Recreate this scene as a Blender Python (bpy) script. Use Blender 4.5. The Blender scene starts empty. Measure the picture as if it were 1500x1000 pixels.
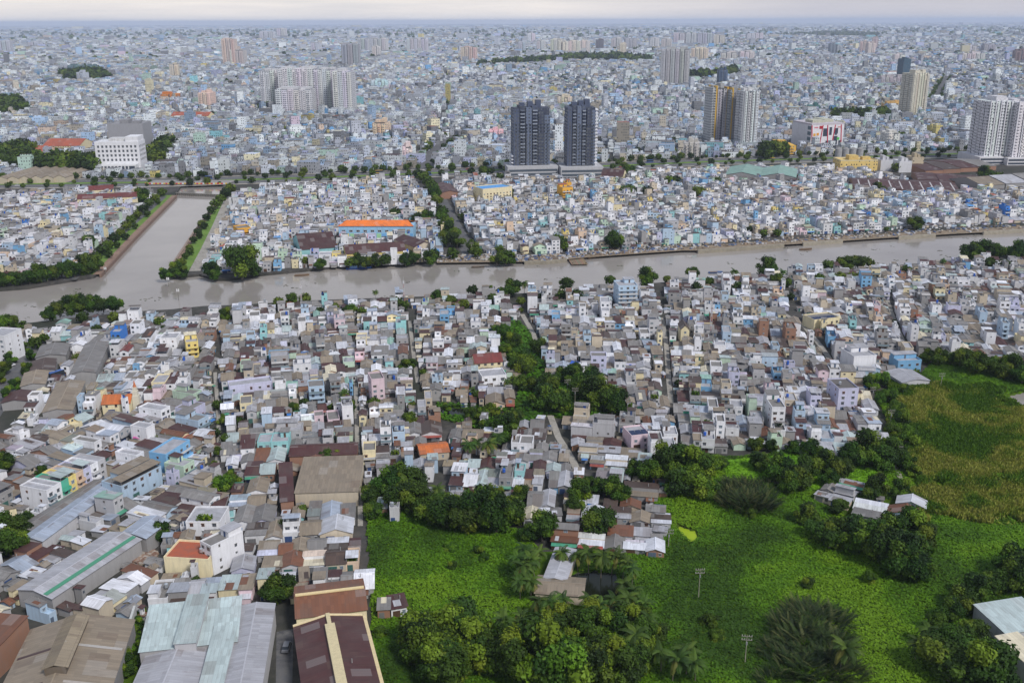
import bpy, bmesh, math, random
import numpy as np
from mathutils import Vector, Matrix
from mathutils.geometry import tessellate_polygon
SC = bpy.context.scene
COL = SC.collection
RNG = random.Random(7)
NPR = np.random.default_rng(7)
PI = math.pi

# ------------------------------------------------------------------ camera
CAMH = 150.0
FPX = 1450.0                      # focal length in photograph pixels (1500 wide)
PITCH = math.atan(468.5 / FPX)
CM = Matrix.Rotation(PI / 2 - PITCH, 3, 'X') @ Matrix.Rotation(math.radians(-0.22), 3, 'Z')
cam_data = bpy.data.cameras.new('camera')
cam = bpy.data.objects.new('camera', cam_data)
COL.objects.link(cam)
cam.matrix_world = Matrix.Translation((0, 0, CAMH)) @ CM.to_4x4()
cam_data.sensor_width = 36.0
cam_data.lens = 36.0 * FPX / 1500.0
cam_data.clip_start = 1.0
cam_data.clip_end = 200000.0
SC.camera = cam

def ray(px, py):
    return CM @ Vector(((px - 750) / FPX, -(py - 500) / FPX, -1.0))
def G(px, py, z=0.0):
    """ground point seen at a photograph pixel, at height z"""
    d = ray(px, py)
    t = (z - CAMH) / d.z
    return Vector((d.x * t, d.y * t, z))
def pix(x, y, z=0.0):
    v = CM.transposed() @ Vector((x, y, z - CAMH))
    return (750 + FPX * v.x / -v.z, 500 - FPX * v.y / -v.z)
def height_to(p, ytop):
    """height of a vertical at ground point p that reaches photograph row ytop"""
    lo, hi = 0.0, 400.0
    for _ in range(40):
        m = (lo + hi) / 2
        if pix(p.x, p.y, m)[1] > ytop: lo = m
        else: hi = m
    return lo

def S(r, g, b):
    f = lambda c: (c / 255 / 12.92) if c <= 10 else ((c / 255 + 0.055) / 1.055) ** 2.4
    return (f(r), f(g), f(b))

# ------------------------------------------------------------------ materials
def nt(name):
    m = bpy.data.materials.new(name); m.use_nodes = True
    n = m.node_tree.nodes; l = m.node_tree.links
    return m, n, l, n['Principled BSDF']
def node(n, t, **k):
    o = n.new(t)
    for a, v in k.items():
        if a in ('operation', 'blend_type', 'data_type', 'attribute_name', 'noise_dimensions', 'attribute_type',
                 'feature', 'distance', 'wave_type', 'bands_direction', 'interpolation_type', 'clamp'): setattr(o, a, v)
        else: o.inputs[a].default_value = v
    return o
def mixc(n, l, fac, a, b, mode='MIX'):
    o = n.new('ShaderNodeMix'); o.data_type = 'RGBA'; o.blend_type = mode
    for s, v in ((0, fac), (6, a), (7, b)):
        if hasattr(v, 'is_linked') or hasattr(v, 'links'): l.new(v, o.inputs[s])
        else:
            o.inputs[s].default_value = v if s == 0 else (tuple(v) + (1,))[:4]
    return o.outputs[2]
def math_(n, l, op, a, b=0.0, c=None):
    o = n.new('ShaderNodeMath'); o.operation = op
    for i, v in enumerate((a, b) if c is None else (a, b, c)):
        if hasattr(v, 'links'): l.new(v, o.inputs[i])
        else: o.inputs[i].default_value = v
    return o.outputs[0]
def noise(n, l, scale, detail=4, vec=None, rough=0.6):
    o = node(n, 'ShaderNodeTexNoise', Scale=scale, Detail=detail, Roughness=rough)
    if vec is not None: l.new(vec, o.inputs['Vector'])
    return o.outputs['Fac']
def ramp(n, l, fac, p0, p1):
    o = n.new('ShaderNodeMapRange'); o.inputs[1].default_value = p0; o.inputs[2].default_value = p1
    l.new(fac, o.inputs[0]); return o.outputs[0]
def pos(n): return n.new('ShaderNodeNewGeometry').outputs['Position']
def attr(n): return node(n, 'ShaderNodeAttribute', attribute_name='col').outputs['Color']

def m_wall():
    m, n, l, b = nt('weathered plaster')
    a = attr(n); P = pos(n)
    mp = node(n, 'ShaderNodeMapping'); mp.inputs['Scale'].default_value = (1.2, 1.2, 0.18); l.new(P, mp.inputs[0])
    st = ramp(n, l, noise(n, l, 0.9, 5, mp.outputs[0]), 0.45, 0.78)
    c = mixc(n, l, math_(n, l, 'MULTIPLY', st, 0.3), a, (0.15, 0.145, 0.14))
    bl = ramp(n, l, noise(n, l, 0.25, 3, P), 0.3, 0.7)
    c = mixc(n, l, math_(n, l, 'MULTIPLY', bl, 0.12), c, (0.28, 0.27, 0.26))
    l.new(c, b.inputs['Base Color']); b.inputs['Roughness'].default_value = 0.85
    return m
def m_roof():
    m, n, l, b = nt('corrugated sheet')
    a = attr(n); P = pos(n)
    uv = n.new('ShaderNodeUVMap'); sx = n.new('ShaderNodeSeparateXYZ'); l.new(uv.outputs[0], sx.inputs[0])
    fu = math_(n, l, 'FLOOR', math_(n, l, 'DIVIDE', sx.outputs[0], 0.95))
    fv = math_(n, l, 'FLOOR', math_(n, l, 'DIVIDE', sx.outputs[1], 3.1))
    cb = n.new('ShaderNodeCombineXYZ'); l.new(fu, cb.inputs[0]); l.new(fv, cb.inputs[1])
    wn = n.new('ShaderNodeTexWhiteNoise'); wn.noise_dimensions = '2D'; l.new(cb.outputs[0], wn.inputs['Vector'])
    v = math_(n, l, 'MULTIPLY_ADD', wn.outputs['Value'], 0.24, 0.84)
    vc = n.new('ShaderNodeCombineXYZ')
    for i in range(3): l.new(v, vc.inputs[i])
    c = mixc(n, l, 1.0, a, vc.outputs[0], 'MULTIPLY')
    cb2 = n.new('ShaderNodeCombineXYZ'); l.new(math_(n, l, 'FLOOR', math_(n, l, 'DIVIDE', sx.outputs[0], 2.85)), cb2.inputs[0]); l.new(math_(n, l, 'FLOOR', math_(n, l, 'DIVIDE', sx.outputs[1], 4.7)), cb2.inputs[1])
    w2 = n.new('ShaderNodeTexWhiteNoise'); w2.noise_dimensions = '2D'; l.new(cb2.outputs[0], w2.inputs['Vector'])      # odd replaced sheets
    c = mixc(n, l, math_(n, l, 'MULTIPLY', math_(n, l, 'GREATER_THAN', w2.outputs['Value'], 0.92), 0.2), c, (0.46, 0.45, 0.44))
    c = mixc(n, l, math_(n, l, 'MULTIPLY', math_(n, l, 'LESS_THAN', w2.outputs['Value'], 0.07), 0.32), c, (0.12, 0.075, 0.055))
    mp = node(n, 'ShaderNodeMapping'); mp.inputs['Scale'].default_value = (1.6, 0.3, 1); l.new(uv.outputs[0], mp.inputs[0])
    rust = ramp(n, l, noise(n, l, 0.7, 6, mp.outputs[0]), 0.55, 0.75)
    c = mixc(n, l, math_(n, l, 'MULTIPLY', rust, 0.5), c, (0.13, 0.085, 0.06))
    d2 = ramp(n, l, noise(n, l, 0.12, 4, P), 0.35, 0.7)
    c = mixc(n, l, math_(n, l, 'MULTIPLY', d2, 0.25), c, (0.12, 0.11, 0.1))
    # seams between sheets
    fr = math_(n, l, 'FRACT', math_(n, l, 'DIVIDE', sx.outputs[0], 0.95))
    sm = math_(n, l, 'LESS_THAN', fr, 0.08)
    c = mixc(n, l, math_(n, l, 'MULTIPLY', sm, 0.28), c, (0.05, 0.045, 0.04))
    l.new(c, b.inputs['Base Color']); b.inputs['Roughness'].default_value = 0.6
    return m
def m_conc():
    m, n, l, b = nt('mottled concrete')
    a = attr(n); P = pos(n)
    d = ramp(n, l, noise(n, l, 0.5, 6, P), 0.35, 0.75)
    c = mixc(n, l, math_(n, l, 'MULTIPLY', d, 0.5), a, (0.1, 0.095, 0.085))
    l.new(c, b.inputs['Base Color']); b.inputs['Roughness'].default_value = 0.9
    return m
def m_glass():
    m, n, l, b = nt('dark window glass')
    a = attr(n); l.new(a, b.inputs['Base Color'])
    b.inputs['Roughness'].default_value = 0.15
    return m
def m_paint():
    m, n, l, b = nt('painted metal')
    a = attr(n); P = pos(n)
    d = ramp(n, l, noise(n, l, 1.5, 4, P), 0.4, 0.8)
    c = mixc(n, l, math_(n, l, 'MULTIPLY', d, 0.25), a, (0.1, 0.09, 0.08))
    l.new(c, b.inputs['Base Color']); b.inputs['Roughness'].default_value = 0.45
    return m
def m_steel():
    m, n, l, b = nt('stainless tank steel')
    l.new(attr(n), b.inputs['Base Color'])
    b.inputs['Metallic'].default_value = 0.6; b.inputs['Roughness'].default_value = 0.35
    return m
def m_facade(name, pu, pv, wu, wv, dark, amt):
    """wall with a regular grid of openings laid out in metres on the face"""
    m, n, l, b = nt(name)
    a = attr(n); P = pos(n)
    uv = n.new('ShaderNodeUVMap'); sx = n.new('ShaderNodeSeparateXYZ'); l.new(uv.outputs[0], sx.inputs[0])
    u = math_(n, l, 'DIVIDE', sx.outputs[0], pu); v = math_(n, l, 'DIVIDE', sx.outputs[1], pv)
    cu = math_(n, l, 'LESS_THAN', math_(n, l, 'ABSOLUTE', math_(n, l, 'SUBTRACT', math_(n, l, 'FRACT', u), 0.5)), wu / 2)
    cv = math_(n, l, 'LESS_THAN', math_(n, l, 'ABSOLUTE', math_(n, l, 'SUBTRACT', math_(n, l, 'FRACT', v), 0.5)), wv / 2)
    cb = n.new('ShaderNodeCombineXYZ'); l.new(math_(n, l, 'FLOOR', u), cb.inputs[0]); l.new(math_(n, l, 'FLOOR', v), cb.inputs[1])
    wn = n.new('ShaderNodeTexWhiteNoise'); wn.noise_dimensions = '2D'; l.new(cb.outputs[0], wn.inputs['Vector'])
    on = math_(n, l, 'LESS_THAN', wn.outputs['Value'], amt)
    f = math_(n, l, 'MULTIPLY', math_(n, l, 'MULTIPLY', cu, cv), on)
    st = ramp(n, l, noise(n, l, 0.3, 4, P), 0.4, 0.8)
    c0 = mixc(n, l, math_(n, l, 'MULTIPLY', st, 0.3), a, (0.17, 0.16, 0.145))
    dk = mixc(n, l, wn.outputs['Value'], dark, tuple(x * 2.2 for x in dark))
    c = mixc(n, l, f, c0, dk)
    l.new(c, b.inputs['Base Color'])
    l.new(math_(n, l, 'MULTIPLY_ADD', f, -0.55, 0.8), b.inputs['Roughness'])
    return m
def m_leaf(name, sat=1.0):
    m, n, l, b = nt(name)
    a = attr(n)
    oi = n.new('ShaderNodeObjectInfo')
    hs = n.new('ShaderNodeHueSaturation')
    l.new(math_(n, l, 'MULTIPLY_ADD', oi.outputs['Random'], 0.035, 0.482), hs.inputs['Hue'])
    l.new(math_(n, l, 'MULTIPLY_ADD', math_(n, l, 'FRACT', math_(n, l, 'MULTIPLY', oi.outputs['Random'], 7.31)), 0.36, 0.76), hs.inputs['Value'])
    hs.inputs['Saturation'].default_value = sat
    l.new(a, hs.inputs['Color'])
    l.new(hs.outputs[0], b.inputs['Base Color']); b.inputs['Roughness'].default_value = 0.65
    b.inputs['Specular IOR Level'].default_value = 0.25
    tr = n.new('ShaderNodeBsdfTranslucent'); l.new(hs.outputs[0], tr.inputs[0])
    ms = n.new('ShaderNodeMixShader'); ms.inputs[0].default_value = 0.22
    l.new(b.outputs[0], ms.inputs[1]); l.new(tr.outputs[0], ms.inputs[2])
    l.new(ms.outputs[0], n['Material Output'].inputs[0])
    return m
def m_bark():
    m, n, l, b = nt('bark')
    c = mixc(n, l, noise(n, l, 3.0, 4, pos(n)), (0.09, 0.07, 0.05), (0.2, 0.17, 0.14))
    l.new(c, b.inputs['Base Color']); b.inputs['Roughness'].default_value = 0.9
    return m
WALL, ROOF, CONC, GLASS, PAINT, STEEL, FAC, TWR = range(8)
MATS = [m_wall(), m_roof(), m_conc(), m_glass(), m_paint(), m_steel(),
        m_facade('house wall with openings', 2.6, 3.3, 0.42, 0.42, (0.05, 0.055, 0.06), 0.6),
        m_facade('apartment tower wall', 3.2, 3.2, 0.5, 0.5, (0.06, 0.068, 0.08), 0.93)]
LEAF = m_leaf('leaves'); BARK = m_bark()

# ------------------------------------------------------------------ mesh collector
HF = np.array([(4, 5, 6, 7), (0, 1, 5, 4), (1, 2, 6, 5), (2, 3, 7, 6), (3, 0, 4, 7), (3, 2, 1, 0)])
class Geo:
    """collects hexahedra, quads and triangles and links them as one mesh object"""
    def __init__(s): s.h = []; s.hx = []; s.q = []; s.qx = []; s.t = []; s.tx = []; s.big = []
    def hexa(s, v8, xf, col, ms, mt=None, bottom=False):
        s.h.append(v8); s.hx.append((*xf, *col, ms, ms if mt is None else mt, bottom))
    def box(s, x0, x1, y0, y1, z0, z1, xf, col, ms, mt=None, bottom=False):
        s.hexa(((x0, y0, z0), (x1, y0, z0), (x1, y1, z0), (x0, y1, z0), (x0, y0, z1), (x1, y0, z1), (x1, y1, z1), (x0, y1, z1)), xf, col, ms, mt, bottom)
    def quad(s, v4, xf, col, m): s.q.append(v4); s.qx.append((*xf, *col, m))
    def tri(s, v3, xf, col, m): s.t.append(v3); s.tx.append((*xf, *col, m))
    def cyl(s, x, y, z0, z1, r, xf, col, m, n=8, r2=None, cap=True):
        r2 = r if r2 is None else r2
        p = [(math.cos(2 * PI * i / n), math.sin(2 * PI * i / n)) for i in range(n)]
        for i in range(n):
            a, b = p[i], p[(i + 1) % n]
            s.quad(((x + a[0] * r, y + a[1] * r, z0), (x + b[0] * r, y + b[1] * r, z0), (x + b[0] * r2, y + b[1] * r2, z1), (x + a[0] * r2, y + a[1] * r2, z1)), xf, col, m)
            if cap and r2 > 0.01: s.tri(((x + a[0] * r2, y + a[1] * r2, z1), (x + b[0] * r2, y + b[1] * r2, z1), (x, y, z1)), xf, col, m)
    def cyl_h(s, a, b, r, xf, col, m, n=6):
        """thin bar between two points"""
        A, B = Vector(a), Vector(b); d = (B - A).normalized()
        u = d.cross(Vector((0, 0, 1)) if abs(d.z) < 0.9 else Vector((1, 0, 0))).normalized(); w = d.cross(u)
        for i in range(n):
            c0, c1 = 2 * PI * i / n, 2 * PI * (i + 1) / n
            o0 = u * math.cos(c0) * r + w * math.sin(c0) * r; o1 = u * math.cos(c1) * r + w * math.sin(c1) * r
            s.quad((tuple(A + o0), tuple(A + o1), tuple(B + o1), tuple(B + o0)), xf, col, m)
    def hexas(s, V, col, ms, mt, faces=5):
        """vectorised: V (n,8,3) world, col/colt (n,3) side and top"""
        col, colt = col
        n = len(V)
        if n == 0: return
        for k in range(faces):
            c = colt if k == 0 else col
            s.big.append((V[:, HF[k]], c, np.full(n, mt if k == 0 else ms)))
    @staticmethod
    def _xf(V, X):
        c = np.cos(X[:, 3])[:, None]; sn = np.sin(X[:, 3])[:, None]
        o = np.empty_like(V)
        o[:, :, 0] = V[:, :, 0] * c - V[:, :, 1] * sn + X[:, 0:1]
        o[:, :, 1] = V[:, :, 0] * sn + V[:, :, 1] * c + X[:, 1:2]
        o[:, :, 2] = V[:, :, 2] + X[:, 2:3]
        return o
    def arrays(s):
        Q, C, M = [], [], []
        if s.h:
            X = np.array(s.hx, float); V = s._xf(np.array(s.h, float), X)
            for k in range(6):
                sel = X[:, 9] > 0.5 if k == 5 else np.ones(len(X), bool)
                if sel.any():
                    Q.append(V[sel][:, HF[k]]); C.append(X[sel, 4:7]); M.append(X[sel, 8] if k == 0 else X[sel, 7])
        if s.q:
            X = np.array(s.qx, float); Q.append(s._xf(np.array(s.q, float), X)); C.append(X[:, 4:7]); M.append(X[:, 7])
        for V, c, m in s.big: Q.append(V); C.append(c); M.append(m)
        T = None
        if s.t:
            X = np.array(s.tx, float); T = (s._xf(np.array(s.t, float), X), X[:, 4:7], X[:, 7])
        cat = lambda L, sh: np.concatenate(L) if L else np.zeros(sh)
        return cat(Q, (0, 4, 3)), cat(C, (0, 3)), cat(M, (0,)), T
    def mesh(s, name, mats=None, uvoff=True):
        Q, C, M, T = s.arrays()
        nq = len(Q); ntr = 0 if T is None else len(T[0])
        co = Q.reshape(-1, 3)
        if ntr: co = np.concatenate([co, T[0].reshape(-1, 3)]); C = np.concatenate([C, T[1]]); M = np.concatenate([M, T[2]])
        me = bpy.data.meshes.new(name)
        nv = len(co); nf = nq + ntr
        me.vertices.add(nv); me.vertices.foreach_set('co', co.astype(np.float32).ravel())
        me.loops.add(nv); me.loops.foreach_set('vertex_index', np.arange(nv, dtype=np.int32))
        me.polygons.add(nf)
        ls = np.concatenate([np.arange(nq) * 4, nq * 4 + np.arange(ntr) * 3]).astype(np.int32)
        me.polygons.foreach_set('loop_start', ls)
        ml = MATS if mats is None else mats
        used = sorted(set(int(x) for x in np.unique(M)))
        remap = np.zeros(max(used) + 1, np.int32)
        for i, u in enumerate(used): remap[u] = i; me.materials.append(ml[u])
        me.polygons.foreach_set('material_index', remap[M.astype(int)])
        uv = np.zeros((nv, 2), np.float32)
        if nq:
            u = np.linalg.norm(Q[:, 1] - Q[:, 0], axis=1); v = np.linalg.norm(Q[:, 3] - Q[:, 0], axis=1)
            o = np.floor(NPR.random((nq, 2)) * 300) * 10.4 if uvoff else np.zeros((nq, 2))
            uq = np.zeros((nq, 4, 2)); uq[:, 1, 0] = u; uq[:, 2, 0] = u; uq[:, 2, 1] = v; uq[:, 3, 1] = v
            uv[:nq * 4] = (uq + o[:, None]).reshape(-1, 2)
        uvl = me.uv_layers.new(name='UVMap'); uvl.data.foreach_set('uv', uv.ravel())
        at = me.attributes.new('col', 'FLOAT_COLOR', 'FACE')
        at.data.foreach_set('color', np.concatenate([C, np.ones((nf, 1))], 1).astype(np.float32).ravel())
        me.update(calc_edges=True); me.validate()
        return me
    def build(s, name, parent=None, mats=None, uvoff=True):
        o = bpy.data.objects.new(name, s.mesh(name, mats, uvoff)); COL.objects.link(o)
        if parent is not None: o.parent = parent
        return o
    def empty(s): return not (s.h or s.q or s.t or s.big)

def tag(o, label=None, cat=None, group=None, kind=None):
    if label: o['label'] = label
    if cat: o['category'] = cat
    if group: o['group'] = group
    if kind: o['kind'] = kind
    return o
def thing(name, label, cat, loc=(0, 0, 0), rot=0.0, group=None):
    o = bpy.data.objects.new(name, None); COL.objects.link(o)
    o.location = loc; o.rotation_euler = (0, 0, rot); o.empty_display_size = 0.5
    return tag(o, label, cat, group)
I0 = (0.0, 0.0, 0.0, 0.0)

def inpoly(x, y, P):
    c = False; j = len(P) - 1
    for i in range(len(P)):
        if (P[i][1] > y) != (P[j][1] > y) and x < (P[j][0] - P[i][0]) * (y - P[i][1]) / (P[j][1] - P[i][1]) + P[i][0]: c = not c
        j = i
    return c
class Zone:
    def __init__(s, pts):
        s.p = [(p[0], p[1]) for p in pts]
        xs = [p[0] for p in s.p]; ys = [p[1] for p in s.p]
        s.bb = (min(xs), max(xs), min(ys), max(ys))
    def has(s, x, y):
        b = s.bb
        return b[0] <= x <= b[1] and b[2] <= y <= b[3] and inpoly(x, y, s.p)
def pxz(pts, z=0.0): return Zone([G(*p, z) for p in pts])
def strip_poly(pts, w):
    """polygon of a band of width w along a polyline of ground points"""
    L, R = [], []
    for i, p in enumerate(pts):
        a = pts[max(i - 1, 0)]; b = pts[min(i + 1, len(pts) - 1)]
        d = Vector((b[0] - a[0], b[1] - a[1])).normalized()
        L.append((p[0] - d.y * w / 2, p[1] + d.x * w / 2)); R.append((p[0] + d.y * w / 2, p[1] - d.x * w / 2))
    return L + R[::-1]
def sheet(name, pts, z, mat, skirt=0.0, parent=None):
    """flat polygon at height z with optional vertical skirt down"""
    me = bpy.data.meshes.new(name)
    v = [(p[0], p[1], z) for p in pts]
    tris = tessellate_polygon([[Vector(p) for p in v]])
    f = []
    for t in tris:
        a, b, c = (Vector(v[i]) for i in t)
        f.append(tuple(t) if (b - a).cross(c - a).z > 0 else tuple(reversed(t)))
    n = len(v)
    if skirt:
        v += [(p[0], p[1], z - skirt) for p in pts]
        f += [(i, (i + 1) % n, n + (i + 1) % n, n + i) for i in range(n)]
    me.from_pydata(v, [], f); me.materials.append(mat); me.update()
    o = bpy.data.objects.new(name, me); COL.objects.link(o)
    if parent: o.parent = parent
    return o
from mathutils import noise as mnoise
# ------------------------------------------------------------------ light, sky, air
SUN_EL, SUN_AZ = math.radians(48), math.radians(140)      # azimuth clockwise from +Y (view direction): behind the camera, to the right
w = bpy.data.worlds.new('World'); SC.world = w; w.use_nodes = True
n, l = w.node_tree.nodes, w.node_tree.links
bg = n['Background']
sky = n.new('ShaderNodeTexSky'); sky.sky_type = 'NISHITA'; sky.sun_disc = False
sky.sun_elevation = SUN_EL; sky.sun_rotation = SUN_AZ; sky.altitude = 100; sky.air_density = 1.0; sky.dust_density = 3.0; sky.ozone_density = 1.0
tc = n.new('ShaderNodeTexCoord')
mp = node(n, 'ShaderNodeMapping'); mp.inputs['Scale'].default_value = (2.6, 2.6, 44.0); l.new(tc.outputs['Generated'], mp.inputs[0])
c1 = noise(n, l, 1.6, 7, mp.outputs[0], 0.62)
mp2 = node(n, 'ShaderNodeMapping'); mp2.inputs['Scale'].default_value = (1.0, 1.0, 5.0); mp2.inputs['Location'].default_value = (0.35, 0.1, 0.2); l.new(tc.outputs['Generated'], mp2.inputs[0])
c2 = noise(n, l, 1.1, 4, mp2.outputs[0], 0.5)
sx = n.new('ShaderNodeSeparateXYZ'); l.new(tc.outputs['Generated'], sx.inputs[0])
side = ramp(n, l, sx.outputs[0], 0.02, 0.45)              # a darker bank of cloud stands to the right of the view
cl = mixc(n, l, ramp(n, l, c1, 0.35, 0.72), (13.6, 12.6, 11.8), (10.4, 10.1, 10.2))
cl = mixc(n, l, math_(n, l, 'MULTIPLY', side, ramp(n, l, c2, 0.25, 0.6)), cl, (6.6, 6.6, 7.9))
up_ = ramp(n, l, sx.outputs[2], 0.04, 0.4)                 # the cloud deck is greyer overhead than at the bright horizon
cl = mixc(n, l, up_, cl, (4.4, 5.2, 6.9))
skyc = mixc(n, l, 0.88, sky.outputs[0], cl)
l.new(skyc, bg.inputs['Color']); bg.inputs['Strength'].default_value = 0.085
sd = bpy.data.lights.new('sun', 'SUN'); sd.energy = 3.2; sd.angle = math.radians(12); sd.color = (1.0, 0.97, 0.93)
so = bpy.data.objects.new('sun', sd); COL.objects.link(so)
sdir = Vector((math.sin(SUN_AZ) * math.cos(SUN_EL), math.cos(SUN_AZ) * math.cos(SUN_EL), math.sin(SUN_EL)))
so.rotation_euler = sdir.to_track_quat('Z', 'Y').to_euler(); so.location = (0, 0, 400)
vs = SC.view_settings; vs.view_transform = 'Standard'; vs.look = 'None'; vs.exposure = -0.06; vs.gamma = 1.0; vs.use_curve_mapping = False
SC.render.engine = 'CYCLES'
SC.cycles.volume_bounces = 1; SC.cycles.max_bounces = 6; SC.cycles.diffuse_bounces = 3
SC.cycles.volume_step_rate = 10

m = bpy.data.materials.new('haze air'); m.use_nodes = True
n, l = m.node_tree.nodes, m.node_tree.links
n.remove(n['Principled BSDF'])
pv = n.new('ShaderNodeVolumePrincipled'); pv.inputs['Color'].default_value = (0.69, 0.79, 0.98, 1); pv.inputs['Density'].default_value = 4.4e-5
pv.inputs['Anisotropy'].default_value = 0.0
l.new(pv.outputs[0], n['Material Output'].inputs['Volume'])
HAZE_TOP = 215.0
bm = bmesh.new(); bmesh.ops.create_cube(bm, size=1.0)
for v in bm.verts:
    v.co.x *= 92000; v.co.y = -900 if v.co.y < 0 else 61000; v.co.z = -6.0 if v.co.z < 0 else HAZE_TOP
me = bpy.data.meshes.new('haze'); bm.to_mesh(me); bm.free(); me.materials.append(m)
o = bpy.data.objects.new('haze', me); COL.objects.link(o); tag(o, kind='stuff')

# ------------------------------------------------------------------ ground, water, roads
def simple(name, cols, scales, rough=0.9, spec=0.3):
    m, n, l, b = nt(name)
    P = pos(n); c = cols[0]
    for k, s in zip(cols[1:], scales):
        f = ramp(n, l, noise(n, l, s, 6, P), 0.42, 0.66)
        c = mixc(n, l, f, c, k)
    l.new(c, b.inputs['Base Color']); b.inputs['Roughness'].default_value = rough; b.inputs['Specular IOR Level'].default_value = spec
    return m
M_URBAN = simple('urban ground', [S(70, 68, 66), S(54, 52, 52), S(84, 80, 76), S(46, 50, 40)], [0.05, 0.3, 0.017])
M_ASPH = simple('asphalt', [S(92, 92, 95), S(76, 76, 80), S(104, 103, 102)], [0.06, 0.5])
M_LANE = simple('concrete lane', [S(150, 145, 138), S(120, 115, 108), S(165, 160, 150)], [0.1, 0.7])
M_DIRT = simple('sandy bank', [S(128, 112, 94), S(92, 84, 70), S(150, 134, 114)], [0.08, 0.4])
M_QUAY = simple('quay concrete', [S(196, 190, 178), S(160, 155, 145)], [0.2])
M_BRICK = simple('brown revetment', [S(138, 112, 98), S(108, 88, 78), S(150, 128, 112)], [0.1, 0.6])
M_LAWN = simple('lawn', [S(96, 132, 48), S(70, 105, 38), S(112, 128, 62)], [0.08, 0.5])
M_VEG = simple('overgrown soil', [S(66, 98, 16), S(50, 76, 14), S(84, 116, 18), S(60, 72, 22)], [0.05, 0.25, 0.02], 0.95, 0.1)
M_DRY = simple('dry reed bed', [S(116, 126, 44), S(90, 114, 30), S(128, 130, 58)], [0.06, 0.3], 0.95, 0.1)
m, n, l, b = nt('muddy water')
P = pos(n)
c = mixc(n, l, ramp(n, l, noise(n, l, 0.012, 5, P), 0.4, 0.65), S(150, 144, 138), S(134, 128, 123))
l.new(c, b.inputs['Base Color']); b.inputs['Roughness'].default_value = 0.09; b.inputs['IOR'].default_value = 1.33
bp = n.new('ShaderNodeBump'); bp.inputs['Strength'].default_value = 0.14; bp.inputs['Distance'].default_value = 0.25
mp = node(n, 'ShaderNodeMapping'); mp.inputs['Scale'].default_value = (0.25, 0.6, 1); l.new(P, mp.inputs[0])
l.new(noise(n, l, 0.8, 5, mp.outputs[0]), bp.inputs['Height']); l.new(bp.outputs[0], b.inputs['Normal'])
M_WATER = m
m, n, l, b = nt('dark pond water')
b.inputs['Base Color'].default_value = (*S(28, 32, 22), 1); b.inputs['Roughness'].default_value = 0.12; b.inputs['IOR'].default_value = 1.33
M_POND = m
M_ALGAE = simple('algae film', [S(150, 170, 28), S(132, 152, 30)], [0.3], 0.5)

WZ = -1.6
far_shore = [(-600, 462), (-200, 440), (0, 427), (40, 424), (70, 419), (112, 412), (138, 408), (146, 402)]
canal = [(258, 286), (268, 271), (328, 271), (322, 289), (250, 392)]
far_shore2 = [(240, 406), (262, 408), (292, 405), (318, 412), (345, 411), (380, 405), (430, 400), (470, 396), (505, 392), (560, 389), (640, 386), (700, 384), (740, 385), (775, 383), (800, 384), (860, 378), (930, 373), (1000, 368), (1022, 368), (1150, 359), (1300, 349), (1400, 343), (1500, 338), (1800, 322), (2200, 303)]
near_shore = [(-600, 548), (-200, 505), (0, 482), (60, 475), (130, 467), (200, 460), (250, 457), (300, 452), (360, 450), (430, 445), (500, 442), (560, 440), (650, 437), (740, 435), (830, 429), (900, 423), (960, 418), (1000, 415), (1080, 408), (1200, 400), (1300, 393), (1390, 386), (1430, 378), (1500, 370), (1800, 350), (2200, 325)]
W = lambda L: [tuple(G(*p, WZ))[:2] for p in L]
fs = W(far_shore + canal + far_shore2); ns = W(near_shore)
far_land = fs + [(45500, fs[-1][1]), (45500, 60500), (-45500, 60500), (-45500, fs[0][1])]
near_land = ns + [(3500, ns[-1][1]), (3500, -800), (-3500, -800), (-3500, ns[0][1])]
tag(sheet('ground', far_land, 0.0, M_URBAN, 3.0), kind='structure')
tag(sheet('ground', near_land, 0.0, M_URBAN, 3.0), kind='structure')
ww = [(-6000, 0), (6000, 0), (6000, 3500), (-6000, 3500)]
tag(sheet('river', ww, WZ, M_WATER), kind='structure')
Z_FAR = Zone(far_land); Z_NEAR = Zone(near_land)

def gp(L, z=0.0): return [tuple(G(*p, z))[:2] for p in L]
ROADS = []
def road(name, L, wd, mat=None, z=0.004, excl=1.0, kind='structure'):
    p = gp(L); poly = strip_poly(p, wd)
    o = tag(sheet(name, poly, z, mat or M_ASPH), kind=kind)
    ROADS.append(Zone(strip_poly(p, wd + excl))); return o
BOUL = [(-300, 276), (0, 270), (250, 267), (500, 259), (650, 253), (750, 248), (900, 243), (1040, 237), (1240, 231), (1500, 222), (1900, 208)]
road('road', BOUL, 46, z=0.10, excl=14)
bl = gp(BOUL)
def offset_line(p, d):
    P = strip_poly(p, 2 * abs(d)); k = len(p)
    return P[:k] if d > 0 else P[k:][::-1]
tag(sheet('median', strip_poly(bl, 9), 0.22, M_LAWN, 0.1), kind='structure')
for dd, wd in ((27, 6), (-27, 6)):
    tag(sheet('pavement', strip_poly(offset_line(bl, dd), wd), 0.24, M_LANE, 0.14), kind='structure')
M_MARK = simple('road paint', [S(205, 205, 200), S(170, 170, 168)], [0.4])
for dd in (-14, 14):
    tag(sheet('lane_marking', strip_poly(offset_line(bl, dd), 0.5), 0.108, M_MARK), kind='structure')
road('road', [(626, 262), (640, 282), (655, 310), (668, 335), (693, 378)], 11, z=0.02)
road('road', [(102, 410), (150, 365), (195, 325), (238, 288)], 8, z=0.02)
road('road', [(285, 397), (300, 368), (318, 330), (336, 288)], 7, z=0.02, mat=M_LANE)
road('road', [(-60, 660), (-10, 590), (22, 548), (52, 505)], 13, z=0.02, excl=16)
road('road', [(1395, 150), (1368, 148), (1372, 140), (1388, 112)], 26, z=0.02)
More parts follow.
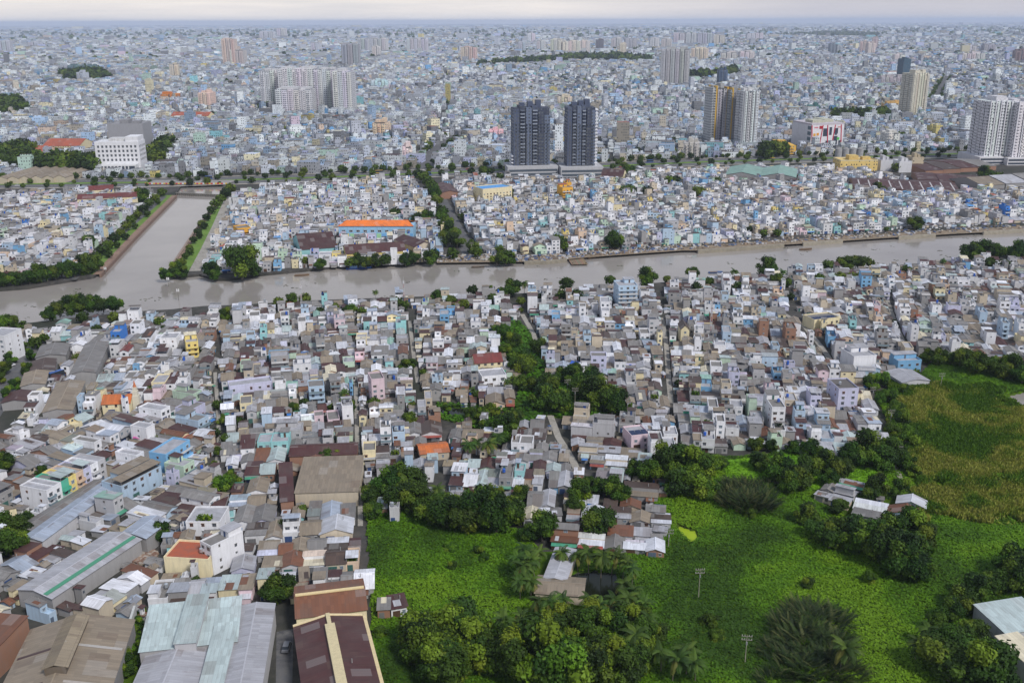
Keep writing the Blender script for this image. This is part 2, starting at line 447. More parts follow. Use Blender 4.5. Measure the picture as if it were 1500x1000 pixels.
road('road', [(612, 254), (640, 222), (655, 208), (675, 196)], 22, z=0.03)
road('lane', [(806, 608), (818, 640), (838, 672), (852, 702)], 2.6, M_LANE, 0.02, .3)
road('lane', [(315, 545), (320, 610), (321, 655), (316, 690)], 1.6, M_LANE, 0.02, 0.4)
road('lane', [(521, 560), (523, 640), (527, 700), (528, 770)], 1.6, M_LANE, 0.02, 0.4)
road('lane', [(970, 465), (976, 505), (980, 560), (983, 590)], 2.2, M_LANE, 0.02, 0.5)
road('lane', [(1150, 460), (1180, 480), (1205, 510), (1228, 545)], 2.6, M_LANE, 0.02, 0.5)
road('lane', [(1300, 440), (1312, 475), (1325, 505)], 2.2, M_LANE, 0.02, 0.5)
road('lane', [(66, 614), (112, 580), (140, 548), (160, 515)], 4.0, M_LANE, 0.02)
road('lane', [(600, 470), (606, 520), (612, 560)], 1.8, M_LANE, 0.02, .4)
road('lane', [(36, 760), (120, 712), (175, 672)], 4.0, M_LANE, 0.02, .4)
road('lane', [(765, 460), (782, 490), (790, 515)], 2.4, M_LANE, 0.02, .4)
road('canal_path', [(142, 402), (200, 341), (256, 286)], 5.0, M_BRICK, 0.03, 2)
road('canal_path', [(252, 393), (290, 335), (324, 290)], 4.5, M_BRICK, 0.03, 2)
road('canal_verge', [(262, 397), (300, 338), (331, 290)], 12, M_LAWN, 0.012, 1)
road('canal_verge', [(128, 402), (185, 343), (246, 286)], 9, M_LAWN, 0.012, 1)
def area(name, L, z, mat, kind='structure', excl=True):
    p = gp(L)
    if excl: ROADS.append(Zone(p))
    return tag(sheet(name, p, z, mat), kind=kind)
area('river_bank', [(640, 381), (740, 380), (860, 373), (1000, 362), (1150, 351), (1300, 342), (1500, 331), (1900, 306), (1900, 316), (1500, 337.5), (1400, 342.5), (1300, 348.5), (1150, 358.5), (1022, 367), (1000, 367), (930, 372), (860, 377), (800, 383), (640, 385)], 0.03, M_DIRT)
area('rubble_ground', [(188, 824), (206, 802), (232, 806), (232, 820), (208, 828)], 0.05, M_DIRT)
ROADS.append(pxz([(738, 257), (888, 258), (888, 265), (738, 265)]))
area('yard', [(405, 925), (430, 920), (428, 1010), (404, 1010)], 0.02, M_ASPH)
area('yard', [(168, 1010), (196, 905), (207, 925), (212, 1010)], 0.02, M_VEG)

# overgrown land
FIELD = [(537, 752), (560, 735), (640, 745), (700, 760), (770, 780), (790, 806), (960, 812), (972, 760), (945, 716), (960, 690), (1010, 668), (1110, 668), (1150, 660), (1240, 672), (1290, 655), (1300, 620), (1282, 575), (1340, 560), (1365, 530), (1420, 525), (1620, 530), (1640, 1040), (545, 1040), (545, 900)]
Z_FIELD = pxz(FIELD)
DRY = pxz([(1298, 562), (1345, 560), (1420, 575), (1520, 600), (1520, 772), (1440, 770), (1352, 752), (1338, 690), (1312, 630)])
BRIGHT = pxz([(1062, 676), (1150, 668), (1290, 690), (1300, 720), (1190, 718), (1064, 700)])
POND = pxz([(836, 842), (868, 836), (905, 842), (912, 868), (900, 902), (868, 888), (842, 872)])
ALG = [(990, 768), (1003, 774), (1020, 778), (1023, 787), (1018, 795), (1008, 793), (1000, 784), (991, 776)]
Z_ALG = pxz(ALG)
STREAM = pxz([(1476, 580), (1500, 575), (1530, 590), (1530, 610), (1490, 597)])
BELT = pxz([(725, 480), (760, 470), (790, 505), (805, 560), (850, 545), (915, 600), (870, 620), (800, 610), (740, 640), (640, 612), (640, 590), (750, 600), (765, 560), (735, 520)])
AREAS_EX = [pxz([(x, y) for x, y in FIELD])]
def bump(x, y):
    return 0.4 + 0.55 * mnoise.noise((x * 0.05, y * 0.05, 3)) + 0.3 * mnoise.noise((x * 0.17, y * 0.17, 9)) + 0.2 * mnoise.noise((x * 0.5, y * 0.5, 1))
def wet(x, y):
    return POND.has(x, y) or Z_ALG.has(x, y) or STREAM.has(x, y)
SHACKS = [pxz([(1186, 732), (1190, 712), (1235, 700), (1268, 722), (1262, 744), (1220, 746)]), pxz([(1234, 770), (1236, 748), (1262, 740), (1300, 732), (1345, 735), (1352, 760), (1300, 770)]), pxz([(1440, 1040), (1418, 925), (1450, 902), (1520, 895), (1560, 1040)]),
          pxz([(776, 880), (790, 806), (838, 806), (862, 885)]), pxz([(548, 905), (560, 880), (605, 880), (605, 905)])]
st = 1.6
b = Z_FIELD.bb; nx = int((b[1] - b[0]) / st); ny = int((b[3] - b[2]) / st)
vid = {}; vs_ = []; fcs = []
def vert(i, j):
    if (i, j) not in vid:
        x, y = b[0] + i * st, b[2] + j * st
        vid[(i, j)] = len(vs_)
        low = wet(x, y) or any(z.has(x, y) for z in SHACKS)
        vs_.append((x, y, -0.35 if wet(x, y) else (0.06 if low else max(0.05, bump(x, y)))))
    return vid[(i, j)]
dryf = []
for i in range(nx):
    for j in range(ny):
        x, y = b[0] + (i + .5) * st, b[2] + (j + .5) * st
        if Z_FIELD.has(x, y):
            fcs.append((vert(i, j), vert(i + 1, j), vert(i + 1, j + 1), vert(i, j + 1))); dryf.append(1 if DRY.has(x, y) else 0)
me = bpy.data.meshes.new('meadow'); me.from_pydata(vs_, [], fcs); me.materials.append(M_VEG); me.materials.append(M_DRY)
me.polygons.foreach_set('material_index', np.array(dryf, np.int32)); me.update()
o = bpy.data.objects.new('meadow', me); COL.objects.link(o); tag(o, kind='structure')
tag(sheet('pond', POND.p, -0.05 + 0.1, M_POND), kind='structure')
tag(sheet('pond', Z_ALG.p, 0.08, M_ALGAE), kind='structure')
tag(sheet('pond', STREAM.p, 0.05, M_WATER), kind='structure')
area('overgrown_ground', [(725, 480), (760, 470), (790, 505), (805, 560), (850, 545), (915, 600), (870, 620), (800, 610), (740, 640), (640, 612), (640, 590), (750, 600), (765, 560), (735, 520)], 0.012, M_VEG, excl=False)
area('ditch', [(640, 596), (700, 600), (765, 604), (770, 616), (700, 612), (640, 606)], 0.03, M_POND)
# ------------------------------------------------------------------ vegetation
def cards(P, N, size, asp, cols, rng, up=None):
    """leaf cards: quads centred on P facing N"""
    n = len(P)
    N = N / np.maximum(np.linalg.norm(N, axis=1, keepdims=True), 1e-6)
    r = rng.normal(size=(n, 3)) if up is None else up
    U = np.cross(N, r); U /= np.maximum(np.linalg.norm(U, axis=1, keepdims=True), 1e-6)
    Wv = np.cross(N, U)
    a = (size / 2)[:, None]; bq = (size * asp / 2)[:, None]
    return np.stack([P - U * a * 0.5 - Wv * bq, P + U * a * 0.5 - Wv * bq, P + U * a + Wv * bq, P - U * a + Wv * bq], 1)
GREENS = np.array([S(76, 104, 22), S(62, 88, 20), S(92, 120, 26), S(48, 72, 20), S(108, 128, 32)])
def crown_geo(seed, nl, ncard, flat=0.75, pal=GREENS, csize=0.072, spread=0.7):
    rg = np.random.default_rng(seed)
    g = Geo()
    cen = []
    for k in range(nl):
        for _ in range(50):
            p = rg.uniform(-1, 1, 3)
            if p[0] ** 2 + p[1] ** 2 + p[2] ** 2 < 1: break
        cen.append((p[0] * spread, p[1] * spread, 0.82 + p[2] * spread * flat))
    cen = np.array(cen); rad = rg.uniform(0.2, 0.42, nl)
    lc = pal[rg.integers(0, len(pal), nl)] * rg.uniform(0.86, 1.14, (nl, 1))
    w_ = rad ** 2; idx = rg.choice(nl, ncard, p=w_ / w_.sum())
    d = rg.normal(size=(ncard, 3)); d /= np.linalg.norm(d, axis=1, keepdims=True)
    rr = rad[idx] * rg.uniform(0.55, 1.08, ncard) * (1 + 0.25 * np.sin(d[:, 0] * 7 + idx) * np.cos(d[:, 1] * 6))
    P = cen[idx] + d * rr[:, None] * np.array([1, 1, 0.85])
    N = d + rg.normal(size=(ncard, 3)) * 0.55; N[:, 2] += 0.25
    C = lc[idx] * rg.uniform(0.72, 1.3, (ncard, 1))
    g.big.append((cards(P, N, rg.uniform(0.6, 1.35, ncard) * csize, 1.3, C, rg), C, np.zeros(ncard)))
    return g, cen
def trunk_geo(cen, seed):
    rg = random.Random(seed); g = Geo()
    g.cyl(0, 0, -0.05, 0.35, 0.065, I0, (0.1, 0.1, 0.1), 0, 7, 0.05, False)
    for c in list(cen)[:5]:
        a = Vector((0, 0, 0.3)); b = Vector(c) * 0.82; mid = (a + b) / 2 + Vector((rg.uniform(-.05, .05), rg.uniform(-.05, .05), 0.05))
        g.cyl_h(a, mid, 0.036, I0, (0.1,) * 3, 0, 5); g.cyl_h(mid, b, 0.022, I0, (0.1,) * 3, 0, 5)
    return g
VAR = []
PALS = [GREENS, GREENS * np.array([0.8, 0.82, 0.9]), GREENS * np.array([1.06, 1.06, 0.9]), GREENS * np.array([0.62, 0.72, 0.8])]
for k in range(8):
    g, cen = crown_geo(100 + k, [12, 17, 14, 20, 10, 15, 18, 13][k], [5600, 6600, 6000, 7600, 4800, 6400, 7000, 5600][k], [0.72, 0.6, 0.85, 0.7, 0.9, 0.65, 0.75, 1.0][k], PALS[[0, 1, 2, 0, 2, 1, 3, 0][k]])
    VAR.append((g.mesh('crown', [LEAF]), trunk_geo(cen, k).mesh('trunk', [BARK])))
def palm_meshes(seed, nf=22):
    rg = random.Random(seed); g = Geo(); pal = [S(66, 92, 30), S(82, 106, 36), S(52, 76, 26), S(110, 112, 48)]
    lean = Vector((rg.uniform(-.12, .12), rg.uniform(-.12, .12), 0)); top = Vector((lean.x, lean.y, 1.0))
    for k in range(nf):
        az = 2 * PI * k / nf + rg.uniform(-.2, .2); el = rg.uniform(-0.35, 1.1); L = rg.uniform(0.46, 0.6)
        col = pal[rg.randrange(4) if el < 0.1 else rg.randrange(3)]
        p = top.copy(); d = Vector((math.cos(az) * math.cos(el), math.sin(az) * math.cos(el), math.sin(el)))
        sd = Vector((-math.sin(az), math.cos(az), 0)); ns = 9
        for i in range(ns):
            q = p + d * (L / ns); d = (d + Vector((0, 0, -0.17))).normalized()
            wl = 0.115 * (1 - (i / ns) ** 2 * 0.75) * (0.55 if i == 0 else 1)
            for s_ in (-1, 1):
                for f in (0.05, 0.38, 0.71):
                    a = p.lerp(q, f); b_ = p.lerp(q, f + 0.2); tip = (a + b_) / 2 + sd * s_ * wl + d * 0.05 + Vector((0, 0, -wl * 0.55))
                    g.quad((tuple(a), tuple(b_), tuple(tip + d * 0.012), tuple(tip - d * 0.012)), I0, col, 0)
            p = q
    cm = g.mesh('crown', [LEAF])
    t = Geo()
    for i in range(5):
        a = lean * (i / 5) ** 2; b_ = lean * ((i + 1) / 5) ** 2
        t.cyl_h((a.x, a.y, i / 5 - (0.03 if i == 0 else 0)), (b_.x, b_.y, (i + 1) / 5), 0.021 - 0.0016 * i, I0, (.2,) * 3, 0, 6)
    return cm, t.mesh('trunk', [BARK])
PALM = [palm_meshes(300 + k) for k in range(5)]
def nipa_meshes(seed, nf=90):
    """a clump of long upright fronds that arch outward"""
    rg = random.Random(seed); g = Geo(); pal = [S(48, 66, 26), S(38, 54, 22), S(62, 78, 30), S(92, 96, 54), S(32, 46, 20)]
    for k in range(nf):
        r0 = math.sqrt(rg.random()) * 0.8; a0 = rg.uniform(0, 2 * PI)
        p = Vector((math.cos(a0) * r0, math.sin(a0) * r0, 0)); az = a0 + rg.uniform(-.9, .9)
        el = 1.5 - 0.4 * r0 + rg.uniform(-.2, .1); L = rg.uniform(0.55, 0.95); col = pal[rg.randrange(5)]
        d = Vector((math.cos(az) * math.cos(el), math.sin(az) * math.cos(el), math.sin(el))); sd = Vector((-math.sin(az), math.cos(az), 0)); ns = 9
        for i in range(ns):
            q = p + d * (L / ns); d = (d + Vector((math.cos(az) * .06, math.sin(az) * .06, -0.075))).normalized()
            if i > 0:
                wl = 0.065 * (1 - (i / ns) ** 2 * 0.7)
                for s_ in (-1, 1):
                    for f in (0.1, 0.55):
                        a = p.lerp(q, f); b_ = p.lerp(q, f + .26); tip = (a + b_) / 2 + sd * s_ * wl + d * .06
                        g.quad((tuple(a), tuple(b_), tuple(tip + d * .01), tuple(tip - d * .01)), I0, col, 0)
            p = q
    cm = g.mesh('fronds', [LEAF])
    t = Geo()
    for k in range(14):
        a0 = rg.uniform(0, 2 * PI); r0 = rg.random() * .6
        t.cyl(math.cos(a0) * r0, math.sin(a0) * r0, -.02, .12, .03, I0, (.1,) * 3, 0, 5, .02)
    return cm, t.mesh('stem', [BARK])
NIPA = [nipa_meshes(500 + k, 190) for k in range(3)]
ORD = ['', 'second', 'third', 'fourth', 'fifth', 'sixth', 'seventh', 'eighth', 'ninth', 'tenth', 'eleventh', 'twelfth', 'thirteenth', 'fourteenth', 'fifteenth', 'sixteenth', 'seventeenth', 'eighteenth', 'nineteenth', 'twentieth']
TREE_EX = []
NTREE = [0]
PLANTS = []; SMALL_TREES = []
def plant(x, y, r, kind, label, group):
    PLANTS.append((x, y, r, kind, label, group))
    r *= {'palm': .72, 'nipa': .72, 'bush': .8}.get(kind, (.8 if y < 480 else 1.0) if y < 640 else 1.05)
    TREE_EX.append((x, y, r * (0.62 if kind in ('tree', 'dark', 'bright') else (0.45 if kind == 'nipa' else .12))))
def grow():
    L = [p for p in PLANTS if p[3] in ('tree', 'dark', 'bright')]
    L.sort(key=lambda p: -p[2] / math.hypot(p[0], p[1])); small = set(map(id, L[292:]))
    for p in PLANTS:
        if id(p) in small: SMALL_TREES.append(p)
        else: plant_one(*p)
def plant_one(x, y, r, kind, label, group):
    k = RNG.randrange(1000); NTREE[0] += 1
    r *= {'palm': .72, 'nipa': .72, 'bush': .8}.get(kind, (.8 if y < 480 else 1.0) if y < 640 else 1.05)
    if kind == 'palm':
        t = thing('coconut_palm', label, 'palm', (x, y, 0), RNG.uniform(0, 6.28), group); cm, tm = PALM[k % 5]; sc = (r, r, r)
    elif kind == 'nipa':
        t = thing('nipa_palm', label, 'palm clump', (x, y, 0), RNG.uniform(0, 6.28), group); cm, tm = NIPA[k % 3]; sc = (r, r, r * RNG.uniform(.75, 1.0))
    else:
        pool = {'tree': (0, 1, 2, 3, 4, 5, 7), 'dark': (1, 5, 6, 6), 'bright': (2, 4, 2), 'bush': (4, 2, 0)}[kind]
        cm, tm = VAR[pool[k % len(pool)]]
        t = thing('shrub' if kind == 'bush' else 'tree', label, 'shrub' if kind == 'bush' else 'tree', (x, y, 0 if kind != 'bush' else -r * .35), RNG.uniform(0, 6.28), group)
        sc = (r, r, r * RNG.uniform(0.85, 1.2))
    for nm, me in (('trunk' if kind != 'nipa' else 'stem', tm), ('crown' if kind != 'nipa' else 'fronds', cm)):
        o = bpy.data.objects.new(nm, me); COL.objects.link(o); o.parent = t; o.scale = sc
    return t
KW = {'tree': 'green tree', 'dark': 'dark green tree', 'bright': 'bright green tree', 'palm': 'coconut palm', 'nipa': 'spiky palm clump', 'bush': 'low green bush'}
def cluster(phrase, kind, pts, group, adj='', sortkey=None):
    pts = sorted(pts, key=lambda p: p[0])
    n = len(pts)
    for i, p in enumerate(pts):
        g = G(p[0], p[1])
        k = p[3] if len(p) > 3 else kind
        if n == 1: lab = f"{adj} {KW[kind]} {phrase}".strip()
        elif i == 0: lab = f"leftmost {KW[kind]} {phrase}"
        elif i == n - 1: lab = f"rightmost {KW[kind]} {phrase}"
        else: lab = f"{KW[kind]}, {ORD[i]} from the left {phrase}"
        plant(g.x, g.y, p[2], k, lab, group)
GN, GF, GP, GS = 'trees among the near houses', 'trees along the far bank', 'coconut palms by the pond and houses', 'trees round the overgrown field'
cluster('in the dark clump on the near riverbank, left', 'dark', [(74, 470, 5), (88, 464, 6), (104, 461, 6), (119, 459, 7), (136, 457, 6), (152, 457, 6), (169, 458, 6)], GN)
cluster('at the left picture edge beside the river', 'tree', [(4, 488, 7), (19, 484, 6), (34, 488, 4)], GN)
cluster('along the tree-lined road at the left edge', 'bright', [(2, 562, 5), (8, 548, 5), (18, 532, 5), (30, 518, 4), (26, 572, 5), (16, 588, 5), (40, 548, 4.5), (48, 528, 4.5), (52, 512, 4)], GN)
cluster('in the clump at the lower left edge', 'dark', [(4, 785, 7), (16, 815, 8), (26, 795, 7), (40, 775, 5)], GN)
cluster('between grey roofs at the left edge', 'dark', [(8, 690, 6), (62, 702, 3.6)], GN)
cluster('behind the riverside houses at left', 'bright', [(122, 474, 4), (143, 488, 3), (168, 474, 4), (66, 502, 3), (235, 480, 3.6), (312, 474, 3), (333, 472, 4.6), (352, 470, 3)], GN)
cluster('along the narrow dark alley left of centre', 'tree', [(319, 600, 2.6), (325, 622, 3), (317, 640, 2.4), (331, 650, 2.6), (322, 668, 3), (313, 690, 3), (336, 702, 3.4), (326, 722, 5), (344, 712, 3.2)], GN)
cluster('on the near shore at centre', 'tree', [(408, 452, 4), (426, 448, 5), (447, 446, 4), (470, 462, 3), (492, 456, 3), (511, 462, 4.4), (530, 462, 3), (582, 452, 4), (593, 455, 3.4), (642, 441, 5), (659, 449, 5), (680, 455, 4)], GN)
cluster('on the near shore right of centre', 'tree', [(692, 433, 4), (722, 445, 3.6), (735, 437, 4), (749, 434, 7, 'dark'), (763, 447, 3), (794, 444, 4), (822, 441, 4), (828, 428, 6, 'dark'), (845, 440, 4), (893, 418, 4), (946, 418, 7, 'dark'), (977, 415, 3)], GN)
cluster('on the near shore at right', 'tree', [(1014, 408, 5), (1038, 421, 4), (1020, 429, 4), (1080, 428, 4), (1092, 430, 3.4), (1122, 405, 8, 'dark'), (1136, 417, 5), (1152, 421, 3.6), (1198, 418, 4.6), (1230, 416, 4.6), (1248, 414, 4), (1262, 412, 4)], GN)
cluster('on the near shore at far right', 'dark', [(1213, 398, 5), (1238, 396, 7), (1256, 394, 7), (1274, 392, 3.6), (1327, 403, 4, 'bright'), (1420, 383, 8), (1436, 381, 9), (1458, 383, 7), (1449, 395, 5, 'bright'), (1470, 398, 5, 'bright'), (1489, 385, 8)], GN)
cluster('in the upper part of the central green belt', 'tree', [(727, 490, 5), (735, 500, 6), (752, 512, 7), (738, 520, 5), (763, 530, 7), (755, 545, 6), (770, 552, 8), (765, 570, 7), (787, 518, 6.5), (781, 572, 5)], GS)
cluster('in the lower part of the central green belt', 'dark', [(806, 580, 9), (795, 600, 9), (817, 605, 9), (822, 560, 6), (838, 566, 7), (850, 585, 8), (865, 578, 9), (872, 600, 10), (890, 602, 9), (908, 612, 8), (852, 612, 6), (843, 552, 5), (878, 565, 5)], GS)
cluster('in the small gaps between central houses', 'tree', [(592, 545, 4.4), (604, 538, 3.6), (505, 594, 3.4), (514, 604, 3.6), (486, 604, 3.2), (432, 604, 4.2), (445, 596, 3.2), (600, 622, 4.8), (548, 598, 3), (655, 604, 3), (688, 612, 4.6), (708, 614, 4)], GN)
cluster('beside the dark ditch at centre', 'tree', [(697, 622, 4), (723, 608, 4.4), (742, 640, 8, 'dark'), (757, 622, 5), (735, 655, 5), (712, 632, 4)], GS)
cluster('in the garden between maroon roofs', 'bright', [(462, 678, 4), (478, 682, 4.4), (494, 677, 4)], GN)
cluster('along the top edge of the overgrown field', 'dark', [(541, 740, 6), (553, 728, 6), (572, 728, 8), (590, 748, 9), (610, 752, 8), (632, 766, 8), (655, 772, 9), (680, 778, 9), (703, 772, 9), (727, 780, 9), (748, 770, 8), (714, 752, 7)], GS)
cluster('behind the dark treeline above the field', 'tree', [(548, 762, 5), (585, 714, 7), (602, 724, 8), (640, 750, 6), (665, 756, 6), (690, 752, 6), (737, 742, 6), (760, 735, 5)], GS)
cluster('among the shanty roofs right of centre', 'dark', [(776, 792, 5), (794, 792, 8), (806, 782, 5), (853, 736, 7, 'bright'), (843, 752, 5), (878, 786, 9, 'tree'), (896, 728, 6), (878, 722, 5), (910, 736, 5), (862, 715, 4), (928, 700, 5)], GS)
cluster('around the tall broad tree right of centre', 'tree', [(948, 706, 7), (962, 694, 7), (977, 702, 9), (1000, 704, 11, 'bright'), (1030, 702, 9), (1018, 728, 9), (990, 724, 9), (1038, 732, 6), (1050, 690, 6)], GS)
cluster('in the strip below the bright meadow', 'dark', [(1140, 706, 7), (1153, 722, 6), (1166, 716, 8), (1184, 700, 7), (1208, 692, 6), (1232, 704, 7), (1112, 690, 6), (1216, 712, 5)], GS)
cluster('at the foot of the white houses, right', 'dark', [(1105, 660, 5), (1130, 662, 4), (1160, 664, 4.6), (1188, 668, 6), (1204, 672, 5, 'bush'), (1248, 684, 8), (1268, 680, 9), (1288, 690, 8), (1302, 676, 7)], GS)
cluster('down the right edge of the houses', 'tree', [(1276, 572, 6), (1290, 566, 6), (1303, 590, 5), (1286, 592, 4), (1310, 612, 6), (1318, 632, 6), (1306, 640, 5), (1326, 655, 6), (1314, 672, 5), (1328, 690, 5), (1320, 580, 4), (1338, 700, 4)], GS)
cluster('in front of the grey roofs at upper right', 'dark', [(1358, 532, 5), (1374, 535, 6), (1392, 534, 6), (1410, 538, 7), (1430, 548, 8), (1447, 545, 7), (1464, 553, 8), (1480, 552, 8), (1497, 562, 8)], GS)
cluster('in the belt under the right shacks', 'dark', [(1196, 790, 7), (1214, 804, 7), (1232, 800, 8), (1252, 806, 9), (1272, 812, 9), (1292, 828, 9), (1312, 842, 8), (1330, 832, 9), (1342, 850, 8), (1326, 796, 9, 'tree'), (1346, 812, 7, 'tree'), (1180, 768, 6), (1300, 800, 8), (1226, 752, 5), (1276, 734, 5), (1284, 728, 6), (1320, 730, 5, 'bright')], GS)
cluster('at the right edge of the lower field', 'dark', [(1478, 842, 7), (1496, 850, 8), (1432, 878, 6), (1450, 872, 6), (1405, 890, 6), (1418, 900, 5), (1392, 910, 5), (1480, 868, 7), (1500, 866, 8)], GS)
cluster('in the thick grove at bottom left of centre', 'tree', [(612, 970, 8, 'dark'), (626, 948, 9), (645, 968, 10), (660, 940, 10), (676, 965, 10), (684, 985, 8), (640, 995, 9), (655, 1012, 9), (690, 940, 8), (700, 965, 7)], GS)
cluster('in the thick grove at bottom centre', 'tree', [(740, 985, 8), (762, 1000, 9), (784, 1000, 11, 'bright'), (806, 985, 9), (822, 1005, 11), (846, 1000, 9), (868, 1005, 9, 'dark'), (890, 990, 8), (912, 1000, 8), (930, 985, 7, 'dark'), (830, 968, 7), (800, 962, 7), (770, 965, 6), (742, 955, 6)], GS)
cluster('on the wooded slope above the bottom grove', 'bright', [(812, 935, 7), (832, 925, 7), (852, 940, 8), (876, 925, 8), (896, 942, 7), (916, 930, 7), (936, 925, 6), (880, 960, 7), (906, 965, 6), (946, 952, 6), (960, 940, 5)], GS)
cluster('in the grove at the bottom right corner', 'tree', [(1370, 985, 8, 'dark'), (1388, 1000, 10), (1410, 985, 9), (1430, 1005, 11, 'bright'), (1448, 990, 7), (1382, 960, 6), (1404, 948, 6, 'dark'), (1368, 930, 5), (1428, 940, 5), (1452, 1020, 8)], GS)
cluster('behind the mint warehouse roofs', 'dark', [(398, 882, 5), (410, 878, 7)], GN)
cluster('beside the rubble plot', 'dark', [(225, 796, 4), (236, 793, 4.6)], GN)
cluster('in the strip between the two big warehouses', 'bright', [(202, 920, 2.8), (199, 938, 3), (203, 955, 3), (194, 975, 4), (188, 990, 3.4), (208, 905, 2.6)], GN, )
cluster('on the open grass of the field', 'bush', [(661, 833, 2.6), (700, 815, 3.6), (712, 822, 3), (660, 806, 3.4), (1100, 758, 3.2), (1180, 860, 3.4), (1275, 855, 3.4), (1040, 915, 4), (1050, 935, 3.4), (560, 930, 3.6)], 'bushes in the overgrown field')
cluster('beside the dark pond', 'palm', [(762, 880, 9), (770, 860, 10), (758, 845, 9), (783, 852, 10), (778, 880, 9), (768, 828, 9), (790, 832, 8), (820, 832, 8), (846, 836, 8), (862, 840, 10), (880, 846, 10), (896, 842, 9), (912, 850, 8), (926, 858, 8)], GP)
cluster('on the near side of the dark pond', 'palm', [(792, 908, 9), (806, 912, 10), (822, 905, 8), (864, 905, 8), (876, 915, 9), (900, 910, 9), (920, 905, 9), (936, 915, 9), (948, 928, 8), (912, 885, 9), (930, 890, 8)], GP)
cluster('standing in the bottom woods', 'palm', [(742, 935, 9), (760, 930, 8), (926, 968, 11), (968, 985, 9), (985, 998, 10), (1005, 990, 10), (1018, 1000, 9), (1230, 985, 11), (1340, 970, 9), (1356, 950, 8)], GP)
cluster('among the central houses', 'palm', [(505, 590, 7), (597, 728, 9), (612, 742, 9), (640, 738, 8), (688, 672, 9), (700, 668, 8), (716, 674, 10), (728, 660, 8), (742, 575, 7), (781, 545, 7), (695, 585, 6)], GP)
cluster('on the river shore', 'palm', [(768, 430, 9), (1076, 412, 9), (1146, 410, 8), (1268, 394, 9), (1382, 392, 7), (550, 438, 6)], GP)
cluster('in the dense dark stand right of centre', 'nipa', [(1068, 735, 8), (1085, 742, 10), (1105, 745, 10), (1120, 735, 8), (1092, 722, 9), (1072, 718, 7), (1128, 715, 6)], 'spiky palm clumps')
cluster('in the dense dark stand at bottom right', 'nipa', [(1140, 958, 7), (1156, 925, 8), (1180, 908, 9), (1208, 918, 10), (1184, 950, 11), (1222, 952, 8), (1160, 985, 9), (1206, 988, 11), (1240, 990, 7), (1132, 1000, 6)], 'spiky palm clumps')
# far bank
cluster('in the dark hedge at the far river corner', 'dark', [(-4, 420, 6), (8, 419, 6), (20, 418, 6), (32, 417, 6), (44, 416, 6), (57, 414, 7), (70, 412, 6), (83, 410, 6), (97, 408, 7), (110, 406, 6), (123, 402, 8), (136, 398, 7), (128, 388, 5)], GF)
cluster('beside the left canal path', 'tree', [(142, 385, 4.6), (152, 374, 5), (160, 366, 4.6), (168, 357, 5), (177, 348, 4.4), (186, 338, 4.6), (193, 330, 5), (202, 321, 4.6), (211, 313, 5), (219, 305, 5), (228, 297, 5), (238, 288, 5), (207, 298, 9, 'dark'), (131, 365, 6, 'dark'), (160, 378, 3.4), (172, 364, 3), (184, 352, 3.4), (198, 336, 3), (216, 318, 3.4), (232, 300, 3)], GF)
cluster('on the right canal verge', 'bright', [(243, 410, 5), (255, 405, 6), (268, 406, 5), (266, 392, 4), (272, 380, 3), (278, 368, 3), (284, 357, 3.4), (290, 345, 3.6), (296, 334, 4), (303, 324, 4), (310, 314, 4.4), (317, 306, 5.4), (324, 299, 5.4), (331, 291, 6), (338, 284, 6), (262, 398, 3), (279, 374, 3.4), (293, 350, 3), (300, 336, 3.6)], GF)
cluster('leaning over the water near the canal mouth', 'dark', [(312, 409, 7), (355, 408, 13), (372, 404, 6)], GF)
cluster('along the far shore by the maroon sheds', 'dark', [(470, 394, 5), (512, 392, 4), (524, 391, 5), (536, 392, 5.6), (550, 390, 5.6), (565, 389, 4.6), (594, 389, 5), (606, 387, 5.6), (630, 387, 6), (638, 381, 4.6), (448, 390, 4)], GF)
cluster('on the far shore at the middle', 'tree', [(728, 388, 6), (741, 387, 7), (748, 386, 5), (820, 366, 6), (826, 368, 4), (900, 366, 8), (732, 372, 4), (663, 380, 5), (698, 378, 5)], GF)
cluster('lining the straight street to the river', 'tree', [(612, 262, 6), (620, 268, 7), (628, 275, 7), (633, 284, 7), (636, 293, 7), (641, 302, 6), (648, 318, 6), (652, 330, 7), (658, 342, 8), (663, 352, 8), (670, 362, 8), (655, 362, 7), (680, 325, 5), (696, 372, 6)], GF)
cluster('between the far bank houses', 'dark', [(1022, 290, 7), (1052, 272, 5), (1175, 272, 5), (1200, 268, 5), (1340, 336, 7), (1284, 285, 8), (1225, 338, 4), (1122, 330, 4), (1098, 344, 4), (916, 290, 7), (923, 286, 6), (948, 288, 6), (980, 274, 7), (990, 272, 6), (746, 292, 6), (580, 322, 6), (612, 332, 6), (625, 330, 7)], GF)
cluster('before the brown factory roofs', 'dark', [(1440, 264, 9), (1461, 268, 7), (920, 260, 9), (710, 262, 8), (1312, 252, 6), (732, 268, 6), (534, 254, 5), (1396, 282, 4)], GF)
grow()
print('trees', NTREE[0])

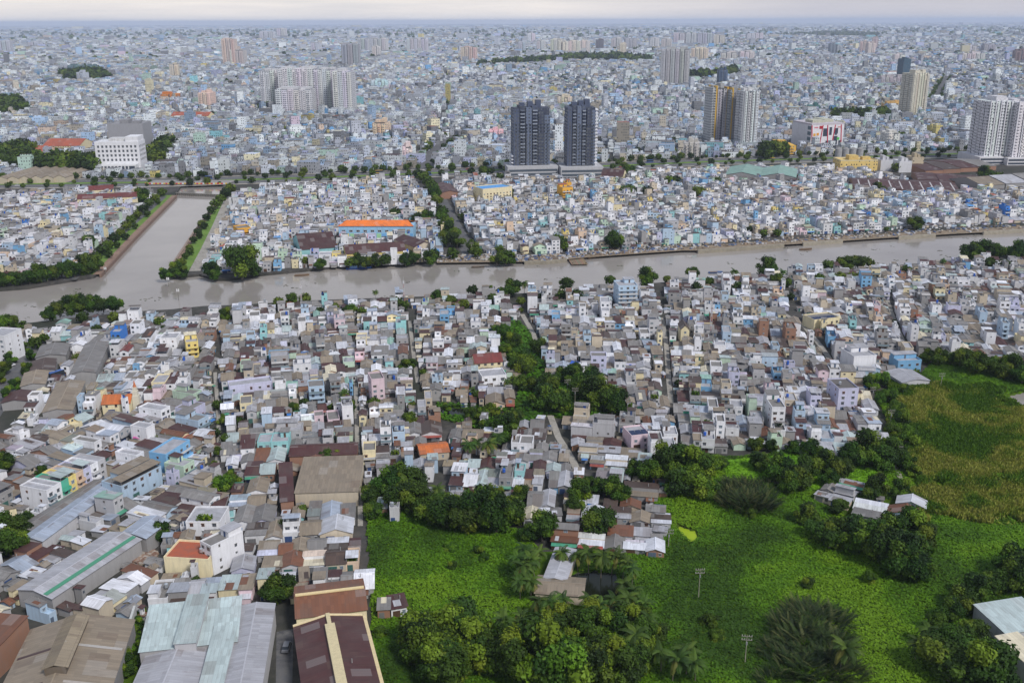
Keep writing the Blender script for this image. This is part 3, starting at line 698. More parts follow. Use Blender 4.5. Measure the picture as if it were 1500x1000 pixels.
# ground cover, one mass of creeping leaves and blades
rg = np.random.default_rng(11)
def scatter(n, zone, seed):
    r_ = np.random.default_rng(seed); b = zone.bb
    X = r_.uniform(b[0], b[1], n * 2); Y = r_.uniform(b[2], b[3], n * 2)
    P = zone.p; ins = np.zeros(len(X), bool); j = len(P) - 1
    for i in range(len(P)):
        xi, yi = P[i]; xj, yj = P[j]
        if yi != yj: ins ^= ((yi > Y) != (yj > Y)) & (X < (xj - xi) * (Y - yi) / (yj - yi) + xi)
        j = i
    X, Y = X[ins], Y[ins]
    f = np.array([-pix(x, y)[1] for x, y in zip(X[::1], Y[::1])])
    return X, Y
def cover(name, zone, n, size, pal, seed, blade=False, h=(0.1, 0.5), avoid=()):
    X, Y = scatter(n, zone, seed); r_ = np.random.default_rng(seed + 1)
    keep = []
    pat = []
    for x, y in zip(X, Y):
        px_ = pix(x, y)
        if blade and mnoise.noise((x * .06, y * .06, 8)) + 0.35 * mnoise.noise((x * .2, y * .2, 4)) < (-.5 if zone is not DRY_W or DRY.has(x, y) else .1): keep.append(False); pat.append((0, 0, 0)); continue
        ok = -60 < px_[0] < 1560 and px_[1] < 1030 and not wet(x, y) and not any(z.has(x, y) for z in avoid)
        keep.append(ok); pat.append((mnoise.noise((x * .028, y * .028, 2)), mnoise.noise((x * .11, y * .11, 5)), bump(x, y)) if ok else (0, 0, 0))
    keep = np.array(keep); pat = np.array(pat)[keep]; X = X[keep]; Y = Y[keep]; n = len(X)
    t = np.clip(0.5 + pat[:, 0] * 1.15 + pat[:, 1] * 0.7 + r_.normal(size=n) * 0.12, 0, 0.999) * (len(pal) - 1)
    i0 = t.astype(int); fr = (t - i0)[:, None]; pal = np.array(pal)
    C = (pal[i0] * (1 - fr) + pal[np.minimum(i0 + 1, len(pal) - 1)] * fr) * r_.uniform(0.86, 1.14, (n, 1))
    hh = r_.uniform(h[0], h[1], n) + np.maximum(pat[:, 1], 0) * h[1]
    Pn = np.stack([X, Y, np.maximum(pat[:, 2], 0.05) + hh], 1)
    if blade:
        N = r_.normal(size=(n, 3)); N[:, 2] *= 0.25
        lean = r_.normal(size=(n, 3)) * 0.5; lean[:, 2] = 1
        Q = cards(Pn, N, r_.uniform(.6, 1.4, n) * size, 3.2, C, r_, up=lean)
    else:
        N = r_.normal(size=(n, 3)) * 0.34; N[:, 2] += 1
        Q = cards(Pn, N, r_.uniform(.6, 1.5, n) * size, 1.2, C, r_)
    g = Geo(); g.big.append((Q, C, np.zeros(n)))
    return tag(g.build(name, None, [LEAF]), kind='stuff')
DRY_W = pxz([(1292, 558), (1345, 548), (1420, 560), (1540, 585), (1540, 792), (1440, 788), (1345, 768), (1326, 690), (1300, 630)])
GPAL = [S(58, 92, 16), S(72, 112, 14), S(84, 128, 14), S(96, 142, 16), S(112, 152, 22)]
cover('ground_cover', Z_FIELD, 420000, 0.4, GPAL, 21, avoid=(DRY, BRIGHT, *SHACKS), h=(0.05, .4))
cover('bright_grass', BRIGHT, 14000, 0.7, [S(108, 150, 20), S(122, 162, 22), S(130, 168, 26)], 31, h=(.05, .25))
cover('meadow_mix', DRY, 30000, 0.55, GPAL, 61, h=(.05, .5))
cover('dry_reeds', DRY_W, 120000, 0.42, [S(78, 116, 24), S(108, 134, 34), S(142, 152, 54), S(168, 168, 82), S(142, 150, 56), S(118, 140, 40), S(80, 118, 26)], 41, blade=True, h=(.5, 1.5))
cover('undergrowth', BELT, 9000, 0.9, GPAL[:3], 51, h=(.1, .8), avoid=ROADS)
# ------------------------------------------------------------------ houses
WALLS = {'white': S(236, 236, 240), 'off-white': S(212, 212, 214), 'grey cement': S(152, 150, 150), 'pale grey': S(188, 187, 190), 'light blue': S(176, 198, 218),
         'sky blue': S(120, 174, 214), 'bright blue': S(42, 120, 205), 'lavender': S(198, 198, 222), 'cream': S(232, 218, 178), 'yellow': S(226, 204, 124),
         'pink': S(224, 200, 208), 'peach': S(222, 194, 168), 'pale green': S(190, 212, 190), 'aqua': S(150, 204, 206), 'coral': S(222, 128, 112),
         'beige': S(200, 186, 164), 'raw brick': S(150, 110, 88), 'dark grey': S(95, 95, 100), 'mustard': S(226, 168, 48), 'teal green': S(80, 180, 150)}
ROOFS = {'grey': S(126, 123, 121), 'tan': S(138, 125, 108), 'light grey': S(166, 166, 172), 'silver': S(206, 208, 216), 'maroon': S(72, 38, 37), 'dark brown': S(72, 57, 51),
         'mint': S(174, 188, 188), 'rusty': S(116, 74, 52), 'terracotta': S(164, 84, 58), 'blue': S(84, 150, 210), 'bluish grey': S(160, 170, 186), 'orange': S(190, 102, 46),
         'cream': S(214, 204, 178), 'green': S(136, 172, 160), 'white': S(226, 226, 232), 'red': S(112, 48, 44), 'dark grey': S(92, 88, 86)}
PAL_NEAR = ([('white', 28), ('off-white', 12), ('grey cement', 18), ('pale grey', 16), ('light blue', 6), ('lavender', 4), ('cream', 4), ('beige', 8), ('pale green', 3), ('pink', 1), ('peach', 1), ('sky blue', 1), ('aqua', 1), ('raw brick', 5)],
            [('grey', 36), ('tan', 22), ('light grey', 16), ('silver', 13), ('white', 6), ('maroon', 13), ('dark brown', 4), ('mint', 5), ('rusty', 4), ('bluish grey', 6), ('cream', 2), ('green', 1)])
PAL_SHACK = ([('grey cement', 10), ('pale grey', 10), ('raw brick', 4), ('light blue', 3), ('beige', 5)],
             [('grey', 18), ('light grey', 22), ('silver', 18), ('rusty', 6), ('mint', 8), ('tan', 12), ('maroon', 4), ('dark brown', 3)])
PAL_MARKET = ([('grey cement', 10), ('raw brick', 4), ('beige', 6)], [('tan', 30), ('grey', 22), ('dark brown', 8), ('maroon', 3), ('light grey', 4), ('rusty', 3)])
PAL_FAR = ([('white', 34), ('off-white', 14), ('pale grey', 14), ('light blue', 9), ('lavender', 4), ('cream', 4), ('sky blue', 1.2), ('aqua', 1.2), ('yellow', .6), ('pale green', 3), ('pink', 1.2), ('peach', 1.2), ('grey cement', 12), ('beige', 6)],
           [('grey', 28), ('light grey', 20), ('silver', 15), ('tan', 10), ('maroon', 5), ('bluish grey', 9), ('mint', 5), ('terracotta', 1.2), ('blue', .6), ('dark brown', 7), ('dark grey', 12), ('cream', 3)])
def pick(p, rg):
    t = rg.random() * sum(x[1] for x in p)
    for a, b in p:
        t -= b
        if t <= 0: return a
    return p[-1][0]
GLS = S(48, 54, 62)
def unit_window(frame, GLS=GLS):
    g = Geo()
    fc = frame
    for (x0, x1, z0, z1) in ((-.5, -.42, 0, 1), (.42, .5, 0, 1), (-.42, .42, 0, .07), (-.42, .42, .93, 1), (-.03, .03, .07, .93)):
        g.box(x0, x1, -.07, 0.02, z0, z1, I0, fc, PAINT, bottom=True)
    g.box(-.5, .5, -.03, 0.02, 0.005, .995, I0, GLS, GLASS)
    g.box(-.58, .58, -.22, .02, 1.02, 1.09, I0, tuple(c * .85 for c in fc), CONC, bottom=True)   # concrete hood
    return g.mesh('window')
WIN = [unit_window(S(215, 215, 215)), unit_window(S(120, 118, 116), S(74, 82, 92)), unit_window(S(150, 105, 80), S(58, 58, 60)), unit_window(S(190, 196, 200), S(110, 124, 138)), unit_window(S(140, 140, 140), S(90, 84, 78))]
GLV = [S(48, 54, 62), S(74, 82, 92), S(96, 104, 112), S(60, 56, 54), S(128, 136, 142)]
def unit_door(c):
    g = Geo()
    g.box(-.5, .5, -.06, .02, 0, 1, I0, c, PAINT)
    for k in range(5): g.box(-.46 + k * .195, -.44 + k * .195 + .02, -.08, -.055, .02, .97, I0, tuple(x * .7 for x in c), PAINT)
    return g.mesh('door')
DOORC = [S(96, 110, 130), S(120, 120, 122), S(90, 66, 52), S(70, 110, 104), S(60, 84, 130)]
DOOR = [unit_door(c) for c in DOORC]
def unit_tank(c):
    g = Geo()
    for a, b in ((-.55, -.45), (.45, -.45), (-.55, .45), (.45, .45)): g.box(a, a + .1, b, b + .1, 0, .5, I0, S(110, 100, 95), PAINT)
    g.cyl(0, 0, .5, 1.6, .55, I0, c, STEEL if c[0] > .3 else PAINT, 10); g.cyl(0, 0, 1.6, 1.85, .55, I0, c, STEEL if c[0] > .3 else PAINT, 10, .18)
    return g.mesh('water_tank')
TANK = {'steel': unit_tank(S(190, 195, 200)), 'blue': unit_tank(S(40, 90, 180))}
def unit_garden():
    rg_ = np.random.default_rng(5); g = Geo(); n = 260
    P = rg_.uniform(-1, 1, (n, 3)) * np.array([1.5, 1.0, .5]) + np.array([0, 0, .75]); C = GREENS[rg_.integers(0, 5, n)] * rg_.uniform(.8, 1.3, (n, 1))
    g.big.append((cards(P, rg_.normal(size=(n, 3)), rg_.uniform(.25, .5, n), 1.2, C, rg_), C, np.zeros(n)))
    return g.mesh('roof_garden', [LEAF])
GARDEN = unit_garden()

class Sink:
    """writes a house either into one shared Geo or as parts of a thing"""
    def __init__(s, xf, shared=None, root=None): s.xf = xf; s.sh = shared; s.root = root; s.g = {}; s.inst = []
    def geo(s, part, under=None, key=0):
        if s.sh is not None: return s.sh
        return s.g.setdefault((part, under, key), Geo())
    def put(s, part, mesh, loc, rot, sc, under=None):
        if s.root is not None: s.inst.append((part, mesh, loc, rot, sc, under))
    def done(s):
        if s.root is None: return
        made = {}
        for (k, un, ky), g in sorted(s.g.items(), key=lambda q: q[0][1] is not None):
            if not g.empty(): made[(k, ky) if un is None else (k, un, ky)] = g.build(k, made.get((un, ky), s.root) if un else s.root)
        for part, mesh, loc, rot, sc, un in s.inst:
            o = bpy.data.objects.new(part, mesh); COL.objects.link(o); o.parent = made.get((un, 0), s.root) if un else s.root; o.location = loc; o.rotation_euler = (0, 0, rot); o.scale = sc

def slab(g, xf, a, b, c, d, th, col, m, under=None):
    """roof plate: corners a b c d (top), thickness th; v runs from a to d"""
    lo = [(p[0], p[1], p[2] - th) for p in (a, b, c, d)]
    g.hexa((*lo, a, b, c, d), xf, col, m, m, True)
def opening(sk, x, y, z, ww, hh, face, wk, rg, part='window', mesh=None, under=None):
    """face 0 front(-y) 1 right(+x) 2 back(+y) 3 left(-x)"""
    if part == 'window':
        if rg.random() < .12: return
        wk = rg.randrange(5); ww *= rg.uniform(.75, 1.2); hh *= rg.uniform(.8, 1.15)
    rot = (0, PI / 2, PI, -PI / 2)[face]
    if sk.root is not None:
        sk.put(part, mesh or WIN[wk], (x, y, z), rot, (ww, 1, hh), under); return
    c, s_ = math.cos(rot), math.sin(rot)
    P = [(-ww / 2, -.04, 0), (ww / 2, -.04, 0), (ww / 2, -.04, hh), (-ww / 2, -.04, hh)]
    sk.sh.quad([(x + p[0] * c - p[1] * s_, y + p[0] * s_ + p[1] * c, z + p[2]) for p in P], sk.xf, GLV[wk % 5] if part == 'window' else DOORC[wk % 5], GLASS if part == 'window' else PAINT)

def house(sk, a):
    """a: dict with w d h st wall roof rtype + extras. Local front is -y."""
    rg = random.Random(a['seed']); xf = sk.xf
    w, d, st = a['w'], a['d'], a['st']; wc, rc = WALLS[a['wall']], ROOFS[a['roof']]
    v = rg.uniform(.88, 1.1); wc = tuple(c * v for c in wc); v = rg.uniform(.85, 1.15); rc = tuple(c * v for c in rc)
    h = a.get('h') or (st * 2.3 + .2); x0, x1, y0, y1 = -w / 2, w / 2, -d / 2, d / 2
    rt = a['rtype']; gw = sk.geo('wall'); gr = sk.geo('roof')
    near = sk.root is not None or a.get('mid')
    top = h; fy = y0
    if a.get('step') and st > 1 and d > 7:      # the top floor stands back over a lower front part
        f = rg.uniform(.32, .5); ys = y0 + d * f; hl = h - 2.3
        gw.box(x0, x1, y0, ys - .002, 0, hl, xf, wc, WALL)
        if rg.random() < .55:
            lc = ROOFS[rg.choice(('grey', 'tan', 'light grey', 'silver', 'maroon', 'mint'))]
            slab(sk.geo('lower_roof'), xf, (x0 - .25, y0 - .5, hl + .05), (x1 + .25, y0 - .5, hl + .05), (x1 + .25, ys - .01, hl + .55), (x0 - .25, ys - .01, hl + .55), .07, lc, ROOF)
        else:
            gt = sk.geo('terrace'); gt.box(x0, x1, y0, y0 + .14, hl + .003, hl + .75, xf, wc, WALL); gt.box(x0, x0 + .14, y0 + .15, ys - .01, hl + .003, hl + .75, xf, wc, WALL); gt.box(x1 - .14, x1, y0 + .15, ys - .01, hl + .003, hl + .75, xf, wc, WALL)
        y0 = ys; d = y1 - y0
    if a.get('lean'):       # low sheet lean-to against the back or a side
        lc = ROOFS[rg.choice(('grey', 'tan', 'light grey', 'silver', 'maroon', 'dark brown', 'rusty'))]; lw = w * rg.uniform(.5, .95); ld = rg.uniform(1.2, 2.2); hl = min(h, 2.6) - .5
        lx = rg.uniform(x0, x1 - lw); gl = sk.geo('lean_to')
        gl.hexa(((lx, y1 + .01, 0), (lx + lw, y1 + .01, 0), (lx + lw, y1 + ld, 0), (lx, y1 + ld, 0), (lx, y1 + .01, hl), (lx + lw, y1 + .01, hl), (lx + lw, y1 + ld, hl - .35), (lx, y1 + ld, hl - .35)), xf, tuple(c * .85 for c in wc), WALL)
        slab(sk.geo('roof', 'lean_to'), xf, (lx - .15, y1 + .02, hl + .12), (lx + lw + .15, y1 + .02, hl + .12), (lx + lw + .15, y1 + ld + .25, hl - .3), (lx - .15, y1 + ld + .25, hl - .3), .06, lc, ROOF)
    if rt == 'flat':
        gw.box(x0, x1, y0, y1, 0, h, xf, wc, WALL)
        gp_ = sk.geo('parapet'); ph = rg.uniform(.5, .85); t = .16
        pc = tuple(c * .96 for c in wc)
        gp_.box(x0 - .03, x1 + .03, y0 - .03, y0 + t, h + .004, h + ph, xf, pc, WALL); gp_.box(x0 - .03, x1 + .03, y1 - t, y1 + .03, h + .004, h + ph, xf, pc, WALL)
        gp_.box(x0 - .03, x0 + t, y0 + t, y1 - t, h + .004, h + ph, xf, pc, WALL); gp_.box(x1 - t, x1 + .03, y0 + t, y1 - t, h + .004, h + ph, xf, pc, WALL)
        gr.box(x0 + t, x1 - t, y0 + t, y1 - t, h - .02, h + .08, xf, rc if a.get('roofpaint') else tuple(c * 1.0 for c in ROOFS['light grey' if rg.random() < .5 else 'grey']), CONC)
        top = h + .08
        if a.get('head'):
            hd = min(d * .42, 4.5); hw = w * rg.choice((.55, .8, 1.0)) - .4; sx = rg.choice((-1, 1)); hx0 = x0 + .2 if sx < 0 else x1 - .2 - hw
            gs = sk.geo('stair_head'); gs.box(hx0, hx0 + hw, y1 - .25 - hd, y1 - .25, h + .08, h + 2.2, xf, wc, WALL)
            slab(sk.geo('roof', 'stair_head'), xf, (hx0 - .3, y1 - .6 - hd, h + 2.32), (hx0 + hw + .3, y1 - .6 - hd, h + 2.32), (hx0 + hw + .3, y1 + .05, h + 2.52), (hx0 - .3, y1 + .05, h + 2.52), .1, rc, ROOF)
            opening(sk, hx0 + hw / 2, y1 - .25 - hd, h + .1, .8, 1.7, 0, 0, rg, 'door', DOOR[a['seed'] % 5], 'stair_head')
        if a.get('cover'):   # sheet canopy on posts over the terrace
            z = h + 2.0; dd = d * .45
            slab(sk.geo('canopy'), xf, (x0 - .1, y0 - .2, z), (x1 + .1, y0 - .2, z), (x1 + .1, y0 + dd, z + .35), (x0 - .1, y0 + dd, z + .35), .08, rc, ROOF)
            gq = sk.geo('post', 'canopy')
            for qx in (x0 + .1, x1 - .2):
                for qy in (y0 + .1, y0 + dd - .2): gq.box(qx, qx + .1, qy, qy + .1, h + .1, z, xf, S(150, 150, 150), PAINT)
    elif rt in ('gable', 'gablex'):
        o = .35; rise = (w if rt == 'gable' else d) * a.get('pitch', .17)
        gw.box(x0, x1, y0, y1, 0, h, xf, wc, WALL)
        if rt == 'gable':
            gw.tri(((x0, y0, h), (x1, y0, h), (0, y0, h + rise)), xf, wc, WALL); gw.tri(((x1, y1, h), (x0, y1, h), (0, y1, h + rise)), xf, wc, WALL)
            e = o * rise / (w / 2)
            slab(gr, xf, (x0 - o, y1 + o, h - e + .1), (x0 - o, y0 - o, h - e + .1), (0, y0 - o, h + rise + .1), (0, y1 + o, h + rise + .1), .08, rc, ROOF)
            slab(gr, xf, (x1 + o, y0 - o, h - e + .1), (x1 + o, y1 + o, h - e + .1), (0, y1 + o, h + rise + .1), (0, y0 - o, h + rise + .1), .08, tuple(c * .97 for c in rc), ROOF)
            if near: sk.geo('ridge_cap', 'roof').box(-.18, .18, y0 - o - .02, y1 + o + .02, h + rise + .08, h + rise + .15, xf, tuple(c * 1.12 for c in rc), PAINT)
        else:
            gw.tri(((x1, y0, h), (x1, y1, h), (x1, 0, h + rise)), xf, wc, WALL); gw.tri(((x0, y1, h), (x0, y0, h), (x0, 0, h + rise)), xf, wc, WALL)
            e = o * rise / (d / 2)
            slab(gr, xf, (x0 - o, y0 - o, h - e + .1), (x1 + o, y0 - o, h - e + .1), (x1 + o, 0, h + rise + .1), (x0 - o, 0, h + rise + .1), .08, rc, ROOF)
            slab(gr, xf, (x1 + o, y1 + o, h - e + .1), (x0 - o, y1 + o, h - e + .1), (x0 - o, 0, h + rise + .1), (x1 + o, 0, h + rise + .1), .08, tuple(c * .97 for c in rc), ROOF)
            if near: sk.geo('ridge_cap', 'roof').box(x0 - o - .02, x1 + o + .02, -.18, .18, h + rise + .08, h + rise + .15, xf, tuple(c * 1.12 for c in rc), PAINT)
        top = h + rise
    elif a.get('split') and d > 6:      # two sheds end to end, their sheets at different heights and of different colour
        f = rg.uniform(.35, .65); ym = y0 + d * f; o = .25
        for k, (ya, yb) in enumerate(((y0, ym), (ym + .003, y1))):
            hk = h + (0, rg.uniform(.35, 1.0))[k] * (1 if a['seed'] % 3 else -.5); r1 = (yb - ya) * rg.uniform(.05, .12); up = rg.random() < .5
            za, zb = (hk, hk + r1) if up else (hk + r1, hk); c = rc if k == 0 else tuple(q * rg.uniform(.9, 1.1) for q in ROOFS[rg.choice((a['roof'], a['roof'], 'grey', 'tan', 'light grey', 'silver', 'maroon', 'dark brown'))])
            gw.hexa(((x0, ya, 0), (x1, ya, 0), (x1, yb, 0), (x0, yb, 0), (x0, ya, za), (x1, ya, za), (x1, yb, zb), (x0, yb, zb)), xf, wc, WALL)
            zf = lambda y: za + (zb - za) * (y - ya) / (yb - ya) + .1
            e0, e1 = (o, 0) if k == 0 else (0, o)
            slab(gr if k == 0 else sk.geo('rear_roof'), xf, (x0 - o, ya - e0, zf(ya - e0)), (x1 + o, ya - e0, zf(ya - e0)), (x1 + o, yb + e1, zf(yb + e1)), (x0 - o, yb + e1, zf(yb + e1)), .08, c, ROOF)
            top = max(top, hk + r1)
    else:   # mono: sheet roof in one or two staggered planes
        o = .3; r1 = d * .07; dy = a.get('dy', 1)
        za, zb = (h, h + r1) if dy > 0 else (h + r1, h)
        gw.hexa(((x0, y0, 0), (x1, y0, 0), (x1, y1, 0), (x0, y1, 0), (x0, y0, za), (x1, y0, za), (x1, y1, zb), (x0, y1, zb)), xf, wc, WALL)
        zf = lambda y: za + (zb - za) * (y - y0) / d + .1
        slab(gr, xf, (x0 - o, y0 - o, zf(y0 - o)), (x1 + o, y0 - o, zf(y0 - o)), (x1 + o, y1 + o, zf(y1 + o)), (x0 - o, y1 + o, zf(y1 + o)), .08, rc, ROOF)
        top = h + r1
        for k in range(0 if a.get('nopatch') else rg.choice((0, 1, 1, 2))):
            u0 = rg.uniform(x0, x1 - 1.2); u1 = min(u0 + rg.uniform(.9, w * .6), x1 + o); v0 = rg.uniform(y0, y1 - 2); v1 = min(v0 + rg.uniform(1.8, d * .6), y1 + o); zz = .03 + .025 * k
            pc = ROOFS[rg.choice(('silver', 'grey', 'tan', 'light grey', 'dark brown', 'cream', 'rusty'))]
            slab(gr, xf, (u0, v0, zf(v0) + zz), (u1, v0, zf(v0) + zz), (u1, v1, zf(v1) + zz), (u0, v1, zf(v1) + zz), .03, pc, ROOF)
        if a.get('penthouse'):
            ph_ = 2.0; pd = d * .4; yb = y1 - .3; g3 = sk.geo('upper_room'); g3.box(x0 + .2, x1 - .2, yb - pd, yb, zf(yb - pd) - .2, top + ph_, xf, wc, WALL)
            slab(sk.geo('roof', 'upper_room'), xf, (x0 - .1, yb - pd - .4, top + ph_ + .1), (x1 + .1, yb - pd - .4, top + ph_ + .1), (x1 + .1, yb + .3, top + ph_ + .35), (x0 - .1, yb + .3, top + ph_ + .35), .08, ROOFS[rg.choice(('grey', 'tan', 'light grey', 'maroon'))], ROOF)
            opening(sk, 0, yb - pd, top + .8, min(1.2, w * .3), .9, 0, 1, rg, under='upper_room')
    # openings
    yt = y0
    wk = rg.randrange(3)
    if not a.get('blank'):
        for s_ in range(st):
            zb = s_ * 2.3; y0 = yt if s_ == st - 1 and st > 1 else fy
            if s_ == 0:
                dw = min(w * .45, 2.6)
                opening(sk, -w * .18, y0, 0.05, dw, 1.9, 0, a['seed'] % 5, rg, 'door', DOOR[a['seed'] % 5])
                if w > 4.2: opening(sk, w * .28, y0, 0.85, .9, 1.0, 0, wk, rg)
            else:
                nw = 1 if w < 4 else 2 if w < 8 else int(w / 3)
                for k in range(nw): opening(sk, x0 + w * (k + .5) / nw, y0, zb + .6, min(1.2, w / nw * .5), 1.05, 0, wk, rg)
            if rg.random() < (.55 if s_ else .2):
                nb = 1 if w < 5 else 2 if w < 9 else int(w / 3.5)
                for k in range(nb): opening(sk, x0 + w * (k + .5) / nb, y1, zb + .9, .7, .75, 2, wk, rg)
            if s_ >= a.get('sidefrom', 1) or rg.random() < .25:
                for f, xx in ((1, x1), (3, x0)):
                    if rg.random() < a.get('sidep', .5):
                        nb = 1 if d < 11 else 2
                        for k in range(nb): opening(sk, xx, y0 + d * (k + .5) / nb, zb + 1.05, .7, .8, f, wk, rg)
        if st > 1 and a.get('balcony', rg.random() < .45):
            for s_ in range(1, st):
                y0 = yt if s_ == st - 1 else fy; z = s_ * 2.3; sk.geo('balcony', None, s_).box(x0 + .05, x1 - .05, y0 - 1.0, y0 - .002, z - .12, z, xf, tuple(c * .95 for c in wc), CONC, bottom=True)
                gb = sk.geo('railing', 'balcony', s_); rc2 = rg.choice((S(200, 200, 200), S(120, 140, 150), wc))
                gb.box(x0 + .05, x1 - .05, y0 - 1.0, y0 - .92, z, z + .85, xf, rc2, PAINT); gb.box(x0 + .05, x0 + .12, y0 - .92, y0 - .01, z, z + .85, xf, rc2, PAINT); gb.box(x1 - .12, x1 - .05, y0 - .92, y0 - .01, z, z + .85, xf, rc2, PAINT)
        y0 = fy
        if a.get('awning'):
            ga = sk.geo('awning'); ac = a['awning']; z = 2.25
            slab(ga, xf, (x0 + .1, y0 - 1.4, z - .35), (x1 - .1, y0 - 1.4, z - .35), (x1 - .1, y0 - .01, z), (x0 + .1, y0 - .01, z), .05, ac, ROOF)
    if a.get('tank') and (rt == 'flat'):
        k = a['tank']; tx, ty = w * .22 * (1 if a['seed'] % 2 else -1), -d * .1
        if sk.root is not None: sk.put('water_tank', TANK[k], (tx, ty, top), 0, (1, 1, 1))
        else: sk.sh.cyl(tx, ty, top, top + 1.7, .55, xf, S(190, 195, 200) if k == 'steel' else S(40, 90, 180), STEEL if k == 'steel' else PAINT, 6)
    if a.get('garden') and rt == 'flat' and sk.root is not None:
        sk.put('roof_garden', GARDEN, (0, -d * .28, top), 0, (min(1.4, w / 4.5), 1.1, 1.1))
    if a.get('solar'):
        gs = sk.geo('solar_panel'); z = top + .25
        for k in range(max(1, int(w / 2.4))):
            xx = x0 + .3 + k * 2.3
            slab(gs, xf, (xx, y0 + 1, z), (xx + 2.1, y0 + 1, z), (xx + 2.1, y0 + 4, z + .5), (xx, y0 + 4, z + .5), .06, S(38, 48, 78), GLASS)
    y0 = yt
    # clutter on roofs
    if near and rt != 'flat' and rg.random() < .35:
        sk.geo('vent_pipe', 'roof').cyl(w * .2, d * .15, top - .1, top + 1.0, .12, xf, S(150, 150, 150), PAINT, 6)

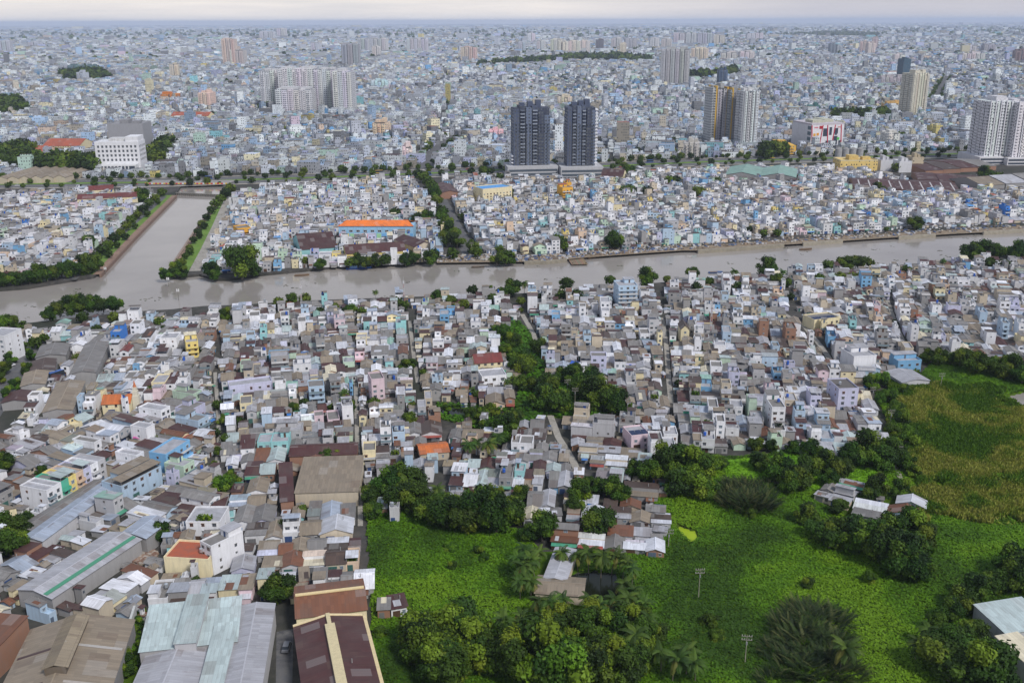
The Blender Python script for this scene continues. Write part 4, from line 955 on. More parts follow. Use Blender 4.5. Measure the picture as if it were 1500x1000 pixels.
# -------- the houses the photograph singles out: colours adopted by the filled house that stands nearest
OVR = [l.split() for l in '''
179 500 bright_blue grey 3 flat;192 516 white red 2 gable;281 507 yellow cream 4 flat;207 487 white grey 3 flat;222 490 white dark_brown 2 mono;74 482 coral grey 1 mono;240 505 light_blue silver 2 mono;193 540 sky_blue grey 2 flat
232 541 white grey 2 flat;244 558 cream grey 2 flat;138 556 cream tan 1 mono;132 575 yellow grey 1 mono;185 600 white grey 3 flat;224 605 white tan 2 flat;112 600 light_blue light_grey 3 flat;280 577 pale_green light_grey 2 flat
283 597 lavender grey 2 flat;364 597 cream grey 2 flat;283 625 light_blue grey 2 flat;84 664 sky_blue tan 1 mono;388 653 aqua light_grey 2 flat;252 706 lavender grey 2 flat;134 655 white grey 2 flat;196 664 white light_grey 2 flat
349 524 coral maroon 2 mono;364 543 pale_green grey 3 flat;396 521 sky_blue grey 2 flat;370 507 light_blue grey 3 flat;243 527 light_blue grey 1 mono;450 471 light_blue grey 4 flat;481 469 lavender grey 2 flat;501 476 pink grey 3 flat
653 464 sky_blue terracotta 3 flat;571 537 aqua light_grey 2 mono;527 528 pink maroon 2 mono;630 469 white grey 3 flat;523 500 cream cream 2 flat;513 530 pale_green tan 2 flat;485 614 pink light_grey 1 flat;491 639 pale_grey light_grey 2 flat
543 661 cream grey 2 flat;431 636 pale_grey light_grey 2 flat;565 647 white grey 4 flat;588 650 light_blue grey 3 flat;767 656 white grey 2 flat;403 521 sky_blue grey 2 flat;639 560 light_blue dark_grey 2 flat;403 650 aqua grey 2 flat
470 592 grey_cement maroon 1 gablex;503 549 white maroon 2 gable;467 514 white maroon 1 gablex;671 481 beige maroon 1 mono;753 482 grey_cement maroon 1 mono;593 576 white maroon 2 mono;646 576 beige maroon 1 mono;701 569 white maroon 1 mono
614 535 grey_cement maroon 1 mono;642 643 raw_brick maroon 1 mono;669 650 raw_brick maroon 1 mono;732 670 white maroon 2 mono;847 465 white grey 4 flat;883 454 white grey 4 flat;956 488 pale_grey grey 4 flat;967 495 cream grey 3 flat
884 532 lavender grey 3 flat;1022 532 cream cream 2 flat;1006 601 teal_green light_grey 1 mono;1040 593 white light_grey 2 flat;1069 563 lavender light_grey 3 flat;1037 574 sky_blue green 2 flat;1089 593 off-white light_grey 2 flat
1055 625 white grey 3 flat;1019 619 pale_green light_grey 2 mono;991 646 white grey 2 flat;764 655 white grey 2 flat;1132 546 sky_blue grey 2 flat;1117 577 pink grey 2 flat;1141 506 peach dark_brown 2 mono;939 580 lavender grey 2 mono
1286 455 pink grey 3 flat;1330 458 white light_grey 3 flat;1212 475 cream grey 2 flat;1243 479 aqua grey 3 flat;1219 495 sky_blue silver 2 flat;1374 476 grey_cement grey 2 flat;1288 489 white grey 3 flat;1442 465 light_blue grey 3 flat
1414 454 pale_grey grey 4 flat;1194 583 lavender light_grey 3 flat;1167 545 grey_cement grey 2 flat;1198 614 light_blue silver 3 mono;1230 646 white mint 1 mono;1226 556 white silver 3 flat;1472 485 light_blue tan 4 flat;1492 488 white grey 4 flat
1310 560 off-white light_grey 1 mono;450 540 white light_grey 2 flat;520 574 sky_blue grey 2 flat;820 465 sky_blue grey 2 flat;775 480 light_blue mint 3 flat;600 560 beige tan 2 mono;620 590 beige light_grey 2 flat;616 600 pale_grey grey 2 flat
420 470 white grey 3 flat;500 497 beige tan 1 gable;560 520 white grey 2 mono;1060 490 light_blue grey 3 flat;1075 470 white grey 2 flat;1155 520 cream mint 2 mono;1180 500 white grey 3 flat;860 500 light_blue grey 3 flat;905 470 sky_blue maroon 2 mono
1390 480 white grey 2 mono;1420 480 grey_cement tan 1 gable;1460 510 pale_grey tan 1 gable;1490 515 pale_grey grey 1 gable;1350 470 pink terracotta 2 gable;1310 500 white light_grey 2 flat;1280 470 peach terracotta 3 flat
93 325 sky_blue grey 3 flat;43 327 bright_blue grey 2 flat;35 310 cream terracotta 2 gable;147 330 white grey 3 flat;10 363 white grey 3 flat;463 323 white grey 3 flat;422 298 cream red 3 gablex;372 292 off-white terracotta 2 gable
353 293 lavender grey 4 flat;370 355 light_blue grey 2 flat;312 360 white light_grey 4 flat;340 368 white grey 3 flat;583 265 white grey 5 flat;608 288 white grey 4 flat;831 279 mustard terracotta 4 flat;863 287 yellow terracotta 3 gable
852 350 peach grey 4 flat;925 322 cream grey 3 flat;790 327 white light_grey 3 flat;840 337 white light_grey 3 flat;767 347 aqua grey 2 flat;977 338 sky_blue grey 3 flat;983 318 aqua grey 3 flat;950 320 light_blue grey 3 flat
1013 295 white grey 4 flat;1055 305 pink grey 3 flat;1245 310 white grey 4 flat;1268 322 bright_blue grey 4 flat;1325 320 white grey 4 flat;1423 300 bright_blue blue 2 flat;1425 310 peach orange 2 gablex;1473 315 bright_blue grey 4 flat
1070 323 white grey 4 flat;1043 322 yellow grey 2 flat;1103 322 sky_blue grey 4 flat;1203 328 white grey 4 flat;1163 332 white grey 4 flat;1180 330 aqua grey 4 flat;1465 310 peach orange 2 gablex;1140 330 white grey 4 flat;1120 325 white grey 4 flat
'''.replace('\n', ';').split(';') if l.strip()]

# -------- hand-placed buildings near the camera; each is also a reference the other labels point to
REFS = []           # (x, y, phrase)
HAND = []           # exclusion rectangles
def rect_of(x1, y1, x2, y2, h, d):
    a, b = G(x1, y1, h), G(x2, y2, h); a.z = b.z = 0
    u = (b - a); w_ = u.length; u.normalize(); n_ = Vector((-u.y, u.x, 0))     # n_ points away from the camera for a left-to-right edge
    c = (a + b) / 2 + n_ * d / 2
    return c, w_, abs(d), math.atan2(u.y, u.x)
def excl_rect(c, w_, d, rot, m=.6):
    cr, sr = math.cos(rot), math.sin(rot)
    P = [(c[0] + x * cr - y * sr, c[1] + x * sr + y * cr) for x, y in ((-w_ / 2 - m, -d / 2 - m), (w_ / 2 + m, -d / 2 - m), (w_ / 2 + m, d / 2 + m), (-w_ / 2 - m, d / 2 + m))]
    HAND.append(Zone(P))
NHOUSE = [0]
HS = 0.74
def hand(name, label, cat, edge, h, d, wall, roof, rtype, ref=None, group=None, **k):
    h *= HS if cat in ('house', 'shophouse') else .88
    c, w_, dd, rot = rect_of(*edge, h, d)
    excl_rect(c, w_, dd, rot)
    t = thing(name, label, cat, (c.x, c.y, 0), rot, group)
    sk = Sink(I0, None, t)
    a = dict(w=w_, d=dd, h=h, st=k.pop('st', max(1, round(h / 2.45))), wall=wall, roof=roof, rtype=rtype, seed=RNG.randrange(99999), nopatch=cat in ('warehouse', 'shed')); a.update(k)
    house(sk, a); sk.done()
    if ref: REFS.append((c.x, c.y, ref))
    if cat == 'house': NHOUSE[0] += 1
    t['w'] = w_; t['dd'] = dd
    return t, w_, dd, h
def extra(t, name, fn, mats=None):
    g = Geo(); fn(g); return g.build(name, t)
def clean(t):
    for k in ('w', 'dd'):
        if k in t: del t[k]

# warehouses at the bottom
t, w_, d_, h = hand('warehouse', 'big tan gabled warehouse with long roof vent at the bottom left', 'warehouse', (46, 922, 196, 908), 7, -62, 'grey cement', 'tan', 'gable', 'tan vented warehouse', pitch=.13, blank=True)
ri = w_ * .13
def f(g):
    for y in np.arange(d_ / 2 - 24, d_ / 2 - 3, 3.0):
        g.box(-2.3, 2.3, y, y + 2.98, h + ri - .6, h + ri + 1.5, I0, S(96, 84, 70), WALL)
        slab(g, I0, (-2.9, y + 2.97, h + ri + 1.3), (-2.9, y, h + ri + 1.3), (0, y, h + ri + 2.2), (0, y + 2.97, h + ri + 2.2), .12, S(126, 113, 92), ROOF); slab(g, I0, (2.9, y, h + ri + 1.3), (2.9, y + 2.97, h + ri + 1.3), (0, y + 2.97, h + ri + 2.2), (0, y, h + ri + 2.2), .12, S(148, 134, 112), ROOF)
extra(t, 'roof_vent', f)
def f(g):
    for yy, c in ((d_ / 2 - 13, S(170, 165, 160)), (d_ / 2 - 27, S(168, 160, 152)), (d_ / 2 - 42, S(190, 185, 178))):
        for sx in (1, -1):
            xe = sx * (w_ / 2 - .3); z = lambda x: h + ri * (1 - abs(x) / (w_ / 2)) + .16
            q = [(2.2 * sx, yy, z(2.2)), (xe, yy, z(xe)), (xe, yy + .9, z(xe)), (2.2 * sx, yy + .9, z(2.2))]
            if sx < 0: q = [q[1], q[0], q[3], q[2]]
            slab(g, I0, *q, .05, c if sx > 0 else S(70, 48, 48), PAINT)
extra(t, 'skylight', f)
hand('warehouse', 'narrow rusty red shed at the bottom left corner', 'warehouse', (2, 916, 43, 920), 6, -50, 'raw brick', 'rusty', 'mono', 'rusty corner shed', blank=True)
hand('warehouse', 'pale mint sheet-roofed hall beside the tan vented warehouse', 'warehouse', (221, 893, 354, 879), 8.5, -18, 'grey cement', 'mint', 'mono', 'mint-roofed hall', blank=True, dy=1)
t, w_, d_, h = hand('warehouse', 'raised mint roof block in the middle of the mint hall', 'warehouse', (277, 878, 306, 876), 10.5, -19, 'pale grey', 'mint', 'mono', blank=True, dy=1)
hand('warehouse', 'low grey-beige gabled warehouse below the mint hall', 'warehouse', (229, 929, 317, 925), 7, -48, 'grey cement', 'light grey', 'gable', 'grey-beige warehouse', blank=True, pitch=.1)
hand('warehouse', 'long pinkish grey warehouse roof right of the mint hall', 'warehouse', (350, 888, 402, 884), 7.5, -64, 'pale grey', 'light grey', 'gable', 'pinkish grey warehouse', blank=True, pitch=.08)
hand('warehouse', 'strip of small mint and grey roofs between two grey warehouses', 'warehouse', (317, 932, 348, 930), 6.4, -40, 'pale grey', 'mint', 'mono', blank=True)
t, w_, d_, h = hand('warehouse', 'deep maroon gabled warehouse with cream ridge vent at the bottom', 'warehouse', (431, 917, 529, 901), 8, -60, 'cream', 'maroon', 'gable', 'maroon warehouse', blank=True, pitch=.1)
extra(t, 'ridge_vent', lambda g: (g.box(-1.2, 1.2, -d_ / 2, d_ / 2 - 5, h + w_ * .1 - .2, h + w_ * .1 + .9, I0, S(205, 190, 150), WALL, PAINT), g.box(-.5, .5, d_ / 2 - 4.99, d_ / 2, h + w_ * .1 - .2, h + w_ * .1 + .7, I0, S(205, 190, 150), WALL, PAINT)))
extra(t, 'verge_trim', lambda g: (slab(g, I0, (-w_ / 2 - .3, d_ / 2 - .3, h + .25), (0, d_ / 2 - .3, h + w_ * .1 + .25), (0, d_ / 2 + .45, h + w_ * .1 + .25), (-w_ / 2 - .3, d_ / 2 + .45, h + .25), .2, S(225, 205, 160), PAINT), slab(g, I0, (0, d_ / 2 - .3, h + w_ * .1 + .25), (w_ / 2 + .3, d_ / 2 - .3, h + .25), (w_ / 2 + .3, d_ / 2 + .45, h + .25), (0, d_ / 2 + .45, h + w_ * .1 + .25), .2, S(225, 205, 160), PAINT), g.box(w_ / 2 + .3, w_ / 2 + 1.2, -d_ / 2, d_ / 2, h - 1, h - .1, I0, S(215, 195, 150), PAINT)))
t, w_, d_, h = hand('warehouse', 'rust-streaked gabled shed behind the maroon warehouse', 'warehouse', (434, 905, 537, 892), 7, 15, 'cream', 'rusty', 'gablex', 'rust-streaked shed', blank=True, pitch=.12)
extra(t, 'ridge_cap', lambda g: g.box(-w_ / 2, w_ / 2, -.5, .5, h + d_ * .12 + .1, h + d_ * .12 + .4, I0, S(222, 200, 150), PAINT))
# cream terrace house and white tower house
t, w_, d_, h = hand('house', 'cream house with terracotta roof terrace beside a white tower house', 'house', (240, 818, 305, 822), 7.5, 10, 'cream', 'terracotta', 'flat', 'cream terrace house', roofpaint=True, blank=True, tank='steel')
hand('house', 'white four-storey tower house with rows of small dark windows', 'house', (293, 794, 309, 802), 12, 11, 'white', 'light grey', 'flat', 'white tower house', sidep=1, sidefrom=0, head=True)
hand('house', 'white house with dense rooftop garden behind the cream terrace house', 'house', (272, 766, 322, 766), 8.5, 10, 'white', 'light grey', 'flat', 'roof-garden house', garden=True)
# colourful shophouse row
row = [(68, 720), (154, 672)]
cols = ['white', 'white', 'teal green', 'yellow', 'peach', 'lavender', 'white', 'pale grey']
for i in range(8):
    a = (row[0][0] + (row[1][0] - row[0][0]) * i / 8, row[0][1] + (row[1][1] - row[0][1]) * i / 8); b = (row[0][0] + (row[1][0] - row[0][0]) * (i + 1) / 8, row[0][1] + (row[1][1] - row[0][1]) * (i + 1) / 8)
    hand('shophouse', f'{cols[i]} three-storey shophouse, {["nearest the left edge", "second from the left", "third from the left", "fourth from the left", "fifth from the left", "sixth from the left", "seventh from the left", "last at the right end"][i]} in the coloured row', 'shophouse', (*a, *b), 10, 11, cols[i], 'mint' if 1 < i < 6 else 'light grey', 'flat', 'coloured shophouse row' if i == 3 else None, 'row of coloured shophouses', balcony=i % 2 == 0, sidep=1 if i == 0 else 0, sidefrom=0, cover=i in (2, 3, 5), awning=S(60, 150, 120) if i in (1, 2, 3) else None)
# long sheds
for e, h, d, wl, rf, lab, ref in [((48, 777, 160, 706), 4.2, 6, 'grey cement', 'grey', 'long narrow grey shed roof in front of the coloured shophouse row', None),
        ((62, 792, 185, 702), 4.6, 7, 'pale grey', 'bluish grey', 'long bluish shed roof running up from the lower left', 'long bluish shed'),
        ((76, 876, 206, 790), 6, 12, 'grey cement', 'light grey', 'long grey shed roof with a green strip along its middle', 'green-striped long shed'),
        ((214, 788, 248, 762), 6, 9, 'grey cement', 'bluish grey', 'short bluish grey shed continuing the green-striped shed', None)]:
    t, w_, d_, hh = hand('shed', lab, 'shed', e, h, d, wl, rf, 'gablex', ref, blank=True, pitch=.1)
    if 'green strip' in lab: extra(t, 'green_strip', lambda g: slab(g, I0, (-w_ / 2, -d_ / 2 + 1.6, hh + .62), (w_ / 2, -d_ / 2 + 1.6, hh + .62), (w_ / 2, -d_ / 2 + 2.9, hh + .78), (-w_ / 2, -d_ / 2 + 2.9, hh + .78), .1, S(70, 140, 110), PAINT))
hand('shed', 'wide tan shed with flat sheet roof beside the dark alley', 'shed', (432, 722, 524, 719), 6, 24, 'beige', 'tan', 'mono', 'wide tan shed', blank=True)
hand('shed', 'long maroon shed behind the wide tan shed', 'shed', (424, 668, 522, 664), 5, 10, 'raw brick', 'maroon', 'gablex', 'long maroon shed', blank=True)
hand('shed', 'narrow maroon lean-to left of the wide tan shed', 'shed', (411, 735, 430, 733), 5, 26, 'raw brick', 'maroon', 'mono', blank=True)
for e, h, d, rf, lab, ref in [((62, 604, 106, 600), 5, 34, 'tan', 'long tan market shed at left, nearest the camera', 'tan market sheds'), ((102, 548, 140, 545), 6, 44, 'grey', 'tall grey-tan market shed with curved ridge near the river', 'tall market shed'),
        ((30, 566, 66, 562), 4.5, 18, 'tan', 'low tan market shed beside the left-edge road', None), ((44, 545, 80, 541), 4.5, 16, 'dark brown', 'brown market shed left of the tall market shed', None), ((52, 524, 96, 520), 4.5, 18, 'grey', 'grey market shed near the riverside houses', None), ((2, 590, 40, 587), 4, 12, 'maroon', 'patchy maroon shed at the left edge by the road', None)]:
    hand('shed', lab, 'shed', e, h, d, 'grey cement', rf, 'gable', ref, blank=True, pitch=.1)
t, w_, d_, h = hand('temple', 'small temple with orange tiled roof and slim white spire', 'temple', (149, 592, 190, 590), 5, 9, 'cream', 'orange', 'gablex', 'orange-roofed temple', pitch=.25)
def f(g):
    x = w_ / 2 + 1.5
    for k, (r, z0, z1) in enumerate(((1.3, 0, 6), (1.0, 6, 8), (.75, 8, 9.6))): g.box(x - r, x + r, -r, r, z0, z1, I0, S(214, 208, 190), WALL)
    g.cyl(x, 0, 9.6, 12.4, .7, I0, S(190, 110, 64), PAINT, 8, .05)
extra(t, 'spire', f)
hand('temple', 'low temple with red swept roof beside the green belt', 'temple', (696, 532, 736, 529), 5, 9, 'cream', 'red', 'gablex', 'red-roofed temple', pitch=.3)
hand('house', 'wide white house with blank front below the red-roofed temple', 'house', (706, 553, 742, 550), 6.5, 9, 'white', 'light grey', 'flat', 'wide white temple-side house')
hand('house', 'long sky-blue three-storey house among white neighbours at left', 'house', (243, 668, 278, 646), 9.5, 7, 'sky blue', 'grey', 'flat', 'long sky-blue house', sidep=1)
hand('house', 'long lavender-blue house with brown terrace wall behind the long sheds', 'house', (178, 714, 236, 684), 8.5, 9, 'light blue', 'tan', 'flat', 'long lavender-blue house', sidep=1, head=True, cover=True)
hand('house', 'tall pale blue five-storey house standing above the riverside roofs', 'house', (906, 420, 934, 419), 15.5, 12, 'light blue', 'light grey', 'flat', 'tall pale blue five-storey house', sidep=1, head=True, st=5)
hand('house', 'white four-storey house standing over the dark trees, right of centre', 'house', (1131, 598, 1151, 598), 13.5, 14, 'white', 'grey', 'flat', 'white four-storey house by the trees', head=True, tank='blue', sidep=1)
hand('house', 'wide white three-storey house with blank side near the reed field', 'house', (1251, 524, 1284, 522), 11, 12, 'white', 'light grey', 'flat', 'blank white three-storey house', head=True, blank=True)
hand('house', 'sky-blue two-storey house with white rooftop room by the field edge', 'house', (1316, 531, 1350, 529), 6.5, 8, 'sky blue', 'light grey', 'flat', 'sky-blue house with rooftop room', head=True)
hand('shed', 'pale grey gabled shed at the corner of the reed field', 'shed', (1322, 560, 1362, 557), 4, 14, 'pale grey', 'light grey', 'gable', 'pale grey corner shed', pitch=.08)
hand('house', 'lavender four-storey house with dark flat roof near the field edge', 'house', (1229, 571, 1258, 570), 12.5, 12, 'lavender', 'dark grey', 'flat', 'lavender four-storey house', roofpaint=True, tank='steel', sidep=.6)
hand('house', 'narrow pink four-storey house rising over grey roofs', 'house', (544, 558, 563, 556), 14, 9, 'pink', 'dark brown', 'flat', 'tall narrow pink house', sidep=1)
hand('house', 'plain light blue three-storey cube house left of the pink tower house', 'house', (452, 568, 475, 566), 9.5, 8, 'light blue', 'grey', 'flat', 'light blue cube house')
hand('house', 'small white house with maroon roof alone in the field', 'house', (573, 892, 597, 888), 3.6, 6, 'white', 'maroon', 'mono', 'lone maroon-roofed field house')
hand('shack', 'small grey lean-to shack beside the lone maroon-roofed house', 'shack', (553, 893, 571, 892), 3.2, 5, 'raw brick', 'grey', 'mono')
hand('shed', 'grey sheet-roofed farm shed among the coconut palms', 'shed', (797, 846, 829, 850), 4, 17, 'beige', 'light grey', 'gable', 'palm-grove farm shed', pitch=.08, blank=True)
hand('shed', 'striped brown and white farm shed in front of the pond', 'shed', (784, 868, 854, 873), 3.6, 9, 'beige', 'tan', 'gablex', 'striped pond shed', blank=True, pitch=.1)
hand('shed', 'pale green-white metal shed in the bottom right corner', 'shed', (1474, 928, 1545, 916), 4.5, 12, 'pale grey', 'mint', 'mono', 'corner metal sheds', blank=True)
hand('shed', 'long white ribbed shed running off the bottom right corner', 'shed', (1457, 944, 1488, 938), 5, -34, 'pale grey', 'cream', 'mono', blank=True)
hand('shack', 'rusty little shack beside the bottom right metal sheds', 'shack', (1421, 948, 1440, 945), 3, 6, 'raw brick', 'rusty', 'mono')
hand('shack', 'white patched shack left of the bottom right metal sheds', 'shack', (1418, 938, 1442, 930), 3, 5, 'pale grey', 'silver', 'mono')
hand('house', 'yellow four-storey house with blank walls near the riverside', 'house', (272, 503, 290, 501), 12.5, 10, 'yellow', 'cream', 'flat', 'yellow four-storey house', head=True)
hand('house', 'tall white narrow house at the left picture edge', 'house', (-24, 492, 6, 494), 17, 12, 'white', 'grey', 'flat', 'tall white house at the left edge', st=5, sidep=1)
hand('house', 'low house under a bright orange tarpaulin roof at centre', 'house', (616, 665, 658, 661), 4, 9, 'beige', 'orange', 'gablex', 'orange tarpaulin roof', pitch=.12)
hand('house', 'pale house with pointed brown gable and tall front windows', 'house', (998, 482, 1010, 482), 10, 10, 'cream', 'dark brown', 'gable', 'pointed brown-gabled house', pitch=.5)
hand('house', 'pink house with dark solar panels on its flat roof', 'house', (925, 640, 952, 637), 7, 9, 'pink', 'light grey', 'flat', 'pink solar-panel house', solar=True)
hand('house', 'long cream house with dark solar panels near the right-hand lane', 'house', (1193, 470, 1230, 466), 7, 10, 'cream', 'grey', 'flat', 'cream solar-panel house', solar=True)
hand('house', 'long lavender-walled house beside the narrow dark alley', 'house', (336, 568, 399, 560), 6.5, 7, 'lavender', 'light grey', 'flat', 'long lavender-walled house')
for o in list(COL.objects): clean(o)
# ------------------------------------------------------------------ rows of houses
HOUSES = []; CALLS = []; OCC = {}
def occupy(a): OCC.setdefault((int(a['x'] // 14), int(a['y'] // 14)), []).append(a)
def clash(a):
    i, j = int(a['x'] // 14), int(a['y'] // 14)
    for di in (-1, 0, 1):
        for dj in (-1, 0, 1):
            for b in OCC.get((i + di, j + dj), ()):
                sep = False; dx, dy = b['x'] - a['x'], b['y'] - a['y']
                for t in (a['rot'], a['rot'] + PI / 2, b['rot'], b['rot'] + PI / 2):
                    ux, uy = math.cos(t), math.sin(t); r = 0
                    for h in (a, b): r += abs(ux * math.cos(h['rot']) + uy * math.sin(h['rot'])) * h['w'] / 2 + abs(-ux * math.sin(h['rot']) + uy * math.cos(h['rot'])) * h['d'] / 2
                    if abs(dx * ux + dy * uy) > r + .05: sep = True; break
                if not sep: return True
    return False
def gapfill():
    for poly, rot, pal, seed, kw in list(CALLS):
        for q in range(4):
            k = dict(kw); k['wr'] = (2.4, 4.6) if q < 3 else (2.0, 3.2); k['dr'] = (4.5, 8) if q < 3 else (3.5, 5.5); k['stp'] = (.9, .1, 0, 0); k['alley'] = .4; k['lanes'] = .02
            fill(poly, rot + (0, .12, -.1, .05)[q], pal, seed + 1000 + q * 50, second=True, **k)
def az(px):
    """direction of image-vertical ground lines at a pixel column, as rotation of a house"""
    return -math.atan((px - 750) * math.cos(PITCH) / FPX)
def blocked(c, w_, d, rot, tree=True):
    cr, sr = math.cos(rot), math.sin(rot)
    pts = [(c[0] + x * cr - y * sr, c[1] + x * sr + y * cr) for x, y in ((0, 0), (-w_ / 2, -d / 2), (w_ / 2, -d / 2), (w_ / 2, d / 2), (-w_ / 2, d / 2), (0, -d / 2), (0, d / 2), (w_ / 2, 0), (-w_ / 2, 0))]
    z = Zone(pts[1:5])
    for H in HAND:
        if H.bb[0] > z.bb[1] or H.bb[1] < z.bb[0] or H.bb[2] > z.bb[3] or H.bb[3] < z.bb[2]: continue
        if any(H.has(*p) for p in pts) or any(z.has(*p) for p in H.p) or z.has((H.bb[0] + H.bb[1]) / 2, (H.bb[2] + H.bb[3]) / 2): return True
    for R_ in ROADS:
        if R_.bb[0] > z.bb[1] or R_.bb[1] < z.bb[0] or R_.bb[2] > z.bb[3] or R_.bb[3] < z.bb[2]: continue
        if any(R_.has(*p) for p in pts) or any(z.has(*p) for p in R_.p): return True
    if tree:
        for (tx, ty, r) in TREE_EX:
            if abs(tx - c[0]) < 25 and abs(ty - c[1]) < 25:
                lx, ly = (tx - c[0]) * cr + (ty - c[1]) * sr, -(tx - c[0]) * sr + (ty - c[1]) * cr
                if abs(lx) < w_ / 2 + r * .5 and abs(ly) < d / 2 + r * .5: return True
    return False
def fill(poly, rot, pal, seed, wr=(2.8, 5.2), dr=(7.5, 12), stp=(.72, .21, .065, .005), alley=1.3, flat=.2, field=None, kind='house', lanes=.12, jit=.02, avoid=(), second=False):
    if not second: CALLS.append((poly, rot, pal, seed, dict(wr=wr, dr=dr, stp=stp, alley=alley, flat=flat, kind=kind, lanes=lanes)))
    rg = random.Random(seed); Zp = pxz(poly)
    cx = sum(p[0] for p in Zp.p) / len(Zp.p); cy = sum(p[1] for p in Zp.p) / len(Zp.p)
    cr, sr = math.cos(rot), math.sin(rot)
    loc = [((p[0] - cx) * cr + (p[1] - cy) * sr, -(p[0] - cx) * sr + (p[1] - cy) * cr) for p in Zp.p]
    u0, u1 = min(p[0] for p in loc), max(p[0] for p in loc); v0, v1 = min(p[1] for p in loc), max(p[1] for p in loc)
    v = v0; row = 0
    while v < v1:
        D = rg.uniform(*dr); u = u0 + rg.uniform(0, 4); face = row % 2
        ph = rg.uniform(0, 6)
        while u < u1:
            if rg.random() < lanes: u += rg.uniform(1.2, 2.4)
            w_ = rg.uniform(*wr) * (1.5 if rg.random() < .07 else 1); d = D - rg.uniform(0, 2.0); vv = v + d / 2 + rg.uniform(0, D - d) + .9 * math.sin(u * .05 + ph)
            uc = u + w_ / 2; u += w_ + rg.choice((.05, .05, .1, .4))
            x, y = cx + uc * cr - vv * sr, cy + uc * sr + vv * cr
            if not Zp.has(x, y): continue
            r_ = rot + rg.uniform(-jit, jit) + (PI if face else 0)
            if any(z.has(x, y) for z in avoid): continue
            if blocked((x, y), w_, d, r_): 
                w_ *= .62; d *= .7
                if blocked((x, y), w_, d, r_): continue
            st = rg.choices((1, 2, 3, 4), stp)[0]
            rf = pick(pal[1], rg)
            rt = 'flat' if ((st >= 3 and rg.random() < .8) or (st == 2 and rg.random() < flat * 1.3) or (rg.random() < flat * .25)) else rg.choice(('mono', 'mono', 'mono', 'gable', 'gable', 'gablex'))
            if st >= 3 and rg.random() < .25: rt = 'mono'
            if kind == 'shack': rt = rg.choice(('mono', 'mono', 'mono', 'gable'))
            a = dict(x=x, y=y, rot=r_, w=w_, d=d, st=st, wall=pick(pal[0], rg), roof=rf, rtype=rt, seed=rg.randrange(10 ** 6), kind=kind, dy=rg.choice((1, -1)))
            a['step'] = st > 1 and rg.random() < .55; a['lean'] = rg.random() < .3; a['split'] = rt == 'mono' and rg.random() < .6
            if st == 1: a['h'] = rg.uniform(1.9, 2.9) * (.82 if second else 1)
            if kind == 'shack': a['h'] = rg.uniform(1.7, 2.4)
            if rt == 'flat': a['head'] = rg.random() < .6; a['cover'] = rg.random() < .25; a['tank'] = rg.choice((None, 'steel', 'steel', 'blue')) if rg.random() < .6 else None; a['garden'] = rg.random() < .14
            if rt == 'mono' and st == 1 and rg.random() < .16: a['penthouse'] = True
            if rg.random() < .14: a['awning'] = rg.choice((S(60, 120, 190), S(70, 150, 120), S(190, 190, 195), S(150, 70, 60)))
            if second and clash(a): continue
            HOUSES.append(a); occupy(a)
        v += D + (alley * rg.uniform(.7, 1.5) if row % 2 else .3); row += 1
L1 = G(206, 790) - G(76, 876); TH_L = math.atan2(L1.y, L1.x)      # rows at lower left run along the long sheds
L2 = G(160, 515) - G(66, 614); TH_M = math.atan2(L2.y, L2.x) - PI / 2
fill([(-30, 620), (-30, 580), (10, 505), (60, 490), (200, 470), (315, 462), (316, 545), (250, 590), (150, 610), (60, 640)], TH_M, PAL_NEAR, 1, wr=(3, 5.8), stp=(.74, .2, .06, 0))
fill([(-40, 640), (60, 640), (150, 610), (250, 590), (314, 545), (314, 700), (330, 720), (240, 800), (215, 920), (205, 905), (0, 915), (-40, 915)], TH_L, PAL_NEAR, 2, wr=(3.3, 6.4), stp=(.78, .18, .04, 0))
fill([(330, 720), (345, 690), (415, 640), (520, 640), (522, 720), (530, 760), (538, 870), (430, 905), (420, 880), (355, 880), (225, 890), (240, 800)], az(380) - .12, PAL_NEAR, 3, stp=(.82, .15, .03, 0), wr=(3.3, 6.6))
fill([(322, 458), (432, 450), (520, 446), (519, 640), (415, 640), (345, 690), (324, 690)], az(420), PAL_NEAR, 4, stp=(.74, .2, .06, 0))
fill([(525, 446), (600, 440), (603, 560), (612, 600), (640, 590), (640, 612), (660, 640), (640, 700), (560, 700), (530, 720)], az(560), PAL_NEAR, 5, stp=(.74, .2, .06, 0))
fill([(608, 442), (740, 436), (765, 460), (745, 480), (725, 485), (735, 520), (765, 560), (750, 600), (640, 590), (614, 560)], az(680), PAL_NEAR, 6)
fill([(660, 640), (690, 612), (740, 640), (800, 612), (815, 650), (850, 702), (862, 715), (845, 750), (770, 770), (700, 735), (640, 700)], az(740) - .1, PAL_NEAR, 7, stp=(.8, .17, .03, 0))
fill([(768, 436), (870, 426), (960, 420), (968, 465), (980, 590), (990, 670), (960, 695), (940, 650), (915, 600), (850, 545), (805, 560), (790, 505)], az(880) + .05, PAL_NEAR, 8)
fill([(820, 612), (870, 620), (915, 605), (945, 650), (965, 690), (975, 735), (905, 735), (870, 712), (835, 650)], az(880) - .1, PAL_SHACK, 9, stp=(.75, .22, .03, 0), wr=(4, 8))
fill([(850, 745), (880, 735), (905, 735), (972, 735), (975, 765), (968, 812), (850, 808), (765, 800), (770, 772)], az(860) - .08, PAL_SHACK, 10, kind='shack', stp=(1, 0, 0, 0), dr=(6, 9), wr=(4, 8), alley=1.4)
fill([(974, 418), (1080, 412), (1150, 406), (1150, 470), (1228, 545), (1262, 556), (1272, 590), (1298, 652), (1240, 672), (1100, 655), (1000, 660), (984, 590)], az(1100) + .1, PAL_NEAR, 11, stp=(.56, .3, .12, .02))
